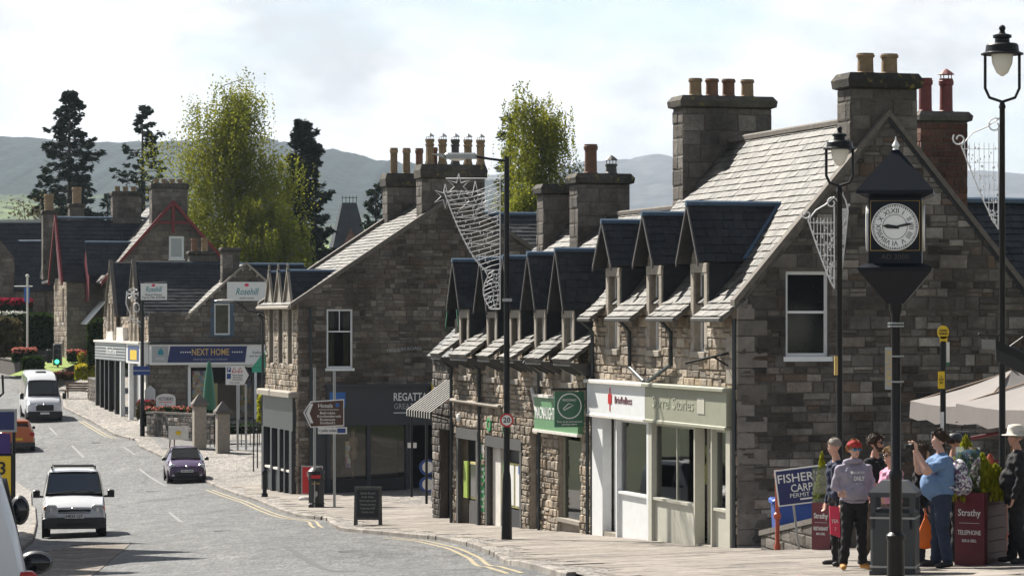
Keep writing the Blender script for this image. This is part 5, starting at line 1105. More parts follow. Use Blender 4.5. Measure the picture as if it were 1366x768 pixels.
mb.tube([(-1.1, -1, 16.9), (1.1, -1, 16.9)], .05, 5); mb.build('cresting', 'iron', sp)

# ------------------------------------------------------------------ hills
def hill_mat(name, lo, mid, hi, z0, z1, z2, fs):
    m = bpy.data.materials.new(name); m.use_nodes = True; M[name] = m
    t = m.node_tree; b = t.nodes['Principled BSDF']; L = t.links.new; N = t.nodes.new; b.inputs['Roughness'].default_value = .95; b.inputs['Specular IOR Level'].default_value = .1
    g = N('ShaderNodeNewGeometry'); sx = N('ShaderNodeSeparateXYZ'); L(g.outputs['Position'], sx.inputs[0])
    n = N('ShaderNodeTexNoise'); n.inputs['Scale'].default_value = fs; n.inputs['Detail'].default_value = 7; L(g.outputs['Position'], n.inputs[0])
    ma = N('ShaderNodeMath'); ma.operation = 'MULTIPLY_ADD'; ma.inputs[1].default_value = (z2 - z0) * .8; L(n.outputs[0], ma.inputs[0]); L(sx.outputs['Z'], ma.inputs[2])
    mr = N('ShaderNodeMapRange'); mr.inputs['From Min'].default_value = z0 + (z2 - z0) * .4; mr.inputs['From Max'].default_value = z2 + (z2 - z0) * .4; L(ma.outputs[0], mr.inputs[0])
    cr_ = N('ShaderNodeValToRGB'); e = cr_.color_ramp.elements; e.new(.5); k = (z1 - z0) / (z2 - z0)
    e[0].position = max(0, k - .08); e[1].position = min(.98, k + .06); e[2].position = 1.0
    e[0].color = (*lo, 1); e[1].color = (*mid, 1); e[2].color = (*hi, 1); L(mr.outputs[0], cr_.inputs[0])
    n2 = N('ShaderNodeTexNoise'); n2.inputs['Scale'].default_value = fs * 14; n2.inputs['Detail'].default_value = 5; L(g.outputs['Position'], n2.inputs[0])
    m2 = N('ShaderNodeMapRange'); m2.inputs['From Min'].default_value = .3; m2.inputs['From Max'].default_value = .7; m2.inputs['To Min'].default_value = .25; m2.inputs['To Max'].default_value = 1.8; L(n2.outputs[0], m2.inputs[0])
    vm = N('ShaderNodeVectorMath'); vm.operation = 'SCALE'; L(cr_.outputs[0], vm.inputs[0]); L(m2.outputs[0], vm.inputs['Scale']); L(vm.outputs[0], b.inputs['Base Color'])
hill_mat('hill_wooded', (.13, .17, .05), (.014, .026, .022), (.02, .032, .03), 0, 96, 268, .0035)
hill_mat('hill_far', (.09, .085, .05), (.06, .06, .05), (.07, .065, .06), 0, 200, 520, .0012)
def hill(name, prof, Y0, Yt, Yb, m, jag=0.0):
    rr = random.Random(5); mb = MB(); n = 420; rows = 16
    def py(px):
        for (a, b), (c, d) in zip(prof, prof[1:]):
            if a <= px <= c: k = (px - a) / (c - a); k = k * k * (3 - 2 * k); return b + (d - b) * k
        return prof[-1][1]
    x0, x1 = prof[0][0], prof[-1][0]
    for i in range(n + 1):
        px = x0 + (x1 - x0) * i / n; top = (HY - py(px)) / F * Yt + rr.uniform(-jag, jag)
        for j in range(rows + 1):
            k = j / rows; Y = Y0 + (Yt - Y0) * k; w_ = k * k * (3 - 2 * k) * .75 + k * .25; z = -14 + (top + 14) * w_ + math.sin(px * .05 + k * 9) * 3 * k * (1 - k)
            mb.v.append(((px - CX) / F * Yt, Y, z))
        mb.v.append(((px - CX) / F * Yt, Yb, -14))
    s_ = rows + 2
    for i in range(n):
        for j in range(rows + 1): k = i * s_ + j; mb.f.append((k, k + s_, k + s_ + 1, k + 1)); mb.m.append(0)
    return struct(mb.build(name, m, smooth=True))
hill('hill', [(-900, 260), (-300, 192), (0, 185), (60, 186), (140, 193), (240, 193), (330, 186), (400, 192), (450, 203), (520, 216), (620, 235), (760, 280), (900, 330), (1100, 420)], 1900, 4300, 5600, 'hill_wooded', 3.2)
hill('far_hill', [(300, 300), (600, 240), (740, 222), (790, 215), (830, 213), (872, 206), (900, 210), (960, 225), (1100, 245), (1200, 236), (1290, 228), (1366, 233), (1700, 230), (2200, 300), (2600, 420)], 5600, 9600, 11000, 'hill_far', 1.5)

# ------------------------------------------------------------------ plants
def leaf_mat(name, c1, c2, trans=.45):
    m = bpy.data.materials.new(name); m.use_nodes = True; M[name] = m
    t = m.node_tree; t.nodes.clear(); N = t.nodes.new; L = t.links.new
    o = N('ShaderNodeOutputMaterial'); mx = N('ShaderNodeMixShader'); df = N('ShaderNodeBsdfDiffuse'); tr = N('ShaderNodeBsdfTranslucent'); g = N('ShaderNodeNewGeometry')
    r_ = N('ShaderNodeMix'); r_.data_type = 'RGBA'; r_.inputs['A'].default_value = (*c1, 1); r_.inputs['B'].default_value = (*c2, 1)
    n = N('ShaderNodeTexNoise'); n.inputs['Scale'].default_value = .55; L(g.outputs['Position'], n.inputs[0]); ad = N('ShaderNodeMath'); ad.operation = 'MULTIPLY_ADD'; ad.inputs[1].default_value = .5; L(g.outputs['Random Per Island'], ad.inputs[0])
    sb = N('ShaderNodeMath'); sb.operation = 'MULTIPLY_ADD'; sb.inputs[1].default_value = 1.2; sb.inputs[2].default_value = -.35; L(n.outputs[0], sb.inputs[0]); L(sb.outputs[0], ad.inputs[2]); L(ad.outputs[0], r_.inputs['Factor'])
    L(r_.outputs['Result'], df.inputs[0]); L(r_.outputs['Result'], tr.inputs[0]); mx.inputs[0].default_value = trans
    L(df.outputs[0], mx.inputs[1]); L(tr.outputs[0], mx.inputs[2]); L(mx.outputs[0], o.inputs[0])
leaf_mat('leaf_birch', (.07, .095, .012), (.32, .32, .035), .5); leaf_mat('leaf_spring', (.12, .16, .03), (.28, .27, .06), .5)
leaf_mat('leaf_fir', (.012, .022, .012), (.03, .045, .022), .2); leaf_mat('leaf_dark', (.015, .03, .012), (.04, .065, .02), .3); leaf_mat('leaf_larch', (.04, .055, .02), (.08, .09, .035), .35)
leaf_mat('leaf_hedge', (.02, .035, .01), (.05, .08, .02), .3); leaf_mat('leaf_brown', (.06, .05, .025), (.12, .1, .045), .3); leaf_mat('leaf_gold', (.2, .17, .03), (.3, .26, .05), .4); leaf_mat('leaf_bare', (.1, .085, .05), (.16, .14, .08), .3)
leaf_mat('petal_red', (.25, .015, .04), (.4, .04, .08), .3); leaf_mat('petal_pink', (.5, .14, .12), (.6, .25, .2), .3); leaf_mat('petal_white', (.55, .55, .5), (.7, .7, .65), .3); leaf_mat('petal_yellow', (.6, .45, .02), (.7, .6, .1), .3); leaf_mat('leaf_thuja', (.22, .24, .02), (.4, .38, .04), .4); leaf_mat('leaf_grass', (.1, .15, .02), (.2, .26, .04), .3)
mat('bark', (.07, .055, .045), .95, var=.4, bump=.6, bs=12); mat('bark_birch', (.15, .135, .12), .9, var=.5, vs=3, bump=.4)
PR = random.Random(21)
def leaf(mb, c, sz, d=None, asp=1.6):
    a = Vector((PR.gauss(0, 1), PR.gauss(0, 1), PR.gauss(0, 1))).normalized() if d is None else d
    b = a.cross(Vector((PR.gauss(0, 1), PR.gauss(0, 1), PR.gauss(0, 1))));
    if b.length < 1e-4: b = a.orthogonal()
    b.normalize(); a = a * sz * asp * .5; b = b * sz * .5; k = len(mb.v); c = Vector(c)
    mb.v += [tuple(c - a), tuple(c + b * .9), tuple(c + a), tuple(c - b * .9)]; mb.f.append((k, k + 1, k + 2, k + 3)); mb.m.append(0)
def clump(mb, c, rad, n, sz, shell=.5):
    for _ in range(n):
        v = Vector((PR.gauss(0, 1), PR.gauss(0, 1), PR.gauss(0, 1))).normalized() * (shell + (1 - shell) * PR.random())
        leaf(mb, (c[0] + v.x * rad[0], c[1] + v.y * rad[1], c[2] + v.z * rad[2]), sz * PR.uniform(.6, 1.4))
def broad(name, label, base, h, rx, leafm, nl, sz, group=None, hang=0.0, n_limb=9, trunk=.3, z0=.15, top_taper=.6, barkm='bark', density=1.0, cat='tree'):
    """tree with a leaning trunk, rising limbs and leaf clumps or hanging strands along them"""
    t = thing(name, label, cat, base, 0, group); tb = MB(); lf = MB()
    lean = PR.uniform(-.04, .04) * h; tr = [Vector((lean * k ** 2 + PR.uniform(-.01, .01) * h, PR.uniform(-.01, .01) * h, h * .97 * k)) for k in [i / 8 for i in range(9)]]
    tb.tube(tr, [trunk * (1 - .93 * k / 8) for k in range(9)], 8)
    tips = [(tr[-1], .5)]
    for i in range(n_limb):
        k = z0 + (1 - z0) * (i + PR.random()) / n_limb * .93; p = tr[min(7, int(k * 8))].lerp(tr[min(8, int(k * 8) + 1)], k * 8 % 1); az = i * 2.4 + PR.uniform(-.4, .4)
        w_ = (1 - ((k - .42) / .62) ** 2); w_ = max(.18, w_) * rx * PR.uniform(.75, 1.1) * (1 if k < .6 else top_taper + (1 - top_taper) * (1 - k) / .4)
        e = p + Vector((math.cos(az) * w_, math.sin(az) * w_, h * PR.uniform(.08, .2))); m_ = p.lerp(e, .5) + Vector((0, 0, h * .03)); tb.tube([p, m_, e], [trunk * .35 * (1 - k * .6), trunk * .22 * (1 - k * .6), .02], 5)
        for q in range(5):
            f = .3 + .7 * q / 4; c = p.lerp(e, f) + Vector((PR.gauss(0, .1), PR.gauss(0, .1), PR.gauss(0, .05))) * rx; tips.append((c, 1))
            if q > 1:
                e2 = c + Vector((PR.gauss(0, .3), PR.gauss(0, .3), PR.uniform(0, .35))) * rx * .6; tb.tube([p.lerp(e, f), e2], [.04, .015], 4); tips.append((e2, .8))
    per = max(4, int(nl / len(tips)))
    for c, wgt in tips:
        if hang:
            for s_ in range(max(2, int(per / 12))):
                st = c + Vector((PR.gauss(0, .12), PR.gauss(0, .12), PR.gauss(0, .08))) * rx; ln_ = hang * h * PR.uniform(.4, 1.3)
                if st.z - ln_ < .06 * h: ln_ = max(.2, st.z - .06 * h)
                sw = Vector((PR.gauss(0, .12), PR.gauss(0, .12), 0))
                for q in range(12):
                    u_ = q / 11; leaf(lf, st + sw * u_ * ln_ + Vector((PR.gauss(0, .06) * rx * .3, PR.gauss(0, .06) * rx * .3, -ln_ * u_)), sz * PR.uniform(.6, 1.3))
        else: clump(lf, c, (rx * .26, rx * .26, h * .055), per, sz, .2)
    tb.build('trunk', barkm, t, smooth=True); lf.build('crown', leafm, t); return t
def conifer(name, label, base, h, rx, leafm, nb, sz, group=None, z0=.12, dens=1.0, lift=(-.2, .35), shape=.8, tuft=.4):
    """single leader, branches at random heights and tilts, each feathered with short needle sprays"""
    t = thing(name, label, 'tree', base, 0, group); tb = MB(); lf = MB(); tb.tube([(0, 0, 0), (.01 * h, 0, h * .5), (.005 * h, 0, h)], [h * .016, h * .011, .03], 8)
    for i in range(nb):
        k = min(.985, z0 + (1 - z0) * ((i + PR.random()) / nb)); az = PR.uniform(0, 6.28); L_ = rx * (1 - k) ** shape * PR.choice((PR.uniform(.35, .8), PR.uniform(.7, 1.05))) * (1 + .2 * math.sin(az * 2 + k * 9)) + .35
        p = Vector((.008 * h, 0, h * k)); d = Vector((math.cos(az), math.sin(az), 0)); sd = Vector((-d.y, d.x, 0)); el = PR.uniform(*lift) - .25 * (1 - k); bow = PR.uniform(.05, .25)
        pt = lambda u_: p + d * L_ * u_ + Vector((0, 0, L_ * (el * u_ - bow * u_ * (1 - u_) * 1.6)))
        tb.tube([pt(0), pt(.35), pt(.7), pt(1)], [.07, .05, .03, .012], 4, cap=False)
        for q in range(max(3, int(L_ * 1.5))):          # side sprays
            u0 = PR.uniform(.15, 1) ** .8; c0 = pt(u0); s_ = PR.choice((-1, 1)); ln_ = L_ * .32 * (1.15 - u0) + .35; dr = (d * .75 + sd * s_ * PR.uniform(.3, 1) + Vector((0, 0, PR.uniform(-.3, .3)))).normalized()
            for _ in range(int(13 * dens)):
                v_ = PR.random(); c = c0 + dr * ln_ * v_ + Vector((PR.gauss(0, .3), PR.gauss(0, .3), PR.gauss(0, .5) - .25)) * tuft * (1 - v_ * .6)
                leaf(lf, c, sz * PR.uniform(.6, 1.3), (dr + Vector((PR.uniform(-.5, .5), PR.uniform(-.5, .5), PR.uniform(-.5, .3)))).normalized(), 2.6)
    tb.build('trunk', 'bark', t); lf.build('crown', leafm, t); return t
def on(px, py, Y): p = at(px, py, Y); return (p.x, p.y, G(p.x, p.y) - .1)
conifer('fir_tree', 'tall dark spreading fir, leftmost of the two on the skyline', on(90, 300, 330), 27.8, 8.0, 'leaf_fir', 230, .22, 'firs on the skyline', z0=.18, dens=1.7, shape=.75)
conifer('fir_tree', 'tall open-branched fir right of the broader one on the skyline', on(188, 300, 340), 26.8, 7.6, 'leaf_fir', 115, .21, 'firs on the skyline', z0=.18, dens=1.5, lift=(-.1, .5))
conifer('fir_tree', 'shorter dark fir between the two tall skyline firs', on(142, 300, 345), 17, 6.5, 'leaf_fir', 80, .2, 'firs on the skyline', dens=1.3)
broad('weeping_birch', 'big pale green weeping birch rising above the furniture shop', on(312, 330, 252), 21.8, 4.9, 'leaf_birch', 74000, .15, hang=.2, n_limb=30, trunk=.32, barkm='bark_birch', z0=.18, top_taper=.5)
broad('weeping_birch', 'lower bright green birch right of the big weeping birch', on(362, 330, 246), 13, 3.8, 'leaf_birch', 26000, .15, hang=.14, n_limb=18, trunk=.2, barkm='bark_birch', z0=.2)
conifer('dark_conifer', 'dense dark conifer between the weeping birch and the church spire', on(402, 330, 290), 21.8, 5.2, 'leaf_fir', 330, .22, z0=.04, dens=1.8, lift=(-.2, .5), shape=.75)
conifer('dark_conifer', 'dark conifer half hidden left of the outfitter chimneys', on(500, 300, 300), 16, 3.2, 'leaf_fir', 90, .19, dens=1.4, lift=(-.1, .6))
broad('birch_tree', 'leafy green birch rising between the outfitter and the row chimneys', on(724, 270, 205), 18.2, 3.3, 'leaf_birch', 38000, .13, hang=.1, n_limb=24, trunk=.22, barkm='bark_birch', z0=.35)
broad('birch_tree', 'lower birch with hanging light leaves behind the row chimney', on(700, 270, 195), 13.2, 2.4, 'leaf_birch', 20000, .13, hang=.12, n_limb=16, trunk=.2, barkm='bark_birch', z0=.35)
conifer('larch_tree', 'thin open larch behind the lamp post left of the birch', on(678, 270, 215), 18.8, 2.6, 'leaf_larch', 90, .13, z0=.3, dens=1.0, lift=(-.2, .4))
for px, h_, l_ in ((40, 13.5, 'bare spring tree over the far left roof'), (66, 13, 'bare twiggy tree below the tall broad fir')):
    broad('bare_tree', l_ , on(px, 300, 300), h_, 3.6, 'leaf_bare', 900, .2, 'bare trees behind the roofs', n_limb=16, trunk=.22, z0=.2)
broad('golden_shrub', 'rounded yellow-green shrub above the dark slate roofs', on(124, 300, 290), 11.3, 2.2, 'leaf_gold', 2500, .24, n_limb=12, trunk=.15, cat='shrub')
broad('bare_tree', 'pale budding tree at the left edge of the skyline', on(15, 300, 330), 12, 3.2, 'leaf_spring', 900, .22, 'bare trees behind the roofs', n_limb=14, trunk=.2)
for px_, Y_, m_ in ((29, 33, 'leaf_dark'), (24, 24, 'leaf_brown')): broad('street_tree', 'leafy tree beside the street ' + ('right of the terrace' if Y_ > 30 else 'nearer the viewer at right'), (px_, Y_, G(px_, Y_)), 13, 5, m_, 4000, .5, 'trees right of the street', n_limb=14)
# gardens up the street
def hedge(name, label, px0, px1, py0, py1, Y, dep, m, n, sz, cat='hedge', m2=None, n2=0):
    a, b = at(px0, py1, Y), at(px1, py0, Y); t = thing(name, label, cat, ((a.x + b.x) / 2, Y, a.z), 0); w_, h_ = (b.x - a.x) / 2, b.z - a.z; c = MB(); c.ball((0, dep / 2, h_ * .45), (w_ * .88, dep * .42, h_ * .5), 8); c.build('stems', 'bark', t); lf = MB()
    for _ in range(n):
        p = Vector((PR.uniform(-w_, w_), PR.uniform(0, dep), PR.uniform(0, h_)))
        e = PR.choice((0, 1, 1, 2))
        if e == 0: p.x = math.copysign(w_, p.x) * PR.uniform(.9, 1.03)
        elif e == 1: p.y = PR.uniform(-.1, .25)
        else: p.z = h_ * PR.uniform(.92, 1.05)
        p.z *= 1 - .12 * (abs(p.x) / w_) ** 3; leaf(lf, p, sz * PR.uniform(.6, 1.4))
    lf.build('foliage', m, t)
    if m2:
        f = MB()
        for _ in range(n2): leaf(f, (PR.uniform(-w_, w_), PR.uniform(-.15, dep), h_ * PR.uniform(.72, 1.12)), sz * PR.uniform(.6, 1.2))
        f.build('flowers', m2, t)
    return t
hedge('hedge', 'tall clipped dark green hedge beside the furniture shop', 117, 160, 428, 492, 196, 5, 'leaf_hedge', 5200, .22)
hedge('hedge', 'dark clipped hedge below the red flowering bush', 20, 72, 420, 466, 226, 3, 'leaf_hedge', 2600, .24); hedge('hedge', 'loose brown-green hedge below the hotel wing', 70, 104, 417, 456, 228, 2.5, 'leaf_brown', 2400, .22, m2='leaf_gold', n2=260)
hedge('flowering_bush', 'red flowering bush in front of the far left house', -20, 36, 401, 424, 230, 3, 'leaf_dark', 900, .22, 'bush', 'petal_red', 1500); hedge('flowering_bush', 'white flowering hedge under the red bush', -20, 30, 418, 440, 226, 2.5, 'leaf_dark', 1000, .2, 'bush', 'petal_white', 420)
hedge('garden_bush', 'grey-green bush at the left edge behind the garden wall', -16, 20, 426, 475, 216, 3, 'leaf_brown', 1800, .24, 'bush'); hedge('flowering_bush', 'pink azalea bush beside the low garden wall', 17, 44, 466, 482, 205, 2, 'leaf_dark', 700, .18, 'bush', 'petal_pink', 700)
hedge('flowering_bush', 'small orange-flowering shrub right of the traffic light', 90, 104, 468, 482, 212, 1.5, 'leaf_hedge', 500, .16, 'bush', 'petal_pink', 150); hedge('garden_bush', 'low green shrub below the pink azalea', 30, 54, 476, 492, 203, 1.5, 'leaf_hedge', 700, .18, 'bush')
hedge('flower_bed', 'yellow and red flower bed by the street bench', 100, 126, 488, 506, 196, 1.6, 'leaf_thuja', 800, .16, 'flowers', 'petal_yellow', 260); hedge('flower_bed', 'purple and red low flower bed behind the white van', 70, 100, 497, 506, 197, 1.4, 'leaf_brown', 600, .15, 'flowers', 'petal_red', 90)
hedge('flower_bed', 'flower shrub between lawn and dark hedge', 104, 122, 470, 490, 205, 1.4, 'leaf_thuja', 500, .15, 'flowers', 'petal_red', 110)
# lawn and walls
a, b = at(38, 508, 200), at(128, 474, 236); mb = MB()
for i in range(9):
    for j in range(7): X = a.x + (b.x - a.x + 3) * i / 8 - 1; Y = 198 + 38 * j / 6; mb.v.append((X, Y, max(G(X, Y), at(0, 505, 198).z + (Y - 198) * .042) + .1 + KH))
for i in range(8):
    for j in range(6): k = i * 7 + j; mb.f.append((k, k + 7, k + 8, k + 1)); mb.m.append(0)
mat('lawn', (.17, .23, .035), .95, var=.3, vs=2, bump=.6, bs=15); struct(mb.build('lawn', 'lawn', smooth=True))
def rubble(name, label, P, Q, h0, h1, th=.4, sm='stone_far', ch=(.2, .3), cw=(.3, .6), zb=None):
    P, Q = Vector(P), Vector(Q); d = Q - P; L_ = d.xy.length; ang = math.atan2(d.y, d.x); z = zb if zb is not None else min(P.z, Q.z) - .2
    Hw = House(name, label, 'wall', (P.x, P.y), ang, z); f = FG
    Hw.wall(f, [(0, z), (L_, z), (L_, Q.z + h1), (0, P.z + h0)], (), ch, cw, .03, 'mortar', sm, name='face')
    m_ = MB(); m_.prism([(0, .003, z), (L_, .003, z), (L_, .003, Q.z + h1 - .01), (0, .003, P.z + h0 - .01)], (0, th, 0)); m_.build('core', 'mortar', Hw.root)
    m_ = MB(); m_.prism([(-.03, -.05, P.z + h0), (L_ + .03, -.05, Q.z + h1), (L_ + .03, -.05, Q.z + h1 + .1), (-.03, -.05, P.z + h0 + .1)], (0, th + .1, 0)); m_.build('coping', 'dressed_dark', Hw.root); Hw.finish(lim=120); return Hw
rubble('garden_wall', 'low stone garden wall left of the far white van', gp(34, 503), gp(-8, 494), 1.1, 1.1)
rubble('garden_wall', 'dark wall between lawn and the far hedges', at(-5, 482, 236), at(110, 482, 236), 1.2, 1.6, sm='stone_corner')
rubble('planter_wall', 'stone planter wall with flowers in front of the furniture shop', gp(196, 583), gp(286, 595), 1.25, 1.5, sm='stone_corner'); rubble('planter_wall', 'short stone wall by the street bench beyond the shop posts', gp(118, 535), gp(134, 541), 1.4, 1.4)
hedge('flower_bed', 'mixed flowers along the top of the planter wall', 190, 282, 545, 568, 158, 1.2, 'leaf_dark', 1600, .15, 'flowers', 'petal_pink', 260)
hedge('flower_bed', 'purple-leaved shrub at the left end of the planter wall', 182, 206, 536, 558, 160, 1.2, 'leaf_brown', 500, .15, 'flowers', 'petal_red', 60)
hedge('hanging_plant', 'green climbing plant on the outfitter far corner', 344, 356, 528, 562, 122, .5, 'leaf_thuja', 260, .14, 'plant')
# ------------------------------------------------------------------ haze
mb = MB(); mb.box((-9500, -60, -16), (9500, 11500, 640)); hz = mb.build('haze', 'soil'); hz.data.materials.clear()
m = bpy.data.materials.new('haze'); m.use_nodes = True; m.node_tree.nodes.clear(); o_ = m.node_tree.nodes.new('ShaderNodeOutputMaterial'); v_ = m.node_tree.nodes.new('ShaderNodeVolumePrincipled')
v_.inputs['Color'].default_value = (.68, .8, .97, 1); v_.inputs['Density'].default_value = 7.5e-5; v_.inputs['Anisotropy'].default_value = 0; m.node_tree.links.new(v_.outputs[0], o_.inputs['Volume'])
hz.data.materials.append(m); hz['kind'] = 'stuff'

# ------------------------------------------------------------------ street furniture
def base(px, py): p = gp(px, py, KH); return p
def pole_thing(name, label, cat, px, py=None, Y=None, group=None, dz=KH):
    if Y is None: p = gp(px, py, dz)
    else: X = (px - CX) * Y / F; p = Vector((X, Y, G(X, Y) + dz))
    t = thing(name, label, cat, p, 0, group); return t, F / p.y, p
def part(t, name, m, mb, **k): return mb.build(name, m, t, **k)
def Z(py, p): return (HY - py) * p.y / F - p.z          # height above the thing's base of a photo row
def XX(px, p): return (px - CX) * p.y / F - p.x
def wire(t, name, lines, r=.011, m='wire_white', n=5):
    mb = MB()
    for L_ in lines: mb.tube(L_, r, n)
    return mb.build(name, m, t)
def star(c, R0, R1, n=6, rot=0):
    pts = []
    for i in range(2 * n + 1): a = math.pi * i / n + rot; q = R0 if i % 2 == 0 else R1; pts.append((c[0] + q * math.sin(a), c[1], c[2] + q * math.cos(a)))
    return pts
# lamp post with 20 sign and wire decoration
t, s, p = pole_thing('street_lamp', 'tall black lamp column carrying the 20 speed sign outside the row', 'street lamp', 676, 719)
top = Z(212, p)
mb = MB(); mb.lathe([(.13, -.1), (.12, .3), (.1, Z(640, p)), (.085, Z(632, p)), (.072, Z(628, p)), (.06, top), (.055, top + .05)], 12); part(t, 'column', 'iron', mb, auto=40)
mb = MB(); mb.tube([(0, 0, top - .05), (-.4, 0, top + .0), (-.75, 0, top + .06)], .03, 8); part(t, 'arm', 'iron', mb)
mb = MB(); mb.bbox((-1.45, -.12, top + .0), (-.7, .12, top + .14), .04); mb.prism([(-1.75, -.1, top + .12), (-1.45, -.12, top + .02), (-1.45, -.12, top + .12)], (0, .2, 0)); lm = part(t, 'lamp_head', 'galv', mb); mb = MB(); mb.ball((-1.15, 0, top), (.2, .1, .05)); part(lm, 'lens', 'lamp_glass', mb)
zs_ = Z(560, p); mb = MB(); mb.lathe([(.16, 0), (.16, .015)], 28, 0, Matrix.Translation((0, -.075, zs_)) @ Matrix.Rotation(R(90), 4, 'X')); sg = part(t, 'speed_sign', 'red_sign', mb)
mb = MB(); mb.lathe([(.12, 0), (.12, .004)], 28, 0, Matrix.Translation((0, -.09, zs_)) @ Matrix.Rotation(R(90), 4, 'X')); part(sg, 'disc', 'white_sign', mb); lettering('20', .17, 'black', sg, (0, -.098, zs_), FACE, bold=.02)
mb = MB(); mb.box((-.1, -.1, Z(402, p)), (.12, .1, Z(398, p))); part(t, 'bracket', 'galv', mb)
d = thing('wire_decoration', 'white star and net light decoration on the tall column with the 20 sign', 'decoration', p + Vector((0, 0, Z(412, p)))); q = p + Vector((0, 0, Z(412, p)))
zt, xr, xl = Z(238, q), XX(667, q), XX(586, q)
def edge(z):   # left edge of the net by height
    k = max(0, min(1, z / zt)); return xr + (xl - xr) * (.16 + .84 * max(0, (k - .28) / .72) ** .62 if k > .28 else .16 + .25 * (k / .28) * .0 + .12 * math.sin(k / .28 * 3.14))
fr_ = [[(xr, 0, 0), (xr, 0, zt), (xl + .15, 0, zt)], [(edge(zt * i / 20), 0, zt * i / 20) for i in range(19)], [(edge(0), 0, 0), (xr, 0, 0)]]
wire(d, 'frame', fr_, .016)
net = []
for i in range(30):
    z = zt * (.02 + i * .033)
    if z > zt * .9: continue
    x0 = edge(z); net.append([(xr, 0, z + .22 * (xr - x0)), (x0 + (xr - x0) * .5, 0, z + .04), (x0, 0, z - .05)])
for i in range(9): z = zt * (.1 + i * .1); net.append([(edge(z), 0, z), (xr, 0, z)])
wire(d, 'net', net, .006)
drops = MB()
for i in range(150):
    z = zt * PR.uniform(.02, .88); x = PR.uniform(edge(z), xr); drops.box((x - .012, -.02, z - .05), (x + .012, .01, z))
o_ = drops.build('light_drops', 'wire_white', d); o_['kind'] = 'stuff'
for (px_, py_, a, b) in ((594, 262, .28, .09), (612, 249, .3, .1), (634, 268, .46, .14), (655, 267, .32, .1)): wire(d, 'star', [star((XX(px_, q), -.02, Z(py_, q)), a, b, 6)], .012)
# heritage lamps
def heritage(px, Y, ytop, yglass, label, wd=1.0):
    t, s, p = pole_thing('heritage_lamp', label, 'street lamp', px, None, Y, 'heritage lamp posts')
    zt = Z(ytop, p); u = wd
    zh = zt - .86 * u; mb = MB(); mb.lathe([(.085, -.1), (.085, .9), (.06, 1.0), (.05, 1.05), (.04, zh - .1), (.055, zh - .08), (.03, zh)], 12); part(t, 'column', 'iron', mb, auto=40)
    mb = MB(); w_ = .2 * u; pts = [(w_, 0, zh + .55 * u), (w_, 0, zh + .16 * u), (w_ * .75, 0, zh + .05 * u), (0, 0, zh), (-w_ * .75, 0, zh + .05 * u), (-w_, 0, zh + .16 * u), (-w_, 0, zh + .55 * u)]; mb.tube(pts, .022, 8); part(t, 'yoke', 'iron', mb)
    mb = MB(); mb.lathe([(.25 * u, zh + .55 * u), (.25 * u, zh + .565 * u), (.2 * u, zh + .585 * u), (.19 * u, zh + .66 * u), (.17 * u, zh + .68 * u), (.09 * u, zh + .69 * u), (.085 * u, zh + .74 * u), (.11 * u, zh + .75 * u), (.11 * u, zh + .78 * u), (.04 * u, zh + .8 * u), (.03 * u, zh + .83 * u)], 16); hd = part(t, 'lantern_hood', 'iron', mb, auto=35)
    mb = MB(); mb.ball((0, 0, zh + .86 * u), .04 * u, 8); part(hd, 'finial', 'iron', mb)
    mb = MB(); mb.lathe([(.02, zh + .3 * u), (.07 * u, zh + .34 * u), (.12 * u, zh + .45 * u), (.13 * u, zh + .55 * u)], 14); part(hd, 'glass_bowl', 'lamp_glass', mb, auto=60)
    return t, p
lt, lp = heritage(1120, 45, 172, 0, 'slimmer black heritage lamp left of the town clock')
lt2, lp2 = heritage(1337, 43.5, 38, 0, 'tall black heritage lamp at the right edge of the picture', 1.24)
mb = MB(); za = Z(446, lp2); mb.tube([(-.32, 0, za), (.35, 0, za)], .012, 6); mb.tube([(-.32, 0, za - .02), (0, 0, za - .25)], .01, 6); mb.tube([(.35, 0, za), (0, 0, za - .25)], .01, 6); mb.ball((-.33, 0, za), .022, 6); part(lt2, 'cross_arm', 'iron', mb)
mb = MB(); mb.box((-.08, -.05, Z(500, lp)), (-.03, .02, Z(475, lp))); part(lt, 'plaque', 'gold', mb)
def net_flag(p, x0, x1, zt, zb, label, flip=1, scr=True, y=0.0):
    d = thing('wire_decoration', label, 'decoration', p); w_ = x1 - x0; h_ = zt - zb
    L_ = lambda z: x1 - w_ * ((z - zb) / h_) ** .85
    wire(d, 'frame', [[(x1, y, zb), (x1, y, zt)], [(L_(zb + h_ * i / 12), y, zb + h_ * i / 12) for i in range(11)], [(L_(zb + h_ * .83), y, zb + h_ * .83), (x1 - w_ * .6, y, zt - .06), (x1 - w_ * .3, y, zt + .02), (x1, y, zt + .14)]], .011)
    if scr:
        cv = lambda cx, cz, r0, n_, a0: [(cx + r0 * (1 - .7 * i / n_) * math.cos(a0 + i * .55), y, cz + r0 * (1 - .7 * i / n_) * math.sin(a0 + i * .55)) for i in range(n_)]
        for sc_ in [cv(x0 + w_ * .1, zt - h_ * .1, abs(w_) * .16, 14, 2.5), cv(x1 - w_ * .08, zt + .05, abs(w_) * .2, 14, 0)]: wire(d, 'scroll', [sc_], .012)
    net = []
    for i in range(1, 9): x = x1 - w_ * i / 9; k = 1 - i / 9; zz = zb + h_ * (i / 9) ** (1 / .85); net.append([(x, y, zz), (x, y, zb + h_ * .86)])
    for i in range(1, 7): z = zb + h_ * i / 7.5; net.append([(L_(z), y, z), (x1, y, z)])
    wire(d, 'net', net, .005)
    dr = MB()
    for i in range(70): z = zb + h_ * PR.uniform(.05, .85); x = PR.uniform(min(L_(z), x1), max(L_(z), x1)); dr.box((x - .008, y - .012, z - .03), (x + .008, y + .008, z))
    o_ = dr.build('light_drops', 'wire_white', d); o_['kind'] = 'stuff'; return d
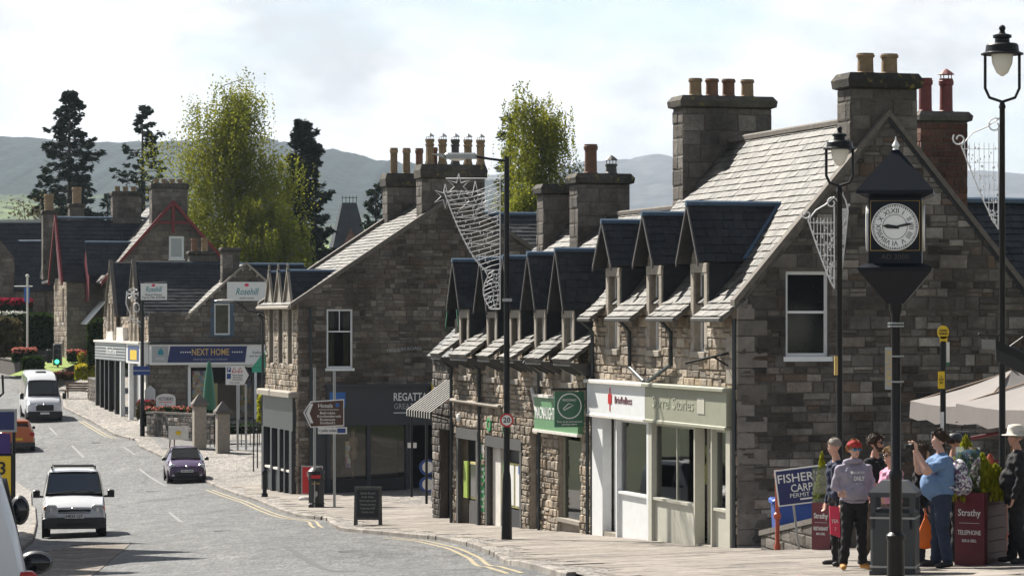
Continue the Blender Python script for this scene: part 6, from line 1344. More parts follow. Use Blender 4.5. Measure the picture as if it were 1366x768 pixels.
net_flag(lp, XX(1072, lp), XX(1113, lp), Z(275, lp), Z(385, lp), 'net light decoration pointing left on the slimmer heritage lamp')
net_flag(lp, XX(1134, lp), XX(1122, lp), Z(262, lp), Z(372, lp), 'narrow net light decoration on the right side of the slimmer heritage lamp', y=.1)
net_flag(lp2, XX(1274, lp2), XX(1332, lp2), Z(172, lp2), Z(306, lp2), 'scrolled net light decoration on the tall heritage lamp at right')
# town clock
t, s, p = pole_thing('town_clock', 'black four-faced pillar clock with pyramid roof and white dial', 'clock', 1195, None, 37.3)
t.rotation_euler.z = R(-9)
zc0, zc1 = Z(352, p), Z(265, p); hw = .325
mb = MB(); mb.lathe([(.14, -.15), (.14, .02), (.11, .05), (.105, .5), (.12, .52), (.12, .56), (.08, .6), (.075, 1.25), (.085, 1.28), (.085, 1.34), (.062, 1.38), (.058, Z(420, p)), (.085, Z(412, p)), (.085, Z(404, p))], 16); part(t, 'pillar', 'iron', mb, auto=40)
def sq(z, h): return [(-h, -h, z), (h, -h, z), (h, h, z), (-h, h, z)]
def frust(rows, m, nm, par):
    mb = MB()
    for z, h in rows: mb.v += sq(z, h)
    for k in range(len(rows) - 1):
        for i in range(4): mb.f.append((4 * k + i, 4 * k + (i + 1) % 4, 4 * k + 4 + (i + 1) % 4, 4 * k + 4 + i)); mb.m.append(0)
    n_ = len(mb.v); mb.f += [(3, 2, 1, 0), (n_ - 4, n_ - 3, n_ - 2, n_ - 1)]; mb.m += [0, 0]; return mb.build(nm, m, par)
frust([(Z(405, p), .1), (zc0 - .1, .44), (zc0 - .05, .46), (zc0, .36)], 'iron_clock', 'bracket_base', t)
bd_ = frust([(zc0, hw), (zc1, hw)], 'iron_clock', 'clock_case', t)
frust([(zc1, .36), (zc1 + .05, .47), (zc1 + .09, .47), (Z(203, p), .06), (Z(200, p), .05)], 'iron_clock', 'roof', t)
mb = MB(); zz = Z(201, p); mb.lathe([(.05, zz), (.03, zz + .03), (.05, zz + .06), (.012, zz + .13), (.004, zz + .18)], 10); part(t, 'finial', 'white_sign', mb)
zf = Z(304, p); rf = .29
for k in range(4):
    X = Matrix.Rotation(k * math.pi / 2, 4, 'Z') @ Matrix.Translation((0, -hw - .004, zf)) @ Matrix.Rotation(R(90), 4, 'X')
    mb = MB(); mb.lathe([(rf, 0), (rf, .03), (rf - .012, .035), (rf - .02, .03)], 40, 0, X); dl = part(t, 'dial', 'dial_white', mb)
    mb = MB()
    for i in range(60):
        a = i * math.pi / 30; w_ = .004 if i % 5 else .007; mb.box((-w_, rf * .86, .031), (w_, rf * .94, .035), 0, X @ Matrix.Rotation(a, 4, 'Z'))
    pr = [(rf * .95 * math.cos(i * math.pi / 24), rf * .95 * math.sin(i * math.pi / 24), .032) for i in range(49)]; mb.tube(pr, .004, 4, 0, X); pr = [(rf * .52 * math.cos(i * math.pi / 24), rf * .52 * math.sin(i * math.pi / 24), .032) for i in range(49)]; mb.tube(pr, .003, 4, 0, X); part(dl, 'minute_track', 'black', mb)['kind'] = 'stuff'
    for i, nu in enumerate(('XII', 'I', 'II', 'III', 'IIII', 'V', 'VI', 'VII', 'VIII', 'IX', 'X', 'XI')):
        if k not in (0, 1): break
        me = text_mesh(nu, .088, .002, 0.0).copy(); me.materials.clear(); me.materials.append(M['black']); o_ = bpy.data.objects.new('numeral', me); col.objects.link(o_); o_.parent = dl
        a = -i * math.pi / 6; o_.matrix_basis = X @ Matrix.Rotation(a, 4, 'Z') @ Matrix.Translation((0, rf * .68, .032))
    for nm, a, L_, w_ in (('hour_hand', -(9 + 13 / 60) * math.pi / 6, .155, .026), ('minute_hand', -13 * math.pi / 30, .24, .016)):
        mb = MB(); XR = X @ Matrix.Rotation(a, 4, 'Z'); mb.prism([(-w_ * .6, -.05, .037), (w_ * .6, -.05, .037), (w_, L_ * .62, .037), (0, L_, .037), (-w_, L_ * .62, .037)], (0, 0, .004), 0, XR); mb.lathe([(.02, .036), (.02, .045)], 10, 0, X); part(dl, nm, 'black', mb)
for k in range(2):
    XR = Matrix.Rotation(k * math.pi / 2, 4, 'Z'); mb = MB(); g = hw - .025
    mb.tube([(-g, -hw - .004, zc0 + .16), (g, -hw - .004, zc0 + .16), (g, -hw - .004, zc1 - .04), (-g, -hw - .004, zc1 - .04), (-g, -hw - .004, zc0 + .16)], .004, 4, 0, XR); part(bd_, 'gilt_line', 'gold', mb)
lettering('AD 2000', .085, 'gutter', bd_, (0, -hw - .004, zc0 + .08), FACE, width=.34)
mb = MB(); mb.box((-.13, -.14, Z(519, p)), (-.045, -.1, Z(463, p))); pq = part(t, 'plaque', 'galv', mb); o_ = lettering('ROTARY', .1, 'gold', pq, (-.088, -.145, Z(491, p)), (R(90), R(90), 0), width=.44, bold=.01)
for zz in (432, 436, 476, 510): mb = MB(); mb.lathe([(.1, Z(zz, p)), (.1, Z(zz, p) + .02)], 14); part(t, 'band', 'galv', mb)
# bus stop
t, s, p = pole_thing('bus_stop', 'black bus stop pole with yellow oval head and yellow plate', 'bus stop', 1258, None, 43.5)
mb = MB(); mb.tube([(0, 0, -.1), (0, 0, Z(455, p))], .042, 10); part(t, 'pole', 'iron', mb)
zz = Z(443, p); mb = MB(); mb.lathe([(.085, 0), (.085, .03)], 20, 0, Matrix.Translation((0, .01, zz)) @ Matrix.Rotation(R(90), 4, 'X') @ Matrix.Diagonal((1, 1.15, 1, 1))); mb.box((-.045, -.02, Z(457, p)), (.06, .01, zz - .06)); hd = part(t, 'head', 'yellow', mb); lettering('TOWN\nCOACH', .045, 'black', hd, (0, -.025, zz), FACE, width=.12, bold=.02)
mb = MB(); mb.box((-.08, -.06, Z(518, p)), (.015, -.045, Z(495, p))); pl = part(t, 'plate', 'yellow', mb); lettering('A\nSTOP\nBUS', .045, 'charcoal', pl, (-.033, -.065, Z(506, p)), FACE, width=.06)
mb = MB(); mb.box((.045, -.03, Z(483, p)), (.09, -.01, Z(456, p))); part(t, 'side_panel', 'white_worn', mb); mb = MB(); mb.box((.045, -.032, Z(488, p)), (.09, -.01, Z(483, p))); part(t, 'side_label', 'green_sign', mb)
mb = MB(); mb.box((-.045, -.06, Z(578, p)), (.005, -.045, Z(549, p))); part(t, 'timetable', 'white_sign', mb); mb = MB(); mb.bbox((-.17, -.14, Z(588, p)), (.38, .06, Z(575, p)), .02); part(t, 'case', 'black', mb)
# kiosk roof at the right edge
t, s, p = pole_thing('information_kiosk', 'dark information kiosk with glazed tilted roof at the right edge', 'kiosk', 1420, None, 37.5)
zk = Z(478, p); mb = MB(); mb.prism([(-.95, -.55, zk + .12), (.9, -.55, zk - .75), (.9, .55, zk - .75), (-.95, .55, zk + .12)], (0, 0, .12)); part(t, 'roof', 'iron', mb)
for a in (-.75, -.35, .05): mb = MB(); k = lambda x: zk + .12 - (x + .95) / 1.85 * .87 + .125; mb.prism([(a, -.5, k(a)), (a + .32, -.5, k(a + .32)), (a + .32, .5, k(a + .32)), (a, .5, k(a))], (0, 0, .01)); part(t, 'roof_pane', 'blue_bright' if a < -9 else 'lead', mb)
mb = MB(); mb.prism([(-.95, -.58, zk + .13), (.9, -.58, zk - .74), (.9, -.58, zk - .95), (-.95, -.58, zk - .02)], (0, .04, 0)); part(t, 'fascia', 'black', mb)
for a in (-.1, .7): mb = MB(); mb.box((a - .05, -.05, -.1), (a + .05, .05, zk - .2)); part(t, 'post', 'iron', mb)
# parasols
def parasol(px, Y, yap, yed, half, label):
    t, s, p = pole_thing('parasol', label, 'parasol', px, None, Y, 'cafe parasols'); za, ze = Z(yap, p), Z(yed, p); t.rotation_euler.z = R(20)
    mb = MB(); mb.tube([(0, 0, 0), (0, 0, za + .05)], .03, 8); part(t, 'pole', 'timber', mb)
    mb = MB(); mb.lathe([(.3, 0), (.3, .06), (.05, .09)], 12); part(t, 'foot', 'iron', mb)
    h = half
    for k in range(4):
        XR = Matrix.Rotation(k * math.pi / 2, 4, 'Z'); mb = MB(); n = 6
        for i in range(n + 1):
            u = i / n; w_ = h * u
            for j in range(5): v = j / 4; mb.v.append(tuple(XR @ Vector((-w_ + 2 * w_ * v, -w_, za - (za - ze) * u - .06 * math.sin(u * 3.14) + (-.07 * math.sin(v * 3.14) * u)))))
        for i in range(n):
            for j in range(4): q = i * 5 + j; mb.f.append((q, q + 5, q + 6, q + 1)); mb.m.append(0)
        part(t, 'canopy_panel', 'canvas', mb, smooth=True)
        mb = MB()
        for j in range(9): v = j / 8; dz = -.07 * math.sin(v * 3.14); mb.v += [tuple(XR @ Vector((-h + 2 * h * v, -h, ze + dz))), tuple(XR @ Vector((-h + 2 * h * v, -h - .02, ze + dz - .3 - .03 * math.sin(v * 20))))]
        for j in range(8): mb.f.append((2 * j, 2 * j + 1, 2 * j + 3, 2 * j + 2)); mb.m.append(0)
        part(t, 'valance', 'canvas', mb, smooth=True); mb = MB(); mb.tube([XR @ Vector((0, 0, za - .03)), XR @ Vector((-h, -h, ze - .03))], .015, 5); part(t, 'rib', 'timber', mb)
parasol(1350, 53, 493, 536, 1.32, 'pale grey parasol over the terrace left of the right-hand lamp'); parasol(1440, 50, 485, 540, 1.5, 'second pale parasol cut by the right edge of the picture')
# terrace: low wall, red posts and rail, angling sign, bins
lw = rubble('terrace_wall', 'low concrete kerb wall on the terrace beside the shop corner', gp(1016, 733, KH), Vector((*at(1120, 715, 53.5).xy, G(*at(1120, 715, 53.5).xy) + KH)), .28, .55, .3, 'stone_chimney', (.2, .3), (.6, 1.2))
def redpost(px, ytop, ybot, Y, label):
    X = (px - CX) * Y / F; zt = (HY - ytop) * Y / F; z0 = min(G(X, Y) + KH, (HY - ybot) * Y / F); t = thing('railing_post', label, 'post', (X, Y, z0), 0, 'orange-red railing posts'); h = zt - z0
    mb = MB(); mb.lathe([(.06, 0), (.06, .1), (.04, .13), (.04, h * .38), (.07, h * .4), (.07, h * .45), (.04, h * .47), (.045, h * .9), (.065, h * .92), (.065, h * .95), (.03, h)], 10); part(t, 'shaft', 'orange_post', mb, auto=40); return t
redpost(1037, 626, 704, 55.5, 'orange-red post left of the blue angling sign'); redpost(1340, 655, 757, 42.5, 'orange-red post beside the man with the white hat'); redpost(1321, 605, 690, 50, 'red post behind the yellow-green planter shrub')
t = thing('handrail', 'red handrail running up behind the terrace planters', 'rail', at(1330, 690, 50)); mb = MB(); mb.tube([at(1275, 588, 50) - t.location, at(1345, 575, 50) - t.location], .03, 8); mb.tube([at(1318, 616, 50) - t.location, at(1380, 610, 50) - t.location], .03, 8); mb.tube([at(1275, 588, 50) - t.location, at(1275, 690, 50) - t.location], .03, 8); mb.build('rail', 'maroon', t)
c = at(1074, 646, 55); t = thing('angling_sign', "tilted blue sign reading FISHER'S CARP beside the orange-red post", 'sign', (c.x, c.y, c.z - .6)); t.rotation_euler = (0, R(-7), 0)
mb = MB(); mb.box((-.46, 0, .25), (.62, .03, .92)); pl = part(t, 'board', 'white_sign', mb); mb = MB(); mb.box((-.435, -.008, .275), (.595, -.001, .895)); part(t, 'panel', 'navy_sign', mb)
lettering("FISHER'S", .22, 'white_sign', t, (-.02, -.012, .74), FACE, width=.8, bold=.01); lettering('CARPARK', .2, 'white_sign', t, (.16, -.012, .55), FACE, width=.72, bold=.01); lettering('PERMIT ONLY', .11, 'white_sign', t, (.12, -.012, .42), FACE, width=.7); mb = MB(); mb.box((-.05, -.012, .33), (.5, -.009, .36)); part(t, 'rule', 'white_sign', mb); mb = MB(); mb.box((-.2, .02, -1.2), (-.16, .06, .4)); mb.box((.36, .02, -1.2), (.4, .06, .4)); part(t, 'legs', 'galv', mb)
c = at(1066, 738, 57.5); t = thing('recycling_bin', 'blue recycling bin behind the tilted angling sign', 'bin', c); mb = MB(); mb.prism([(-.42, 0, 0), (.42, 0, 0), (.48, 0, .95), (-.48, 0, .95)], (0, .8, 0)); part(t, 'body', 'bin_blue', mb); mb = MB(); mb.bbox((-.52, -.06, .95), (.52, .86, 1.04), .03); part(t, 'lid', 'bin_blue', mb)
for xx in (-.3, .3): mb = MB(); mb.lathe([(.09, -.03), (.09, .03)], 12, 0, Matrix.Translation((xx, .7, .0)) @ Matrix.Rotation(R(90), 4, 'Y')); part(t, 'wheel', 'rubber', mb)
def planter(px, py, w_, h_, label, txt, screen, back=.55, pxs=None, side=.12):
    p = gp(px, py, KH); t = thing('planter', label, 'planter', p, R(-30), 'maroon timber planters'); n = 6
    mb = MB(); mb.box((-w_ / 2, 0, 0), (w_ / 2, .06, h_)); fp = part(t, 'front_panel', 'maroon', mb); lettering(txt[0], .13, 'white_sign', fp, (0, -.004, h_ * .72), FACE, width=w_ * .78, bold=.01); mb = MB(); mb.box((-w_ * .35, -.004, h_ * .58), (w_ * .35, 0, h_ * .585)); part(fp, 'rule', 'white_sign', mb); lettering(txt[1], .09, 'white_sign', fp, (0, -.004, h_ * .45), FACE, width=w_ * .8, bold=.01); lettering(txt[2], .06, 'white_sign', fp, (0, -.004, h_ * .34), FACE, width=w_ * .5)
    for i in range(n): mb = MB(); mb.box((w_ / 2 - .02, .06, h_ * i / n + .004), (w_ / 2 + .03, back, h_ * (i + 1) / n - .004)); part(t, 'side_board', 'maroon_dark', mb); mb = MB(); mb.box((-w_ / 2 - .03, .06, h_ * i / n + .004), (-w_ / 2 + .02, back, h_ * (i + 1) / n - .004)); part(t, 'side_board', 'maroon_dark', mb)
    mb = MB(); mb.box((-w_ / 2 + .02, .06, .1), (w_ / 2 - .02, back - .02, h_ - .06)); part(t, 'soil', 'soil', mb)
    if screen: mb = MB(); mb.box((-w_ / 2, .02, h_), (w_ / 2 * screen, .04, h_ + .62)); part(t, 'glass_screen', 'glass_frost', mb)
    s_ = thing('planter_shrub', 'yellow-green conifer shrub in the planter ' + ('by the angling sign' if px < 1200 else 'by the railing post'), 'shrub', p + Vector((0, .3, h_ - .1)), 0, 'shrubs in the maroon planters'); lf = MB(); tb = MB(); tb.tube([(0, 0, 0), (0, 0, .7)], .03, 6); tb.build('trunk', 'bark', s_)
    wd = .16 if px < 1200 else .32
    for (cx_, hh) in (((.05, .95),) if px < 1200 else ((.0, .85), (.22, .6), (.4, .45), (-.15, .5))):
        for _ in range(700): k = PR.random() ** 1.3; r_ = wd * (1 - k) ** .7 * PR.uniform(.5, 1.05); a = PR.uniform(0, 6.28); leaf(lf, (cx_ + r_ * math.cos(a), r_ * math.sin(a), hh * k), .045, Vector((PR.uniform(-.4, .4), PR.uniform(-.4, .4), 1)).normalized(), 2.2)
    lf.build('foliage', 'leaf_thuja', s_); return t
glass_mat('glass_frost', (.62, .7, .62), .3)
planter(1095, 733, .34, .82, 'maroon planter with white lettering beside the angling sign', ('Strathy', 'RESTAURANT', 'BAR & GRILL'), .9, .6)
planter(1293, 754, .42, 1.0, 'larger maroon slatted planter between rucksack man and hat man', ('Strathy', 'TELEPHONE', 'BAR & GRILL'), .7, .8)
p = at(1114, 717, 41.9); t = thing('pink_board', 'pink advertising board leaning beside the left planter', 'sign', p, R(25)); t.scale = (.55, .55, .55); mb = MB(); mb.tube([(.1, .06, -.75), (.1, .06, .1)], .025, 6); part(t, 'stake', 'iron', mb); mb = MB(); mb.prism([(-.13, 0, .1), (.16, 0, 0), (.16, .05, .78), (-.13, .05, .82)], (0, .03, 0)); part(t, 'board', 'pink_sign', mb); lettering('TEA', .13, 'white_sign', t, (.0, .01, .42), (R(86), 0, 0), width=.2, bold=.01); lettering('7', .12, 'white_sign', t, (.02, .015, .22), (R(86), 0, 0))
# square litter bin in front of the group
t, s, p = pole_thing('litter_bin', 'square grey litter bin with sloped lid before the tour group', 'bin', 1194, None, 39.2); hh = Z(640, p) if Z(640, p) < 1.5 else 1.25; t.rotation_euler.z = R(-14); h = .29
mb = MB(); mb.bbox((-h, -h, .06), (h, h, .82 * hh - .16), .03); mb.box((-h - .01, -h - .01, .0), (h + .01, h + .01, .06)); part(t, 'body', 'bin_grey', mb)
for zz in (.1, hh * .6): mb = MB(); mb.box((-h - .006, -h - .006, zz), (h + .006, h + .006, zz + .025)); part(t, 'band', 'galv', mb)
for xx in (-1, 1):
    for yy in (-1, 1): mb = MB(); mb.box((xx * h - (.07 if xx > 0 else 0), yy * h - (.07 if yy > 0 else 0), .6), (xx * h + (0 if xx > 0 else .07), yy * h + (0 if yy > 0 else .07), hh * .83)); part(t, 'corner_post', 'bin_grey', mb)
mb = MB()
for z, q in ((hh * .83, h + .02), (hh * .88, h + .02), (hh, h * .55)): mb.v += sq(z, q)
for k in range(2):
    for i in range(4): mb.f.append((4 * k + i, 4 * k + (i + 1) % 4, 4 * k + 4 + (i + 1) % 4, 4 * k + 4 + i)); mb.m.append(0)
mb.f += [(3, 2, 1, 0), (8, 9, 10, 11)]; mb.m += [0, 0]; part(t, 'lid', 'bin_grey', mb); mb = MB(); mb.box((-h * .85, -h * .85, .5), (h * .85, h * .85, hh * .7)); part(t, 'liner', 'black', mb)
# chalkboard
p = gp(491, 700, KH); t = thing('chalkboard', 'black A-frame chalkboard standing at the pavement edge', 'sign', p, R(-4)); hh = 1.08
for s_ in (-1, 1):
    mb = MB(); X = Matrix.Rotation(R(8 * s_), 4, 'X') @ Matrix.Identity(4); y0 = -.28 * s_ * -1 if False else (-.16 if s_ < 0 else .16)
    o0 = Matrix.Translation((0, y0, 0)) @ Matrix.Rotation(R(-8 if s_ < 0 else 8), 4, 'X')
    mb.box((-.38, -.02, 0), (-.31, .02, hh), 0, o0); mb.box((.31, -.02, 0), (.38, .02, hh), 0, o0); mb.box((-.31, -.02, hh - .08), (.31, .02, hh), 0, o0); mb.box((-.31, -.02, .16), (.31, .02, .23), 0, o0); fo = part(t, 'frame', 'grey_wood', mb)
    mb = MB(); mb.box((-.31, -.008, .23), (.31, .008, hh - .08), 0, o0); bo = part(fo, 'board', 'black', mb)
    if s_ < 0:
        for i, (tx, w_) in enumerate((('Sunday Brunch', .42), ('from 10am', .34), ('Home made soup &', .46), ('Venison burgers', .44), ('Cream teas £6.50', .4), ('Come on in', .34))): lo = lettering(tx, .085, 'galv', bo, o0 @ Vector((0, -.012, hh - .18 - i * .105)), (R(98), 0, 0), width=w_)
# round-topped litter bin by the brown sign
p = gp(422, 676, KH); t = thing('litter_bin', 'black round-topped litter bin below the brown hotels sign', 'bin', p); mb = MB(); mb.bbox((-.25, -.25, 0), (.25, .25, .12), .02); mb.lathe([(.3, .12), (.27, .16), (.27, .88), (.3, .9), (.3, .94)], 8, rot=R(22.5)); part(t, 'body', 'black', mb)
mb = MB(); mb.lathe([(.27, .94), (.27, 1.12), (.3, 1.14), (.29, 1.2), (.16, 1.32), (.02, 1.36)], 12); part(t, 'hood', 'black', mb); mb = MB(); mb.box((-.16, -.275, .97), (.16, -.262, 1.08)); part(t, 'slot_band', 'red_sign', mb); lettering('LITTER', .09, 'gold', t, (0, -.275, .8), FACE, width=.26); mb = MB(); mb.prism([(-.06, -.275, .42), (0, -.275, .34), (.06, -.275, .42), (.05, -.275, .54), (-.05, -.275, .54)], (0, .01, 0)); part(t, 'crest', 'galv', mb)
p = gp(412, 666, KH); t = thing('red_board', 'red advertising board on a white base behind the black litter bin', 'sign', p); mb = MB(); mb.bbox((-.35, -.2, 0), (.35, .2, .1), .04); part(t, 'foot', 'white_worn', mb); mb = MB(); mb.box((-.27, -.03, .18), (.5, .03, 1.2)); part(t, 'panel', 'galv', mb); mb = MB(); mb.box((-.23, -.036, .22), (.46, -.031, 1.16)); part(t, 'poster', 'red_sign', mb); lettering('SALE', .2, 'white_sign', t, (.12, -.04, .9), FACE, width=.4)
# brown direction sign
p = gp(433, 676, KH); t = thing('direction_sign', 'brown arrow sign to hotels on two grey poles', 'sign', p); Zp = lambda y: Z(y, p); Xp = lambda x: XX(x, p)
for px_, yt, yb_ in ((419.5, 490, 0), (446, 494, 0)): mb = MB(); mb.tube([(Xp(px_), .05, -.1), (Xp(px_), .05, Zp(yt))], .045, 10); part(t, 'pole', 'galv', mb)
mb = MB(); mb.prism([(Xp(404.5), 0, Zp(550)), (Xp(414), 0, Zp(570)), (Xp(459), 0, Zp(568)), (Xp(459), 0, Zp(532)), (Xp(414), 0, Zp(535))], (0, .03, 0)); part(t, 'backing', 'white_sign', mb)
mb = MB(); mb.prism([(Xp(406.5), -.006, Zp(550)), (Xp(415), -.006, Zp(568.5)), (Xp(458), -.006, Zp(566.5)), (Xp(458), -.006, Zp(533.5)), (Xp(415), -.006, Zp(536.5))], (0, .004, 0)); pl = part(t, 'panel', 'brown_sign', mb)
mb = MB(); mb.prism([(Xp(408), -.012, Zp(551)), (Xp(414), -.012, Zp(564)), (Xp(418), -.012, Zp(564)), (Xp(413), -.012, Zp(551)), (Xp(418), -.012, Zp(538)), (Xp(414), -.012, Zp(538))], (0, .004, 0)); part(pl, 'arrow', 'white_sign', mb)
lettering('Hotels', .19, 'white_sign', pl, (Xp(434), -.012, Zp(541)), FACE, width=.48, bold=.01); mb = MB(); mb.box((Xp(425), -.012, Zp(546.4)), (Xp(452), -.008, Zp(545.8))); part(pl, 'rule', 'white_sign', mb)
for i, tx in enumerate(('Balrobin', 'Knockendarroch', 'Rosemount', "Scotland's")): lettering(tx, .12, 'white_sign', pl, (Xp(437) if i != 1 else Xp(439), -.012, Zp(550.5 + i * 4.4)), FACE, width=.5 if i != 1 else .78, bold=.01)
mb = MB(); mb.lathe([(.07, 0), (.07, .005)], 12, 0, Matrix.Translation((Xp(450), -.01, Zp(540))) @ Matrix.Rotation(R(90), 4, 'X')); part(pl, 'badge', 'blue_bright', mb)
mb = MB(); mb.box((Xp(424), 0, Zp(578.5)), (Xp(463), .03, Zp(569.5))); p2 = part(t, 'lower_sign', 'white_sign', mb); mb = MB(); mb.box((Xp(450), -.006, Zp(577)), (Xp(461), 0, Zp(571))); part(p2, 'symbols', 'blue_sign', mb); lettering('< public toilets', .14, 'charcoal', p2, (Xp(437), -.006, Zp(574)), FACE, width=.6)
# black posts in the lane and boards beside the awning
for px_, py_, yt, k in ((549, 662, 545, 1), (569, 671, 548, 0), (589, 681, 552, 0)):
    t, s, p = pole_thing('lane_post', {549: 'black post with two white labels in front of the outfitter doorway', 569: 'black post beside the round blue board in the lane', 589: 'black post nearest the row end under the awning'}[px_], 'post', px_, py_, None, 'black posts in the lane'); mb = MB(); mb.tube([(0, 0, -.1), (0, 0, Z(yt, p))], .045, 10); part(t, 'shaft', 'iron', mb)
    if k:
        for q in (-.14, .06): mb = MB(); mb.box((q, -.06, Z(597, p)), (q + .12, -.05, Z(590, p))); part(t, 'label', 'white_worn', mb)
p = gp(567, 668, KH) + Vector((0, 2.5, -.02)); t = thing('round_board', 'stand with round blue and white discs in the lane', 'sign', p)
for zz in (.45, 1.05): mb = MB(); mb.lathe([(.28, 0), (.28, .03)], 18, 0, Matrix.Translation((0, 0, zz)) @ Matrix.Rotation(R(90), 4, 'X')); dd_ = part(t, 'disc', 'blue_sign', mb); mb = MB(); mb.lathe([(.2, 0), (.2, .005)], 18, 0, Matrix.Translation((.03, -.031, zz)) @ Matrix.Rotation(R(90), 4, 'X')); part(dd_, 'face', 'white_worn', mb)
mb = MB(); mb.tube([(0, .02, 0), (0, .02, 1.2)], .025, 6); part(t, 'stem', 'iron', mb)
p = gp(585, 672, KH) + Vector((0, 1.5, 0)); t = thing('menu_board', 'white and red menu board leaning in the lane', 'sign', p, R(-10)); mb = MB(); mb.prism([(-.3, 0, 0), (.3, 0, 0), (.3, .15, .75), (-.3, .15, .75)], (0, .03, 0)); part(t, 'board', 'white_sign', mb); lettering('ICES\nTEAS', .2, 'red_sign', t, (0, .06, .42), (R(78), 0, 0), width=.45); p = p + Vector((.15, .6, 0)); t = thing('postcard_stand', 'tall stand with white cards behind the menu board', 'sign', p)
for i in range(3): mb = MB(); mb.box((-.16, -.02, .95 + i * .28), (.16, .02, 1.18 + i * .28)); part(t, 'card', 'white_worn', mb)
mb = MB(); mb.tube([(0, .05, 0), (0, .05, 1.8)], .03, 6); part(t, 'stem', 'iron', mb)
# ---- things in front of the furniture shop --------------------------------------------
p = gp(190, 581, KH); t = thing('street_lamp', 'thin black lamp post with snowflake decoration by the furniture shop', 'street lamp', p); Zp = lambda y: Z(y, p); Xp = lambda x: XX(x, p)
mb = MB(); mb.lathe([(.13, -.1), (.12, Zp(535)), (.09, Zp(530)), (.075, Zp(385)), (.06, Zp(376))], 10); part(t, 'column', 'iron', mb); mb = MB(); mb.tube([(0, 0, Zp(378)), (Xp(222), 0, Zp(376))], .03, 6); part(t, 'arm', 'iron', mb)
mb = MB(); mb.box((Xp(188), -.1, Zp(400)), (Xp(223), -.06, Zp(378))); sg = part(t, 'guest_house_sign', 'white_sign', mb); lettering('Rosehill', .42, 'teal', sg, (Xp(205), -.11, Zp(386)), FACE, width=.85, shear=.3); lettering('Guest House\nTel 01796 472958', .16, 'charcoal', sg, (Xp(205), -.11, Zp(395)), FACE, width=1.2); mb = MB(); mb.ball((Xp(205), -.1, Zp(380.5)), (.1, .03, .07)); part(sg, 'emblem', 'pink_sign', mb)
mb = MB(); mb.box((Xp(178), -.1, Zp(500)), (Xp(200), -.06, Zp(488))); sg = part(t, 'blue_sign', 'blue_sign', mb); mb = MB(); mb.box((Xp(178), -.11, Zp(494.4)), (Xp(200), -.1, Zp(493.8))); part(sg, 'rule', 'white_sign', mb)
d = thing('wire_decoration', 'snowflake and swirl light decoration on the thin lamp post', 'decoration', p + Vector((0, 0, Zp(460)))); q = p + Vector((0, 0, Zp(460)))
L_ = []; c = (XX(177, q), -.05, Z(392, q))
for i in range(6): a = i * math.pi / 3; L_.append([c, (c[0] + .32 * math.cos(a), -.05, c[2] + .32 * math.sin(a))]); L_.append([(c[0] + .32 * math.cos(a - .3), -.05, c[2] + .32 * math.sin(a - .3)), (c[0] + .2 * math.cos(a), -.05, c[2] + .2 * math.sin(a)), (c[0] + .32 * math.cos(a + .3), -.05, c[2] + .32 * math.sin(a + .3))])
wire(d, 'snowflake', L_, .03); wire(d, 'swirl', [[(XX(169, q), 0, Z(388, q)), (XX(168, q), 0, Z(405, q)), (XX(174, q), 0, Z(420, q)), (XX(188, q), 0, Z(430, q))], [(XX(182 + 4 * math.cos(a * .5), q), 0, Z(410 + 6 * math.sin(a * .5), q)) for a in range(13)], [(XX(170, q), 0, Z(430, q)), (XX(174, q), 0, Z(424, q)), (XX(188, q), 0, Z(436, q))]], .03)
# parking direction sign
p = gp(322, 600, KH); t = thing('parking_sign', 'white arrow-ended parking direction sign on two grey poles', 'sign', p); Zp = lambda y: Z(y, p); Xp = lambda x: XX(x, p)
for a in (317, 328): mb = MB(); mb.tube([(Xp(a), .05, 0), (Xp(a), .05, Zp(490))], .05, 8); part(t, 'pole', 'galv', mb)
mb = MB(); mb.prism([(Xp(301), 0, Zp(513)), (Xp(327), 0, Zp(513)), (Xp(336), 0, Zp(500)), (Xp(327), 0, Zp(488)), (Xp(301), 0, Zp(488))], (0, .03, 0)); pl = part(t, 'panel', 'white_sign', mb)
mb = MB(); mb.prism([(Xp(326), -.006, Zp(512)), (Xp(329), -.006, Zp(512)), (Xp(336), -.006, Zp(500)), (Xp(329), -.006, Zp(489)), (Xp(326), -.006, Zp(489)), (Xp(332), -.006, Zp(500))], (0, .004, 0)); part(pl, 'chevron', 'black', mb)
mb = MB(); mb.box((Xp(302.5), -.006, Zp(496)), (Xp(308), -.001, Zp(489.5))); b_ = part(pl, 'blue_panel', 'blue_sign', mb); lettering('P', .22, 'white_sign', b_, (Xp(305.2), -.01, Zp(492.7)), FACE, bold=.02); mb = MB(); mb.box((Xp(302.5), -.006, Zp(505)), (Xp(308), -.001, Zp(498))); part(pl, 'blue_panel', 'blue_sign', mb)
for a in (312.5, 320.5): mb = MB(); mb.tube([(Xp(a - 3), -.01, Zp(496)), (Xp(a + 3), -.01, Zp(496)), (Xp(a), -.01, Zp(490)), (Xp(a - 3), -.01, Zp(496))], .02, 4); part(pl, 'warning_triangle', 'red_sign', mb)
lettering('Ferry Road\nRie-achan\nRecreation', .11, 'charcoal', pl, (Xp(317), -.008, Zp(503)), FACE, width=.5)
lettering('Car park', .11, 'charcoal', pl, (Xp(313), -.008, Zp(510)), FACE, width=.5)
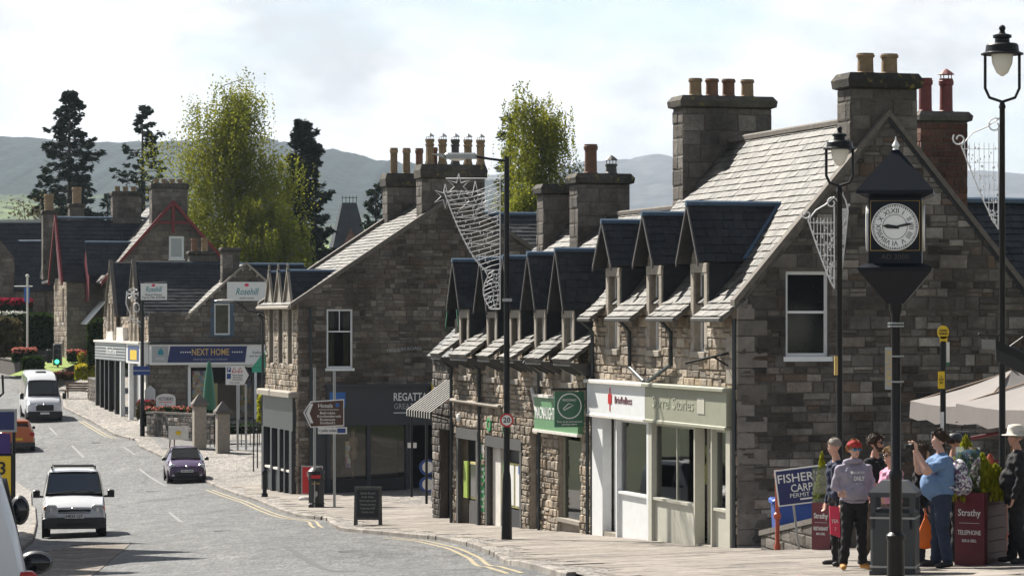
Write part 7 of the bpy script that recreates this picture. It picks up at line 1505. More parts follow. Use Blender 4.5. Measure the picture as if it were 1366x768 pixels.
# white menu sign, blue lectern, yellow board
p = at(221, 575, 160); t = thing('restaurant_sign', 'white round-topped restaurant sign above the planter flowers', 'sign', p); Zp = lambda y: Z(y, p); Xp = lambda x: XX(x, p)
mb = MB(); mb.prism([(Xp(208), 0, Zp(553))] + [(Xp(234), 0, Zp(553)), (Xp(234), 0, Zp(531))] + [(Xp(221 + 13 * math.cos(a * .3142)), 0, Zp(531 - 6 * math.sin(a * .3142))) for a in range(1, 10)] + [(Xp(208), 0, Zp(531))], (0, .08, 0)); part(t, 'board', 'white_sign', mb); lettering('VICTORIA\'S', .26, 'charcoal', t, (Xp(221), -.01, Zp(532)), FACE, width=.8); mb = MB(); mb.box((Xp(212), -.01, Zp(536.5)), (Xp(230), -.002, Zp(535.8))); mb.box((Xp(220.6), -.01, Zp(551)), (Xp(221.4), -.002, Zp(538))); part(t, 'divider', 'pink_sign', mb); mb = MB(); mb.box((Xp(210), .02, -.2), (Xp(232), .06, Zp(553))); part(t, 'stand', 'white_worn', mb)
p = at(200, 572, 161); t = thing('blue_notice', 'pale blue gable-topped notice beside the thin lamp post', 'sign', p); mb = MB(); mb.prism([(-.28, 0, 1.45), (.28, 0, 1.45), (.28, 0, 2.1), (0, 0, 2.35), (-.28, 0, 2.1)], (0, .08, 0)); part(t, 'board', 'grey_sign', mb); mb = MB(); mb.tube([(0, .04, 0), (0, .04, 1.5)], .04, 6); part(t, 'post', 'iron', mb)
p = gp(238, 604, KH); t = thing('yellow_logo_board', 'white board with yellow logo standing behind the purple car', 'sign', p); h = Z(586, p); mb = MB(); mb.box((-.48, 0, h), (.48, .04, Z(568, p))); part(t, 'board', 'white_worn', mb); mb = MB(); mb.ball((0, -.02, (h + Z(568, p)) / 2), (.14, .02, .1)); part(t, 'logo', 'yellow', mb); mb = MB(); mb.tube([(-.45, .05, 0), (-.4, .05, h)], .03, 6); part(t, 'leg', 'pot_red', mb); mb = MB(); mb.tube([(-.2, .05, 0), (-.2, .05, h)], .03, 6); part(t, 'leg', 'pot_red', mb)
for px_, yb_, yt, lb in ((266, 598, 525, 'left pyramid-capped stone gate pillar by the furniture shop'), (297, 603, 535, 'right pyramid-capped stone gate pillar by the furniture shop')):
    p = gp(px_, yb_, KH); t = thing('gate_pillar', lb, 'pillar', p, RZ, 'stone gate pillars'); h = Z(yt + 16, p); mb = MB(); mb.bbox((-.3, -.3, 0), (.3, .3, h), .02); part(t, 'shaft', 'dressed', mb); mb = MB(); mb.bbox((-.4, -.4, h), (.4, .4, h + .14), .03); part(t, 'cap', 'dressed_dark', mb); frust([(h + .14, .36), (Z(yt, p), .03)], 'dressed_dark', 'pyramid', t)
p = gp(275, 598, KH); t = thing('garden_railing', 'black iron railing and gate between and beside the stone pillars', 'railing', p); mb = MB()
for i in range(14):
    x = XX(272 + i * 6, p); 
    if 285 < 272 + i * 6 < 309: continue
    m_ = MB(); m_.tube([(x, .8, 0), (x, .8, 1.15)], .022, 5); m_.build('bar', 'iron', t)
for zz in (.2, 1.05): m_ = MB(); m_.tube([(XX(272, p), .8, zz), (XX(352, p), .8, zz)], .03, 5); m_.build('rail', 'iron', t)
hedge('garden_bush', 'dark planting behind the black railing', 300, 352, 568, 600, 156, 1.5, 'leaf_dark', 900, .2, 'bush')
p = at(279, 570, 158); t = thing('closed_parasol', 'closed dark green parasol in front of the furniture shop windows', 'parasol', p); mb = MB(); mb.lathe([(.05, 0), (.05, .9), (.34, .95), (.36, 1.15), (.3, 1.9), (.2, 2.8), (.1, 3.4), (.05, 3.5)], 10); part(t, 'canopy', 'green_door', mb, auto=50); mb = MB(); mb.lathe([(.3, -.3), (.3, -.2), (.05, -.15), (.04, .1)], 10); part(t, 'stand', 'iron', mb)
p = at(347, 500, 132); t = thing('green_awning', 'small bright green awning left of the outfitter corner', 'awning', p); mb = MB(); mb.prism([(-.35, 0, .35), (.4, 0, .35), (.4, 0, 1.0), (.15, 0, 1.0)], (0, 2.2, 0)); part(t, 'canvas', 'awning_green', mb); mb = MB(); mb.box((-.36, -.02, .12), (.4, 2.2, .345)); part(t, 'valance', 'awning_green', mb)
for yy in (.1, 2.1): mb = MB(); mb.tube([(-.3, yy, -4.6), (-.3, yy, .4)], .03, 6); part(t, 'post', 'iron', mb)
p = at(352, 410, 118); t = thing('wall_lamp', 'lamp on a long curved bracket on the outfitter far corner', 'street lamp', p); mb = MB(); L_ = [(at(x, y, 118) - p) for x, y in ((356, 418), (345, 416), (330, 414), (322, 407), (315, 402))]; mb.tube(L_, .035, 6); mb.tube([at(372, 438, 118) - p, at(340, 415, 118) - p], .03, 6); mb.tube([at(356, 418, 118) - p, at(380, 418, 118) - p], .04, 6); part(t, 'bracket', 'iron', mb); mb = MB(); c = at(300, 401, 118) - p; mb.ball((c.x, c.y, c.z), (.42, .12, .06), 8); part(t, 'lamp_head', 'galv', mb)
# ---- far: traffic light, bench, flagpole, posts -----------------------------------------
p = gp(77, 508, KH); t = thing('traffic_light', 'traffic light showing green beyond the white minibus', 'traffic light', p); Zp = lambda y: Z(y, p); mb = MB(); mb.tube([(0, 0, -.1), (0, 0, Zp(462))], .07, 8); part(t, 'pole', 'iron', mb)
mb = MB(); mb.box((-.3, -.2, Zp(487)), (.33, -.12, Zp(458))); part(t, 'backboard', 'galv', mb); mb = MB(); mb.bbox((-.22, -.45, Zp(486)), (.25, -.2, Zp(459)), .03); hd = part(t, 'head', 'black', mb)
for i, m_ in enumerate(('lit_green', 'black_gloss', 'black_gloss')): mb = MB(); mb.lathe([(.15, 0), (.15, .03), (.02, .05)], 14, 0, Matrix.Translation((.015, -.45, Zp(482) + i * .42)) @ Matrix.Rotation(R(90), 4, 'X')); part(hd, 'lens', m_, mb)
mb = MB(); mb.bbox((-.75, -.1, Zp(484)), (-.4, .2, Zp(466)), .03); part(t, 'side_head', 'black', mb)
p = gp(104, 531, KH); t = thing('street_bench', 'wooden street bench by the far pavement', 'bench', p, R(-10))
for i in range(3): mb = MB(); mb.box((-.9, -.25 + i * .17, .44), (.9, -.1 + i * .17, .48)); part(t, 'seat_slat', 'timber', mb)
for i in range(3): mb = MB(); mb.box((-.9, .28, .56 + i * .15), (.9, .32, .68 + i * .15)); part(t, 'back_slat', 'timber', mb)
for x in (-.75, .75): mb = MB(); mb.box((x - .04, -.25, 0), (x + .04, -.18, .44)); mb.box((x - .04, .24, 0), (x + .04, .3, 1.0)); mb.box((x - .04, -.25, .38), (x + .04, .3, .44)); part(t, 'leg', 'timber', mb)
p = at(36.5, 478, 206); t = thing('flagpole', 'pale pole with blue flag and cross-arm in the far garden', 'flagpole', p); Zp = lambda y: Z(y, p); mb = MB(); mb.tube([(0, 0, -1), (0, 0, Zp(369))], .07, 8); mb.ball((0, 0, Zp(368)), .13, 6); part(t, 'pole', 'white_worn', mb); mb = MB(); mb.tube([(-.9, 0, Zp(382)), (.35, 0, Zp(382))], .05, 6); part(t, 'cross_arm', 'galv', mb); mb = MB(); mb.prism([(-.22, 0, Zp(402)), (.14, 0, Zp(404)), (.18, 0, Zp(381)), (-.24, 0, Zp(383))], (0, .03, 0)); part(t, 'flag', 'blue_bright', mb)
p = gp(353, 662, KH); t = thing('black_bollard', 'black bollard at the far end of the outfitter shopfront', 'bollard', p); mb = MB(); mb.lathe([(.12, 0), (.12, .1), (.08, .15), (.08, .8), (.11, .84), (.11, .9), (.05, 1.0)], 10); part(t, 'shaft', 'iron', mb, auto=40)
# ---- signs on the left edge --------------------------------------------------------------
Yl = 47.0; p = at(-6, 700, Yl); p.z = G(p.x, p.y) + KH; t = thing('roadworks_sign', 'yellow temporary road sign cut by the left edge', 'sign', p); Zp = lambda y: Z(y, p); Xp = lambda x: XX(x, p)
mb = MB(); mb.bbox((Xp(-50), 0, Zp(682)), (Xp(18), .05, Zp(605)), .02); part(t, 'frame', 'black', mb); mb = MB(); mb.box((Xp(-48), -.008, Zp(679)), (Xp(14.5), -.001, Zp(608))); pl = part(t, 'panel', 'yellow', mb); lettering('3', .28, 'black', pl, (Xp(3), -.014, Zp(625)), FACE, bold=.02); lettering('D', .28, 'black', pl, (Xp(1), -.014, Zp(655)), FACE, bold=.02)
for a in (-40, 5): mb = MB(); mb.tube([(Xp(a), .06, 0), (Xp(a), .06, Zp(640))], .025, 6); part(t, 'leg', 'galv', mb)
p = at(-4, 640, 49); p.z = G(p.x, p.y) + KH; t = thing('shop_sign_board', 'dark blue framed board above a purple banner at the left edge', 'sign', p); Zp = lambda y: Z(y, p); Xp = lambda x: XX(x, p)
mb = MB(); mb.box((Xp(-50), 0, Zp(576)), (Xp(22), .05, Zp(545))); part(t, 'frame', 'galv', mb); mb = MB(); mb.box((Xp(-48), -.008, Zp(573)), (Xp(19), -.001, Zp(549))); part(t, 'panel', 'navy_sign', mb); mb = MB(); mb.prism([(Xp(-40), 0, Zp(650)), (Xp(15), 0, Zp(650)), (Xp(13), 0, Zp(578)), (Xp(-40), 0, Zp(578))], (0, .04, 0)); part(t, 'banner', 'purple_sign', mb); mb = MB(); mb.tube([(Xp(-45), .05, 0), (Xp(-45), .05, Zp(545))], .03, 6); part(t, 'post', 'iron', mb); mb = MB(); mb.tube([(Xp(17), .1, 0), (Xp(17), .1, Zp(576))], .03, 6); part(t, 'post', 'iron', mb); mb = MB(); mb.tube([(Xp(-20), .02, Zp(545)), (Xp(4), .02, Zp(524)), (Xp(3), .02, Zp(500))], .02, 6); part(t, 'lamp_arm', 'iron', mb)

# ------------------------------------------------------------------ vehicles (front towards -Y)
def vehicle(name, label, cat, px, py, rz, secs, paint, wheels, glass, fx, dz=0.0, pt=None):
    """secs: (y, z_bottom, z_belt, w_belt, z_top, w_top) from front to back"""
    p = pt if pt is not None else gp(px, py, dz); t = thing(name, label, cat, p, rz)
    slope = (G(p.x, p.y + 2) - G(p.x, p.y - 2)) / 4; t.rotation_euler = (math.atan(slope), 0, rz)
    mb = MB(); n = 0; prof = []
    for (y, zb, zl, wl, zt, wt) in secs:
        h = [(0, zb), (wl * .8, zb), (wl * .95, zb + .06), (wl, zb + (zl - zb) * .45), (wl * .985, zl), (wl * .985 + (wt - wl) * .5, zl + (zt - zl) * .55), (wt, zt - (zt - zl) * .12), (wt * .9, zt - .015), (wt * .55, zt + .012), (0, zt + .02)]
        pr = [(x, y, z) for x, z in h] + [(-x, y, z) for x, z in h[-2:0:-1]]; n = len(pr); mb.v += pr
    for i in range(len(secs) - 1):
        for k in range(n):
            if ('windscreen', i) in glass and 6 <= k <= 11: continue
            mb.f.append((i * n + k, (i + 1) * n + k, (i + 1) * n + (k + 1) % n, i * n + (k + 1) % n)); mb.m.append(0)
    mb.f.append(tuple(range(n))); mb.m.append(0); mb.f.append(tuple(range(len(mb.v) - 1, len(mb.v) - n - 1, -1))); mb.m.append(0)
    b = mb.build('body', paint, t, auto=32)
    def pan(nm, pts, m, off=.012, par=None, th=.006):
        P = [Vector(q) for q in pts]; nn = (P[1] - P[0]).cross(P[2] - P[0]).normalized(); c = sum(P, Vector()) / len(P)
        if nn.dot(c - Vector((0, 0, .8))) < 0: nn = -nn
        m_ = MB(); m_.prism([q + nn * off for q in P], nn * th); return m_.build(nm, m, par or t)
    for nm, i in glass:
        a, c = secs[i], secs[i + 1]
        if nm in ('windscreen', 'rear_window'):
            a_, c_ = (a, c) if nm == 'windscreen' else (c, a)
            f0, f1 = .06, .93; L_ = lambda A, C, k: A + (C - A) * k
            b0 = (L_(a_[5], c_[5], f0) * .93, L_(a_[0], c_[0], f0), L_(a_[4], c_[4], f0)); b1 = (L_(a_[5], c_[5], f1) * .92, L_(a_[0], c_[0], f1), L_(a_[4], c_[4], f1))
            pan(nm, [(-b0[0], b0[1], b0[2]), (b0[0], b0[1], b0[2]), (b1[0], b1[1], b1[2]), (-b1[0], b1[1], b1[2])], 'windscreen' if nm == 'windscreen' else 'glass_dark', .03)
            if nm == 'windscreen':      # cabin behind the glass, black seal round it
                yc, zl, wl = c_[0], a_[2], a_[3]; B_ = lambda nm_, m__, lo, hi: MB().bbox(lo, hi, .03).build(nm_, m__, t)
                B_('dashboard', 'plastic_grey', (-wl * .85, a_[0] + .1, zl - .25), (wl * .85, a_[0] + .55, zl + .08))
                for s_ in (-1, 1): B_('seat', 'cloth_navy', (s_ * wl * .45 - .24, yc + .35, zl - .4), (s_ * wl * .45 + .24, yc + .55, zl + .3)); B_('headrest', 'cloth_black', (s_ * wl * .45 - .13, yc + .4, zl + .32), (s_ * wl * .45 + .13, yc + .5, zl + .5))
                m_ = MB(); m_.tube([(wl * .45 + .17 * math.cos(q * .5236), a_[0] + .62 + .05 * math.sin(q * .5236), zl + .1 + .16 * math.sin(q * .5236)) for q in range(13)], .015, 5); m_.build('steering_wheel', 'black', t)
                m_ = MB(); e_ = [(-b0[0] * 1.02, b0[1] - .03, b0[2] + .02), (b0[0] * 1.02, b0[1] - .03, b0[2] + .02), (b1[0] * 1.03, b1[1] - .03, b1[2] + .03), (-b1[0] * 1.03, b1[1] - .03, b1[2] + .03)]; m_.tube(e_ + [e_[0]], .022, 5); m_.build('screen_seal', 'rubber', t)
                m_ = MB(); m_.tube([(-b0[0] * .7, b0[1] - .05, b0[2] + .04), (b0[0] * .1, b0[1] + .0, b0[2] + .1)], .012, 4); m_.tube([(0, b0[1] - .05, b0[2] + .04), (b0[0] * .75, b0[1], b0[2] + .1)], .012, 4); m_.build('wipers', 'black', t)
        else:
            for s_ in (-1, 1):
                y0, y1 = a[0] + .05, c[0] - .05; P_ = lambda S, f: (s_ * (S[3] * .985 + (S[5] - S[3]) * f + .02), S[2] + (S[4] - S[2]) * f)
                (x0, z0), (x1, z1), (x2, z2), (x3, z3) = P_(a, .08), P_(c, .08), P_(c, .86), P_(a, .86); pan(nm, [(x0, y0, z0), (x1, y1, z1), (x2, y1, z2), (x3, y0, z3)], 'glass_dark', .004)
    for (y, r, hw_) in wheels:
        for s_ in (-1, 1):
            X = Matrix.Translation((s_ * (hw_ - .1), y, r)) @ Matrix.Rotation(R(90), 4, 'Y'); m_ = MB(); m_.lathe([(r * .62, -.1), (r * .95, -.11), (r, -.07), (r, .07), (r * .95, .11), (r * .62, .1)], 20, 0, X); w_ = m_.build('wheel', 'rubber', t, auto=40); m_ = MB(); m_.lathe([(r * .62, -.09), (r * .5, -.105 * 1), (r * .15, -.1), (r * .15, .1), (r * .5, .105), (r * .62, .09)], 14, 0, X); m_.build('rim', 'galv', w_)
            m_ = MB(); m_.lathe([(r * 1.12, -.03), (r * 1.12, .03)], 18, 0, Matrix.Translation((s_ * (hw_ - .0), y, r)) @ Matrix.Rotation(R(90), 4, 'Y')); m_.build('wheel_arch', 'black', t)
    for nm, m, lo, hi in fx:
        m_ = MB(); bv = min(.03, min(hi[i] - lo[i] for i in range(3)) * .3); m_.bbox(lo, hi, bv); m_.build(nm, m, t)
    return t
def pair(nm, m, x0, x1, y0, y1, z0, z1): return [(nm, m, (x0, y0, z0), (x1, y1, z1)), (nm, m, (-x1, y0, z0), (-x0, y1, z1))]
# white panel van
v = vehicle('panel_van', 'white panel van with roof rails parked facing us at left', 'van', 98, 713, R(9),
    [(-2.13, .42, .66, .72, .74, .62), (-2.08, .3, .74, .84, .86, .74), (-1.9, .25, .86, .88, .98, .8), (-1.15, .23, 1.0, .89, 1.18, .82), (-.55, .23, 1.05, .895, 1.84, .72), (-.3, .23, 1.05, .895, 1.9, .72), (.9, .23, 1.05, .895, 1.92, .73), (1.9, .23, 1.05, .89, 1.9, .72), (2.12, .3, 1.0, .86, 1.8, .68)], 'car_white', [(-1.35, .32, .88), (1.35, .32, .88)],
    [('windscreen', 3), ('side_window', 4), ('side_window', 5)],
    [('bumper', 'plastic_grey', (-.88, -2.2, .28), (.88, -1.9, .58)), ('grille', 'black', (-.48, -2.13, .7), (.48, -2.0, .82)), ('number_plate', 'white_sign', (-.27, -2.225, .56), (.27, -2.195, .68)), ('intake', 'black', (-.5, -2.21, .34), (.5, -2.15, .44)), ('badge', 'chrome', (-.08, -2.12, .83), (.08, -2.06, .87)),
     ('roof_rail', 'black', (-.6, -.4, 1.98), (.6, -.34, 2.02)), ('roof_rail', 'black', (-.62, .4, 1.98), (.62, .46, 2.02)), ('roof_rail', 'black', (-.62, 1.3, 1.98), (.62, 1.36, 2.02))] + pair('headlight', 'lens', .5, .82, -2.11, -1.85, .66, .95) + pair('lamp_reflector', 'chrome', .58, .72, -2.12, -2.0, .74, .88) + pair('mirror', 'black', .96, 1.16, -1.0, -.85, 1.12, 1.34) + pair('mirror_arm', 'black', .86, .98, -.98, -.9, 1.12, 1.18) + pair('rack_side', 'black', .6, .64, -.5, 1.5, 1.93, 2.03) + pair('wing', 'plastic_grey', .8, .9, -2.05, -1.75, .3, .56) + pair('bonnet_seam', 'black', .6, .608, -1.95, -1.3, .9, 1.1)[:0] + pair('indicator', 'bag_orange', .8, .86, -2.0, -1.85, .72, .9))
lettering('HR55 UJY', .12, 'black', v, (0, -2.228, .62), FACE, width=.48, bold=.015)
# purple hatchback
v = vehicle('hatchback', 'small purple hatchback driving towards us in the right lane', 'car', 246, 641, R(10),
    [(-1.72, .34, .52, .6, .58, .5), (-1.66, .22, .6, .74, .72, .6), (-1.4, .18, .72, .8, .86, .66), (-.85, .17, .84, .815, .98, .64), (-.2, .17, .9, .815, 1.42, .56), (.2, .17, .9, .815, 1.46, .55), (1.2, .17, .9, .81, 1.42, .54), (1.6, .22, .85, .78, 1.1, .6), (1.7, .3, .7, .72, .85, .6)], 'car_purple', [(-1.15, .29, .79), (1.15, .29, .79)],
    [('windscreen', 3), ('side_window', 4), ('side_window', 5)],
    [('grille', 'black', (-.5, -1.75, .32), (.5, -1.64, .48)), ('number_plate', 'white_sign', (-.26, -1.765, .48), (.26, -1.735, .59)), ('lower_bumper', 'black', (-.62, -1.72, .18), (.62, -1.6, .28)), ('badge', 'chrome', (-.05, -1.69, .68), (.05, -1.64, .76)), ('wiper', 'black', (-.45, -.84, 1.0), (.4, -.8, 1.02))] + pair('headlight', 'lens', .5, .74, -1.62, -1.4, .6, .82) + pair('mirror', 'black', .82, 1.0, -.65, -.5, .92, 1.06) + pair('fog_lamp', 'lens', .52, .64, -1.72, -1.66, .32, .4))
lettering('SW11 DNN', .1, 'black', v, (0, -1.77, .535), FACE, width=.46, bold=.015)
# white minibus van far off
v = vehicle('minibus', 'white high-roofed minibus coming down the far road with headlights', 'van', 54, 558, R(14),
    [(-2.75, .42, .78, .8, .9, .7), (-2.68, .28, .9, .96, 1.05, .82), (-2.3, .25, 1.1, 1.0, 1.3, .86), (-1.95, .25, 1.2, 1.02, 1.42, .88), (-1.2, .25, 1.25, 1.02, 2.3, .84), (-.7, .25, 1.25, 1.02, 2.62, .82), (1, .25, 1.25, 1.02, 2.68, .82), (2.6, .25, 1.25, 1.02, 2.66, .82), (2.75, .3, 1.2, 1.0, 2.5, .8)], 'car_white', [(-1.75, .35, 1.0), (1.6, .35, 1.0)],
    [('windscreen', 3), ('side_window', 4), ('side_window', 5), ('side_window', 6)],
    [('bumper', 'black', (-1.0, -2.82, .28), (1.0, -2.5, .62)), ('grille', 'black', (-.5, -2.8, .66), (.5, -2.62, 1.0)), ('number_plate', 'white_sign', (-.26, -2.84, .46), (.26, -2.81, .57)), ('badge', 'chrome', (-.1, -2.74, 1.0), (.1, -2.66, 1.05)), ('roof_vent', 'plastic_grey', (-.3, -.2, 2.64), (.3, .4, 2.74))] + pair('headlight', 'lens', .56, .92, -2.7, -2.4, .82, 1.04) + pair('mirror', 'black', 1.1, 1.32, -1.75, -1.6, 1.25, 1.6))
# orange car
v = vehicle('orange_car', 'orange hatchback driving away at the left edge', 'car', 20, 599, R(8),
    [(-2.0, .4, .6, .7, .66, .6), (-1.8, .25, .75, .84, .9, .7), (-.9, .22, .9, .88, 1.02, .7), (-.2, .22, .95, .88, 1.48, .62), (.3, .22, .95, .88, 1.55, .62), (1.3, .22, .95, .88, 1.5, .6), (1.85, .28, .92, .85, 1.1, .66), (2.0, .34, .78, .8, .86, .68)], 'car_orange', [(-1.3, .33, .86), (1.3, .33, .86)],
    [('windscreen', 2), ('side_window', 3), ('side_window', 4)], [('number_plate', 'yellow', (-.26, 2.0, .62), (.26, 2.03, .73))])
v.rotation_euler.z = R(180 + 13); v.rotation_euler.x *= -1
for ch in list(v.children): pass
def vpart(t, nm, m, lo, hi): m_ = MB(); m_.bbox(lo, hi, .02); return m_.build(nm, m, t)
vpart(v, 'rear_window', 'glass_dark', (-.56, 1.5, 1.08), (.56, 1.62, 1.4)); vpart(v, 'tail_light', 'tail_red', (.6, 1.86, .82), (.84, 2.0, 1.0)); vpart(v, 'tail_light', 'tail_red', (-.84, 1.86, .82), (-.6, 2.0, 1.0)); vpart(v, 'rear_bumper', 'plastic_grey', (-.82, 1.85, .3), (.82, 2.06, .52)); vpart(v, 'mirror', 'black', (-1.05, -.75, .98), (-.88, -.6, 1.12)); vpart(v, 'mirror', 'black', (.88, -.75, .98), (1.05, -.6, 1.12)); vpart(v, 'spoiler', 'car_orange', (-.6, 1.2, 1.5), (.6, 1.6, 1.55))
# near-left white people carrier seen from behind
pt = Vector((-4.97, 24.2, 0)); pt.z = G(pt.x, pt.y) - .1
v = vehicle('parked_white_van', 'white van cut by the bottom left corner, near mirror showing', 'van', 0, 0, R(10),
    [(-2.2, .4, .7, .75, .8, .66), (-1.9, .28, .85, .88, 1.0, .78), (-1.1, .25, 1.0, .92, 1.15, .8), (-.4, .25, 1.02, .92, 2.0, .7), (0, .25, 1.02, .92, 2.1, .7), (1.6, .25, 1.02, .92, 2.1, .7), (2.15, .3, 1.0, .9, 2.0, .66), (2.25, .36, .9, .86, 1.9, .62)], 'car_white', [(-1.4, .33, .9), (1.4, .33, .9)], [('windscreen', 2), ('side_window', 3), ('side_window', 4)], [], pt=pt)
v.rotation_euler.z = R(180 + 15); v.rotation_euler.x *= -1
vpart(v, 'tail_light', 'tail_red', (-.9, 1.95, .98), (-.76, 2.26, 1.26)); vpart(v, 'tail_light', 'tail_red', (.76, 2.02, .88), (.9, 2.24, 1.14)); vpart(v, 'rear_window', 'glass_dark', (-.6, 2.1, 1.12), (.6, 2.2, 1.52))
def mirror(t, x, y, z, w_=.26, h_=.17):
    m_ = MB(); m_.ball((x, y, z), (w_ / 2, .1, h_ / 2), 10); o = m_.build('mirror', 'black', t, smooth=True); m_ = MB(); m_.ball((x, y + .075, z), (w_ / 2 * .86, .035, h_ / 2 * .82), 10); m_.build('mirror_glass', 'glass_dark', o, smooth=True); m_ = MB(); m_.box((x + (.05 if x < 0 else -.4), y - .03, z - .07), (x + (.4 if x < 0 else -.05), y + .03, z - .02)); m_.build('arm', 'black', o)

v2 = copy_tree(v); v2.name = 'parked_white_van'; v2['label'] = 'second parked van ahead at left, only its tall black mirror showing'; v2.location = (-6.07, 29.2, G(-6.07, 29.2))
mirror(v, -1.2, -.75, 1.22, .3, .2); mirror(v2, -1.32, -.5, 1.5, .2, .3)
mat('lip', (.3, .1, .08), .5, var=.1)

# ------------------------------------------------------------------ people
def capsule(mb, tags, tag_, p0, r0, p1, r1, flat=1.0, n=12, fdir=(0, 1, 0)):
    p0, p1 = Vector(p0), Vector(p1); d = (p1 - p0); L_ = d.length; d.normalize(); f = Vector(fdir); f = f - d * f.dot(d)
    f = f.normalized() if f.length > .1 else d.orthogonal().normalized(); s_ = d.cross(f)
    rows = [(p0 - d * r0 * .95, r0 * .15), (p0 - d * r0 * .6, r0 * .8), (p0, r0), (p0.lerp(p1, .5), (r0 + r1) / 2), (p1, r1), (p1 + d * r1 * .6, r1 * .8), (p1 + d * r1 * .95, r1 * .15)]
    vs = []; fs = []
    for c, r in rows:
        for k in range(n): a = 2 * math.pi * k / n; vs.append(c + s_ * math.cos(a) * r + f * math.sin(a) * r * flat)
    for i in range(len(rows) - 1):
        for k in range(n): fs.append((i * n + k, i * n + (k + 1) % n, (i + 1) * n + (k + 1) % n, (i + 1) * n + k))
    fs += [tuple(range(n - 1, -1, -1)), tuple(range(len(vs) - n, len(vs)))]; mb.add(vs, fs); tags.append((np.array(p0), np.array(p1), r0, r1, tag_))
def person(label, X, Y, yaw, h, mats, pose, build=1.0, belly=0.0, sleeve='long', head_turn=0.0, group='visitors standing round the clock'):
    """body: one remeshed surface; mats: skin, top, legs, shoes"""
    z = G(X, Y) + KH + .004; t = thing('person', label, 'person', (X, Y, z), yaw, group); k = h / 1.75; B = build
    mb = MB(); T = []; C = lambda *a, **q: capsule(mb, T, *a, **q); V_ = lambda x, y, zz: Vector((x, y, zz)) * 1.0
    # 0 skin 1 top 2 legs 3 shoes ; front is -Y
    hipz, kz, az = .93, .5, .09
    for s_ in (-1, 1):
        st = pose.get('L' if s_ > 0 else 'R', {}); kx = s_ * (.1 + st.get('kx', 0)); ky = st.get('ky', -.01); ax = s_ * (.11 + st.get('ax', 0)); ay = st.get('ay', .02)
        hip = (s_ * .09, 0, hipz); kn = (kx, ky, kz); an = (ax, ay, az + .02)
        C(2, hip, .1 * B, kn, .068 * B); C(2, kn, .066 * B, an, .05 * B + .008); ft = st.get('ft', .05) * s_
        C(3, (ax, ay + .03, .055), .048, (ax + ft, ay - .15, .04), .04, flat=.85, fdir=(0, 0, 1)); C(3, an, .052, (ax, ay, .06), .05)
    C(2, (-.07, 0, .93), .115 * B, (.07, 0, .93), .115 * B, flat=.95)
    ln = pose.get('lean', 0.0)
    def S(x, y, zz): return (x, y - ln * (zz - .93), zz)
    C(1, S(-.06, 0, 1.0), .125 * B, S(.06, 0, 1.0), .125 * B); C(1, S(-.07, .0, 1.02), .12 * B, S(-.075, .0, 1.32), .125 * B, flat=.95); C(1, S(.07, .0, 1.02), .12 * B, S(.075, .0, 1.32), .125 * B, flat=.95); C(1, S(-.1, .01, 1.38), .085 * B, S(.1, .01, 1.38), .085 * B)
    if belly: C(1, S(-.04, -.06, 1.06), .12 * B + belly, S(.04, -.06, 1.1), .12 * B + belly)
    C(0, S(0, .01, 1.42), .06, S(0, -.01, 1.53), .052)
    for s_ in (-1, 1):
        a = pose.get('armL' if s_ > 0 else 'armR', ((.25, .02, 1.12), (.24, -.06, .88))); sh = S(s_ * .185 * (.6 + .4 * B), .01, 1.39); el = (s_ * a[0][0] if abs(a[0][0]) < 9 else 0, a[0][1], a[0][2]); wr = (s_ * a[1][0], a[1][1], a[1][2])
        st = 1 if sleeve == 'long' else 0
        m_ = Vector(sh).lerp(Vector(el), .72); C(1, sh, .062 * B, m_, .055 * B); C(st, m_, .05 * B if not st else .053 * B, el, .046 * B); C(st, el, .045 * B, wr, .033 + .008 * st)
        # hand: palm, four fingers, thumb
        wv = Vector(wr); fd = (wv - Vector(el)).normalized(); hd = Vector(a[2]).normalized() if len(a) > 2 else fd; sd = hd.cross(Vector((0, 1, 0)) if abs(hd.y) < .8 else Vector((1, 0, 0))).normalized(); nr = hd.cross(sd).normalized(); curl = nr * (1 if len(a) < 4 else a[3])
        pe = wv + hd * .09; C(0, wv + hd * .01, .028, pe, .034, flat=.55, fdir=nr)
        for i, (o_, l_) in enumerate(((-.03, .062), (-.01, .075), (.011, .07), (.031, .055))):
            b0 = pe + sd * o_; b1 = b0 + hd * l_ * .55; b2 = b1 + (hd * .5 + curl * .6).normalized() * l_ * .5; C(0, b0, .0115, b1, .011, n=8); C(0, b1, .011, b2, .0095, n=8)
        th0 = wv + hd * .03 - sd * .028; th1 = th0 - sd * .035 + hd * .03; C(0, th0, .015, th1, .013, n=8); C(0, th1, .0125, th1 + hd * .032 - sd * .006, .011, n=8)
    # head
    hc = Vector(S(0, -.02, 1.64)); ht = Matrix.Translation(hc) @ Matrix.Rotation(head_turn, 4, 'Z') @ Matrix.Rotation(pose.get('nod', 0), 4, 'X'); H_ = lambda x, y, zz: ht @ Vector((x, y, zz))
    C(0, H_(0, .015, .025), .082, H_(0, .0, .035), .082); C(0, H_(0, -.03, -.05), .058, H_(0, -.02, .0), .07); C(0, H_(0, -.055, -.085), .03, H_(0, -.04, -.07), .045)
    C(0, H_(0, -.095, -.022), .014, H_(0, -.086, .02), .009, n=8); C(0, H_(-.018, -.083, -.058), .01, H_(.018, -.083, -.058), .01, n=8)
    for s_ in (-1, 1): C(0, H_(s_ * .083, .012, -.02), .013, H_(s_ * .088, .018, .015), .016, flat=.6, n=8)
    me = mb.mesh('body', [mats[0], mats[1], mats[2], mats[3]]); o = bpy.data.objects.new('body', me); col.objects.link(o); md = o.modifiers.new('r', 'REMESH'); md.mode = 'VOXEL'; md.voxel_size = .0105; md.use_smooth_shade = True; ms = o.modifiers.new('s', 'SMOOTH'); ms.factor = .5; ms.iterations = 3
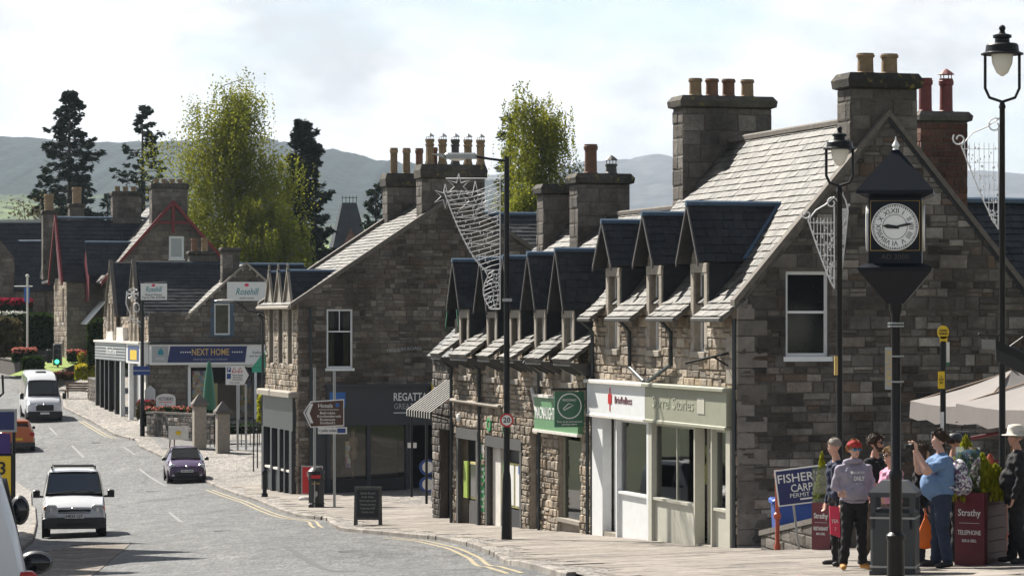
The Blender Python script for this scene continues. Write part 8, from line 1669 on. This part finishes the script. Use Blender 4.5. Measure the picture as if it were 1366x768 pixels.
    me2 = bpy.data.meshes.new_from_object(o.evaluated_get(bpy.context.evaluated_depsgraph_get())); bpy.data.objects.remove(o); me2.name = 'body'
    n = len(me2.vertices); co = np.empty(n * 3, 'f'); me2.vertices.foreach_get('co', co); co = co.reshape(-1, 3)
    nv = np.empty(n * 3, 'f'); me2.vertices.foreach_get('normal', nv); nv = nv.reshape(-1, 3); x_, y_, z_ = co.T; rs_ = (hash(label) if False else len(label)) * .7
    bd_ = np.full(n, 9.0); vt = np.zeros(n, 'i')
    for p0, p1, r0, r1, tg in T:
        d = p1 - p0; u = np.clip(((co - p0) @ d) / max(d @ d, 1e-9), 0, 1); ds = np.linalg.norm(co - (p0 + u[:, None] * d), axis=1) - (r0 + (r1 - r0) * u); q = ds < bd_; bd_[q] = ds[q]; vt[q] = tg
    fold = .0045 * np.sin(34 * z_ + 5 * np.sin(8 * x_ + rs_) + 4 * np.sin(7 * y_ + 2 * rs_)) + .004 * np.sin(21 * x_ + 13 * z_ + rs_ + 3 * np.sin(9 * z_)) + .004 * np.sin(55 * z_ - 30 * x_ + 17 * y_)
    co = co + nv * (fold * ((vt == 1) | (vt == 2)))[:, None]; me2.vertices.foreach_set('co', co.astype('f').ravel()); me2.update()
    lp_ = np.empty(len(me2.polygons) * 3, 'f'); me2.polygons.foreach_get('center', lp_); ce = lp_.reshape(-1, 3); best = np.full(len(ce), 9.0); mi = np.zeros(len(ce), 'i')
    for p0, p1, r0, r1, tg in T:
        d = p1 - p0; u = np.clip(((ce - p0) @ d) / max(d @ d, 1e-9), 0, 1); dist = np.linalg.norm(ce - (p0 + u[:, None] * d), axis=1) - (r0 + (r1 - r0) * u); q = dist < best; best[q] = dist[q]; mi[q] = tg
    me2.materials.clear()
    for m_ in mats[:4]: me2.materials.append(M[m_])
    me2.polygons.foreach_set('material_index', mi); me2.polygons.foreach_set('use_smooth', [True] * len(mi)); me2.update()
    bo = obj('body', me2, t); bo.scale = (k, k, k)
    def child(nm, m_, mbx, **kw): c = mbx.build(nm, m_, t, **kw); c.scale = (k, k, k); return c
    for s_ in (-1, 1): e = MB(); e.ball(H_(s_ * .032, -.083, .012), (.011, .006, .007), 6); child('eye', 'white_sign', e); e = MB(); e.ball(H_(s_ * .032, -.088, .012), (.005, .003, .005), 6); child('pupil', 'black', e)
    for s_ in (-1, 1): e = MB(); e.tube([H_(s_ * .016, -.09, .03), H_(s_ * .034, -.088, .035), H_(s_ * .05, -.076, .03)], .0045, 5); child('eyebrow', 'hair_brown', e)
    e = MB(); e.tube([H_(-.022, -.086, -.056), H_(0, -.094, -.058), H_(.022, -.086, -.056)], .0045, 5); child('mouth', 'lip', e)
    return t, child, H_, S, ht
def cap_hair(H_, ht, top=.098, front=-.02, long=0.0, vol=1.0, crop=False):
    """shell of hair over the skull"""
    mb = MB(); n = 18; rows = 9; v0 = len(mb.v)
    for i in range(rows + 1):
        th = i / rows * (1.9 if not long else 1.75)
        for j in range(n):
            a = 2 * math.pi * j / n; fr = max(0, -math.sin(a)); lim = 1.9 - 1.05 * fr ** 1.5; tt = min(th, lim) if not long else min(th, 1.75 - .85 * fr ** 1.5); r = (.098 if not crop else .089) * vol * (1 + .05 * math.sin(a * 5 + i) + .03 * math.sin(a * 9 + i * 3))
            zz = math.cos(tt) * r * 1.1 + .03; rr = math.sin(tt) * r; y = math.sin(a) * rr * 1.1 + .012
            if long and i == rows and fr < .6: zz -= long; rr *= 1.05
            mb.v.append(tuple(H_(math.cos(a) * rr, y, zz)))
    for i in range(rows):
        for j in range(n): mb.f.append((i * n + j, (i + 1) * n + j, (i + 1) * n + (j + 1) % n, i * n + (j + 1) % n)); mb.m.append(0)
    for v in list(mb.v):
        for _ in range(3): leaf(mb, Vector(v) + Vector((PR.gauss(0, .006), PR.gauss(0, .006), PR.gauss(0, .006))), .02 if not crop else .008, Vector((PR.gauss(0, .5), PR.gauss(0, .5), -.6 if long else PR.gauss(0, .5))).normalized() if True else None, 2.2)
    return mb
def shades(H_, mb=None):
    mb = MB()
    for s_ in (-1, 1): mb.ball(H_(s_ * .034, -.092, .012), (.028, .01, .02), 8)
    mb.tube([H_(-.07, -.07, .018), H_(-.03, -.098, .02), H_(.03, -.098, .02), H_(.07, -.07, .018), H_(.09, .01, .015)], .004, 5); mb.tube([H_(-.07, -.07, .018), H_(-.09, .01, .015)], .004, 5); return mb
def spot(px, Y): return ((px - CX) * Y / F, Y)
# 1 hoodie man in front
X, Y = spot(1139, 41.0)
t, ch, H_, S, ht = person('young man in grey hoodie, red cap and tan boots facing us', X, Y, R(12), 1.74, ('skin_pale', 'cloth_grey', 'cloth_black', 'boot_tan'), {'L': {'ax': .03, 'ky': -.03}, 'R': {'ax': .03}, 'armL': ((.27, .03, 1.14), (.13, -.12, 1.03), (-1, -.1, .1)), 'armR': ((.27, .03, 1.14), (.13, -.12, 1.03), (-1, -.1, .1))}, build=1.12, belly=.015, head_turn=R(8))
mb = MB(); mb.v = [(-.19, -.06, .96), (.19, -.06, .96), (.1, -.19, .97), (-.1, -.19, .97), (-.15, -.08, 1.1), (.15, -.08, 1.1), (.09, -.19, 1.13), (-.09, -.19, 1.13)]; mb.f = [(0, 3, 7, 4), (3, 2, 6, 7), (2, 1, 5, 6), (4, 7, 6, 5), (0, 1, 2, 3)]; mb.m = [0] * 5; ch('pocket', 'cloth_grey', mb, smooth=True)
mb = MB(); pts = [(.1 * math.cos(a * .35 + .3) * 1.1, .02 + .1 * math.sin(a * .35 + .3), 1.47 - .03 * math.cos(a * .35 + .3 - 1.57)) for a in range(0, 18)]; mb.tube(pts, [.02 + .025 * math.sin(i / 17 * 3.14) for i in range(18)], 8); ch('hood', 'cloth_grey', mb, smooth=True)
mb = MB(); mb.tube([(-.16, -.06, .95), (-.08, -.135, .94), (.08, -.135, .94), (.16, -.06, .95), (.16, .08, .95), (.07, .13, .94), (-.07, .13, .94), (-.16, .08, .95), (-.16, -.06, .95)], .022, 8); ch('hem', 'cloth_grey', mb, smooth=True)
l1 = lettering('BROOKLYN', .05, 'white_sign', t, (0, -.165, 1.33), FACE, width=.19); l2 = lettering('DNLY', .085, 'white_sign', t, (.02, -.168, 1.25), FACE, width=.15, bold=.02); l3 = lettering('EST 1985', .025, 'white_sign', t, (.02, -.17, 1.18), FACE, width=.08)
ch('hair', 'hair_ginger', cap_hair(H_, ht, vol=1.02), smooth=True); mb = MB(); mb.lathe([(.1, .045), (.103, .07), (.085, .115), (.045, .138), (.01, .142)], 16, 0, ht); mb.prism([(-.06, -.09, .06), (.06, -.09, .06), (.04, -.125, .068), (-.04, -.125, .068)], (0, 0, .012), 0, ht); ch('cap', 'cloth_red', mb, smooth=True); ch('sunglasses', 'mirror_lens', shades(H_), smooth=True)
# 2 bald man behind
X, Y = spot(1118, 42.6); t, ch, H_, S, ht = person('bald man in navy top looking down beside the left planter', X, Y, R(-70), 1.8, ('skin_pale', 'cloth_navy', 'cloth_black', 'shoe_dark'), {'nod': R(18), 'lean': .05}, head_turn=R(-5)); ch('hair', 'hair_grey', cap_hair(H_, ht, crop=True, vol=.99), smooth=True)
# 3 bearded man
X, Y = spot(1167, 42.2); t, ch, H_, S, ht = person('bearded man in black t-shirt and khaki trousers looking right', X, Y, R(55), 1.83, ('skin', 'cloth_black', 'cloth_khaki', 'shoe_dark'), {'L': {'ay': -.08}, 'R': {'ay': .1, 'ax': .05}, 'armR': ((.26, -.02, 1.12), (.16, -.24, 1.06))}, sleeve='short', head_turn=R(10)); ch('hair', 'hair_brown', cap_hair(H_, ht, vol=1.06), smooth=True)
mb = MB(); mb.ball(H_(0, -.052, -.07), (.055, .048, .045), 10); mb.tube([H_(-.072, -.01, 0), H_(-.068, -.03, -.05), H_(0, -.07, -.09), H_(.068, -.03, -.05), H_(.072, -.01, 0)], .02, 8); ch('beard', 'hair_brown', mb, smooth=True); mb = MB(); mb.box((-.1, -.135, 1.15), (.1, -.13, 1.2)); ch('sunglasses', 'black_gloss', shades(H_), smooth=True)
# 4 woman in pink
X, Y = spot(1189, 41.2); t, ch, H_, S, ht = person('woman with short fair hair, sunglasses and pink top behind the bin', X, Y, R(-65), 1.63, ('skin_pale', 'cloth_pink', 'cloth_khaki', 'shoe_dark'), {'armR': ((.26, -.02, 1.14), (.2, -.22, 1.05)), 'armL': ((.26, -.02, 1.14), (.2, -.22, 1.05))}, build=1.1); ch('hair', 'hair_blond', cap_hair(H_, ht, vol=1.12), smooth=True); ch('sunglasses', 'black_gloss', shades(H_), smooth=True)
# 5 long-haired woman
X, Y = spot(1229, 41.6); t, ch, H_, S, ht = person('woman with long brown hair and black top behind the clock pillar', X, Y, R(75), 1.66, ('skin', 'cloth_black', 'cloth_denim', 'shoe_dark'), {}, head_turn=R(10)); ch('hair', 'hair_brown', cap_hair(H_, ht, long=.2, vol=1.16), smooth=True)
# 6 man with rucksack
X, Y = spot(1255, 40.6); t, ch, H_, S, ht = person('stout man in blue t-shirt photographing, patterned rucksack on his back', X, Y, R(-82), 1.83, ('skin_pale', 'cloth_blue', 'cloth_denim', 'shoe_dark'), {'armR': ((.3, -.2, 1.24), (.13, -.3, 1.5), (-.3, -.4, .9)), 'armL': ((.24, -.26, 1.26), (.08, -.34, 1.5), (-.3, -.2, .9)), 'R': {'ay': -.03}, 'L': {'ay': .06}}, build=1.28, belly=.06, sleeve='short'); ch('hair', 'hair_brown', cap_hair(H_, ht, vol=1.05), smooth=True); tr6, k6 = t, 1.83 / 1.75
r = thing('rucksack', 'patterned grey and navy rucksack on the back of the photographing man', 'bag', t.location, t.rotation_euler.z); mb = MB(); mb.ball((0, .26, 1.22), (.19, .12, .25), 14); mb.ball((0, .35, 1.12), (.15, .08, .14), 12); mb.build('pack', 'rucksack', r, smooth=True); mb = MB()
for s_ in (-1, 1): m2 = MB(); m2.tube([(s_ * .12, .2, 1.42), (s_ * .15, .05, 1.5), (s_ * .17, -.1, 1.42), (s_ * .18, -.14, 1.25), (s_ * .2, .05, 1.1), (s_ * .16, .2, 1.06)], .02, 6); m2.build('strap', 'rucksack', r)
m2 = MB(); m2.lathe([(.035, 0), (.038, .1), (.02, .14)], 10, 0, None, (-.2, .25, 1.08)); m2.build('bottle', 'green_door', r)
cm = thing('camera', 'small black camera held up by the man with the rucksack', 'camera', t.location, t.rotation_euler.z); mb = MB(); mb.bbox((-.06, -.44, 1.6), (.06, -.38, 1.68), .01); mb.lathe([(.03, 0), (.03, .06)], 12, 0, Matrix.Translation((0, -.44, 1.64)) @ Matrix.Rotation(R(90), 4, 'X')); mb.build('camera_body', 'black', cm)
# 7 person in dark cap behind
X, Y = spot(1272, 42.4); t, ch, H_, S, ht = person('person in dark cap and coat behind the man with the rucksack', X, Y, R(100), 1.8, ('skin', 'cloth_black', 'cloth_black', 'shoe_dark'), {}); ch('hair', 'hair_brown', cap_hair(H_, ht), smooth=True); mb = MB(); mb.lathe([(.107, .02), (.112, .06), (.1, .11), (.05, .14), (.01, .146)], 16, 0, ht); mb.prism([(-.07, -.09, .03), (.07, -.09, .03), (.05, -.16, .03), (-.05, -.16, .03)], (0, 0, .015), 0, ht); ch('cap', 'charcoal', mb, smooth=True)
# 8 man with white hat at the edge
X, Y = spot(1357, 41.0); t, ch, H_, S, ht = person('man in white sun hat and black jacket at the right edge', X, Y, R(-95), 1.84, ('skin', 'cloth_black', 'cloth_black', 'shoe_dark'), {'armR': ((.28, .0, 1.12), (.27, -.08, .86)), 'L': {'ay': .08}, 'R': {'ay': -.06}}, build=1.2, belly=.03); ch('hair', 'hair_grey', cap_hair(H_, ht), smooth=True)
mb = MB(); mb.lathe([(.185, .035), (.18, .025), (.115, .05), (.108, .12), (.095, .16), (.05, .17), (.01, .168)], 20, 0, ht); ch('hat', 'hat_white', mb, smooth=True); mb = MB(); mb.tube([(-.2, -.12, .8), (.2, -.12, .8), (.22, .1, .8), (-.22, .1, .8), (-.2, -.12, .8)], .03, 8); 
mb = MB(); mb.lathe([(.2, .78), (.21, .9), (.19, 1.1)], 14, sx=1.1, sy=.85); ch('jacket_skirt', 'cloth_black', mb, smooth=True)
# orange carrier bag
X, Y = spot(1235, 41.32); t = thing('carrier_bag', 'bright orange carrier bag in the hand of the long-haired woman', 'bag', (X, Y, G(X, Y) + KH + .24), R(20)); mb = MB(); mb.lathe([(.02, 0), (.12, .02), (.14, .12), (.1, .28), (.04, .4), (.015, .44)], 12, sx=1.0, sy=.5); mb.build('bag', 'bag_orange', t, smooth=True); mb = MB(); mb.tube([(-.02, 0, .42), (0, 0, .56), (.02, 0, .42)], .008, 5); mb.build('handle', 'bag_orange', t)
for px_ in (1004, 1066):
    c = gp(px_, 784, KH); t = thing('red_cone', 'small red cone tip at the kerb, ' + ('left one' if px_ < 1010 else 'right one'), 'cone', c, 0, 'red cones at the bottom edge'); mb = MB(); mb.lathe([(.12, 0), (.12, .02), (.07, .03), (.03, .14), (.02, .15)], 12); mb.build('cone', 'red_sign', t)
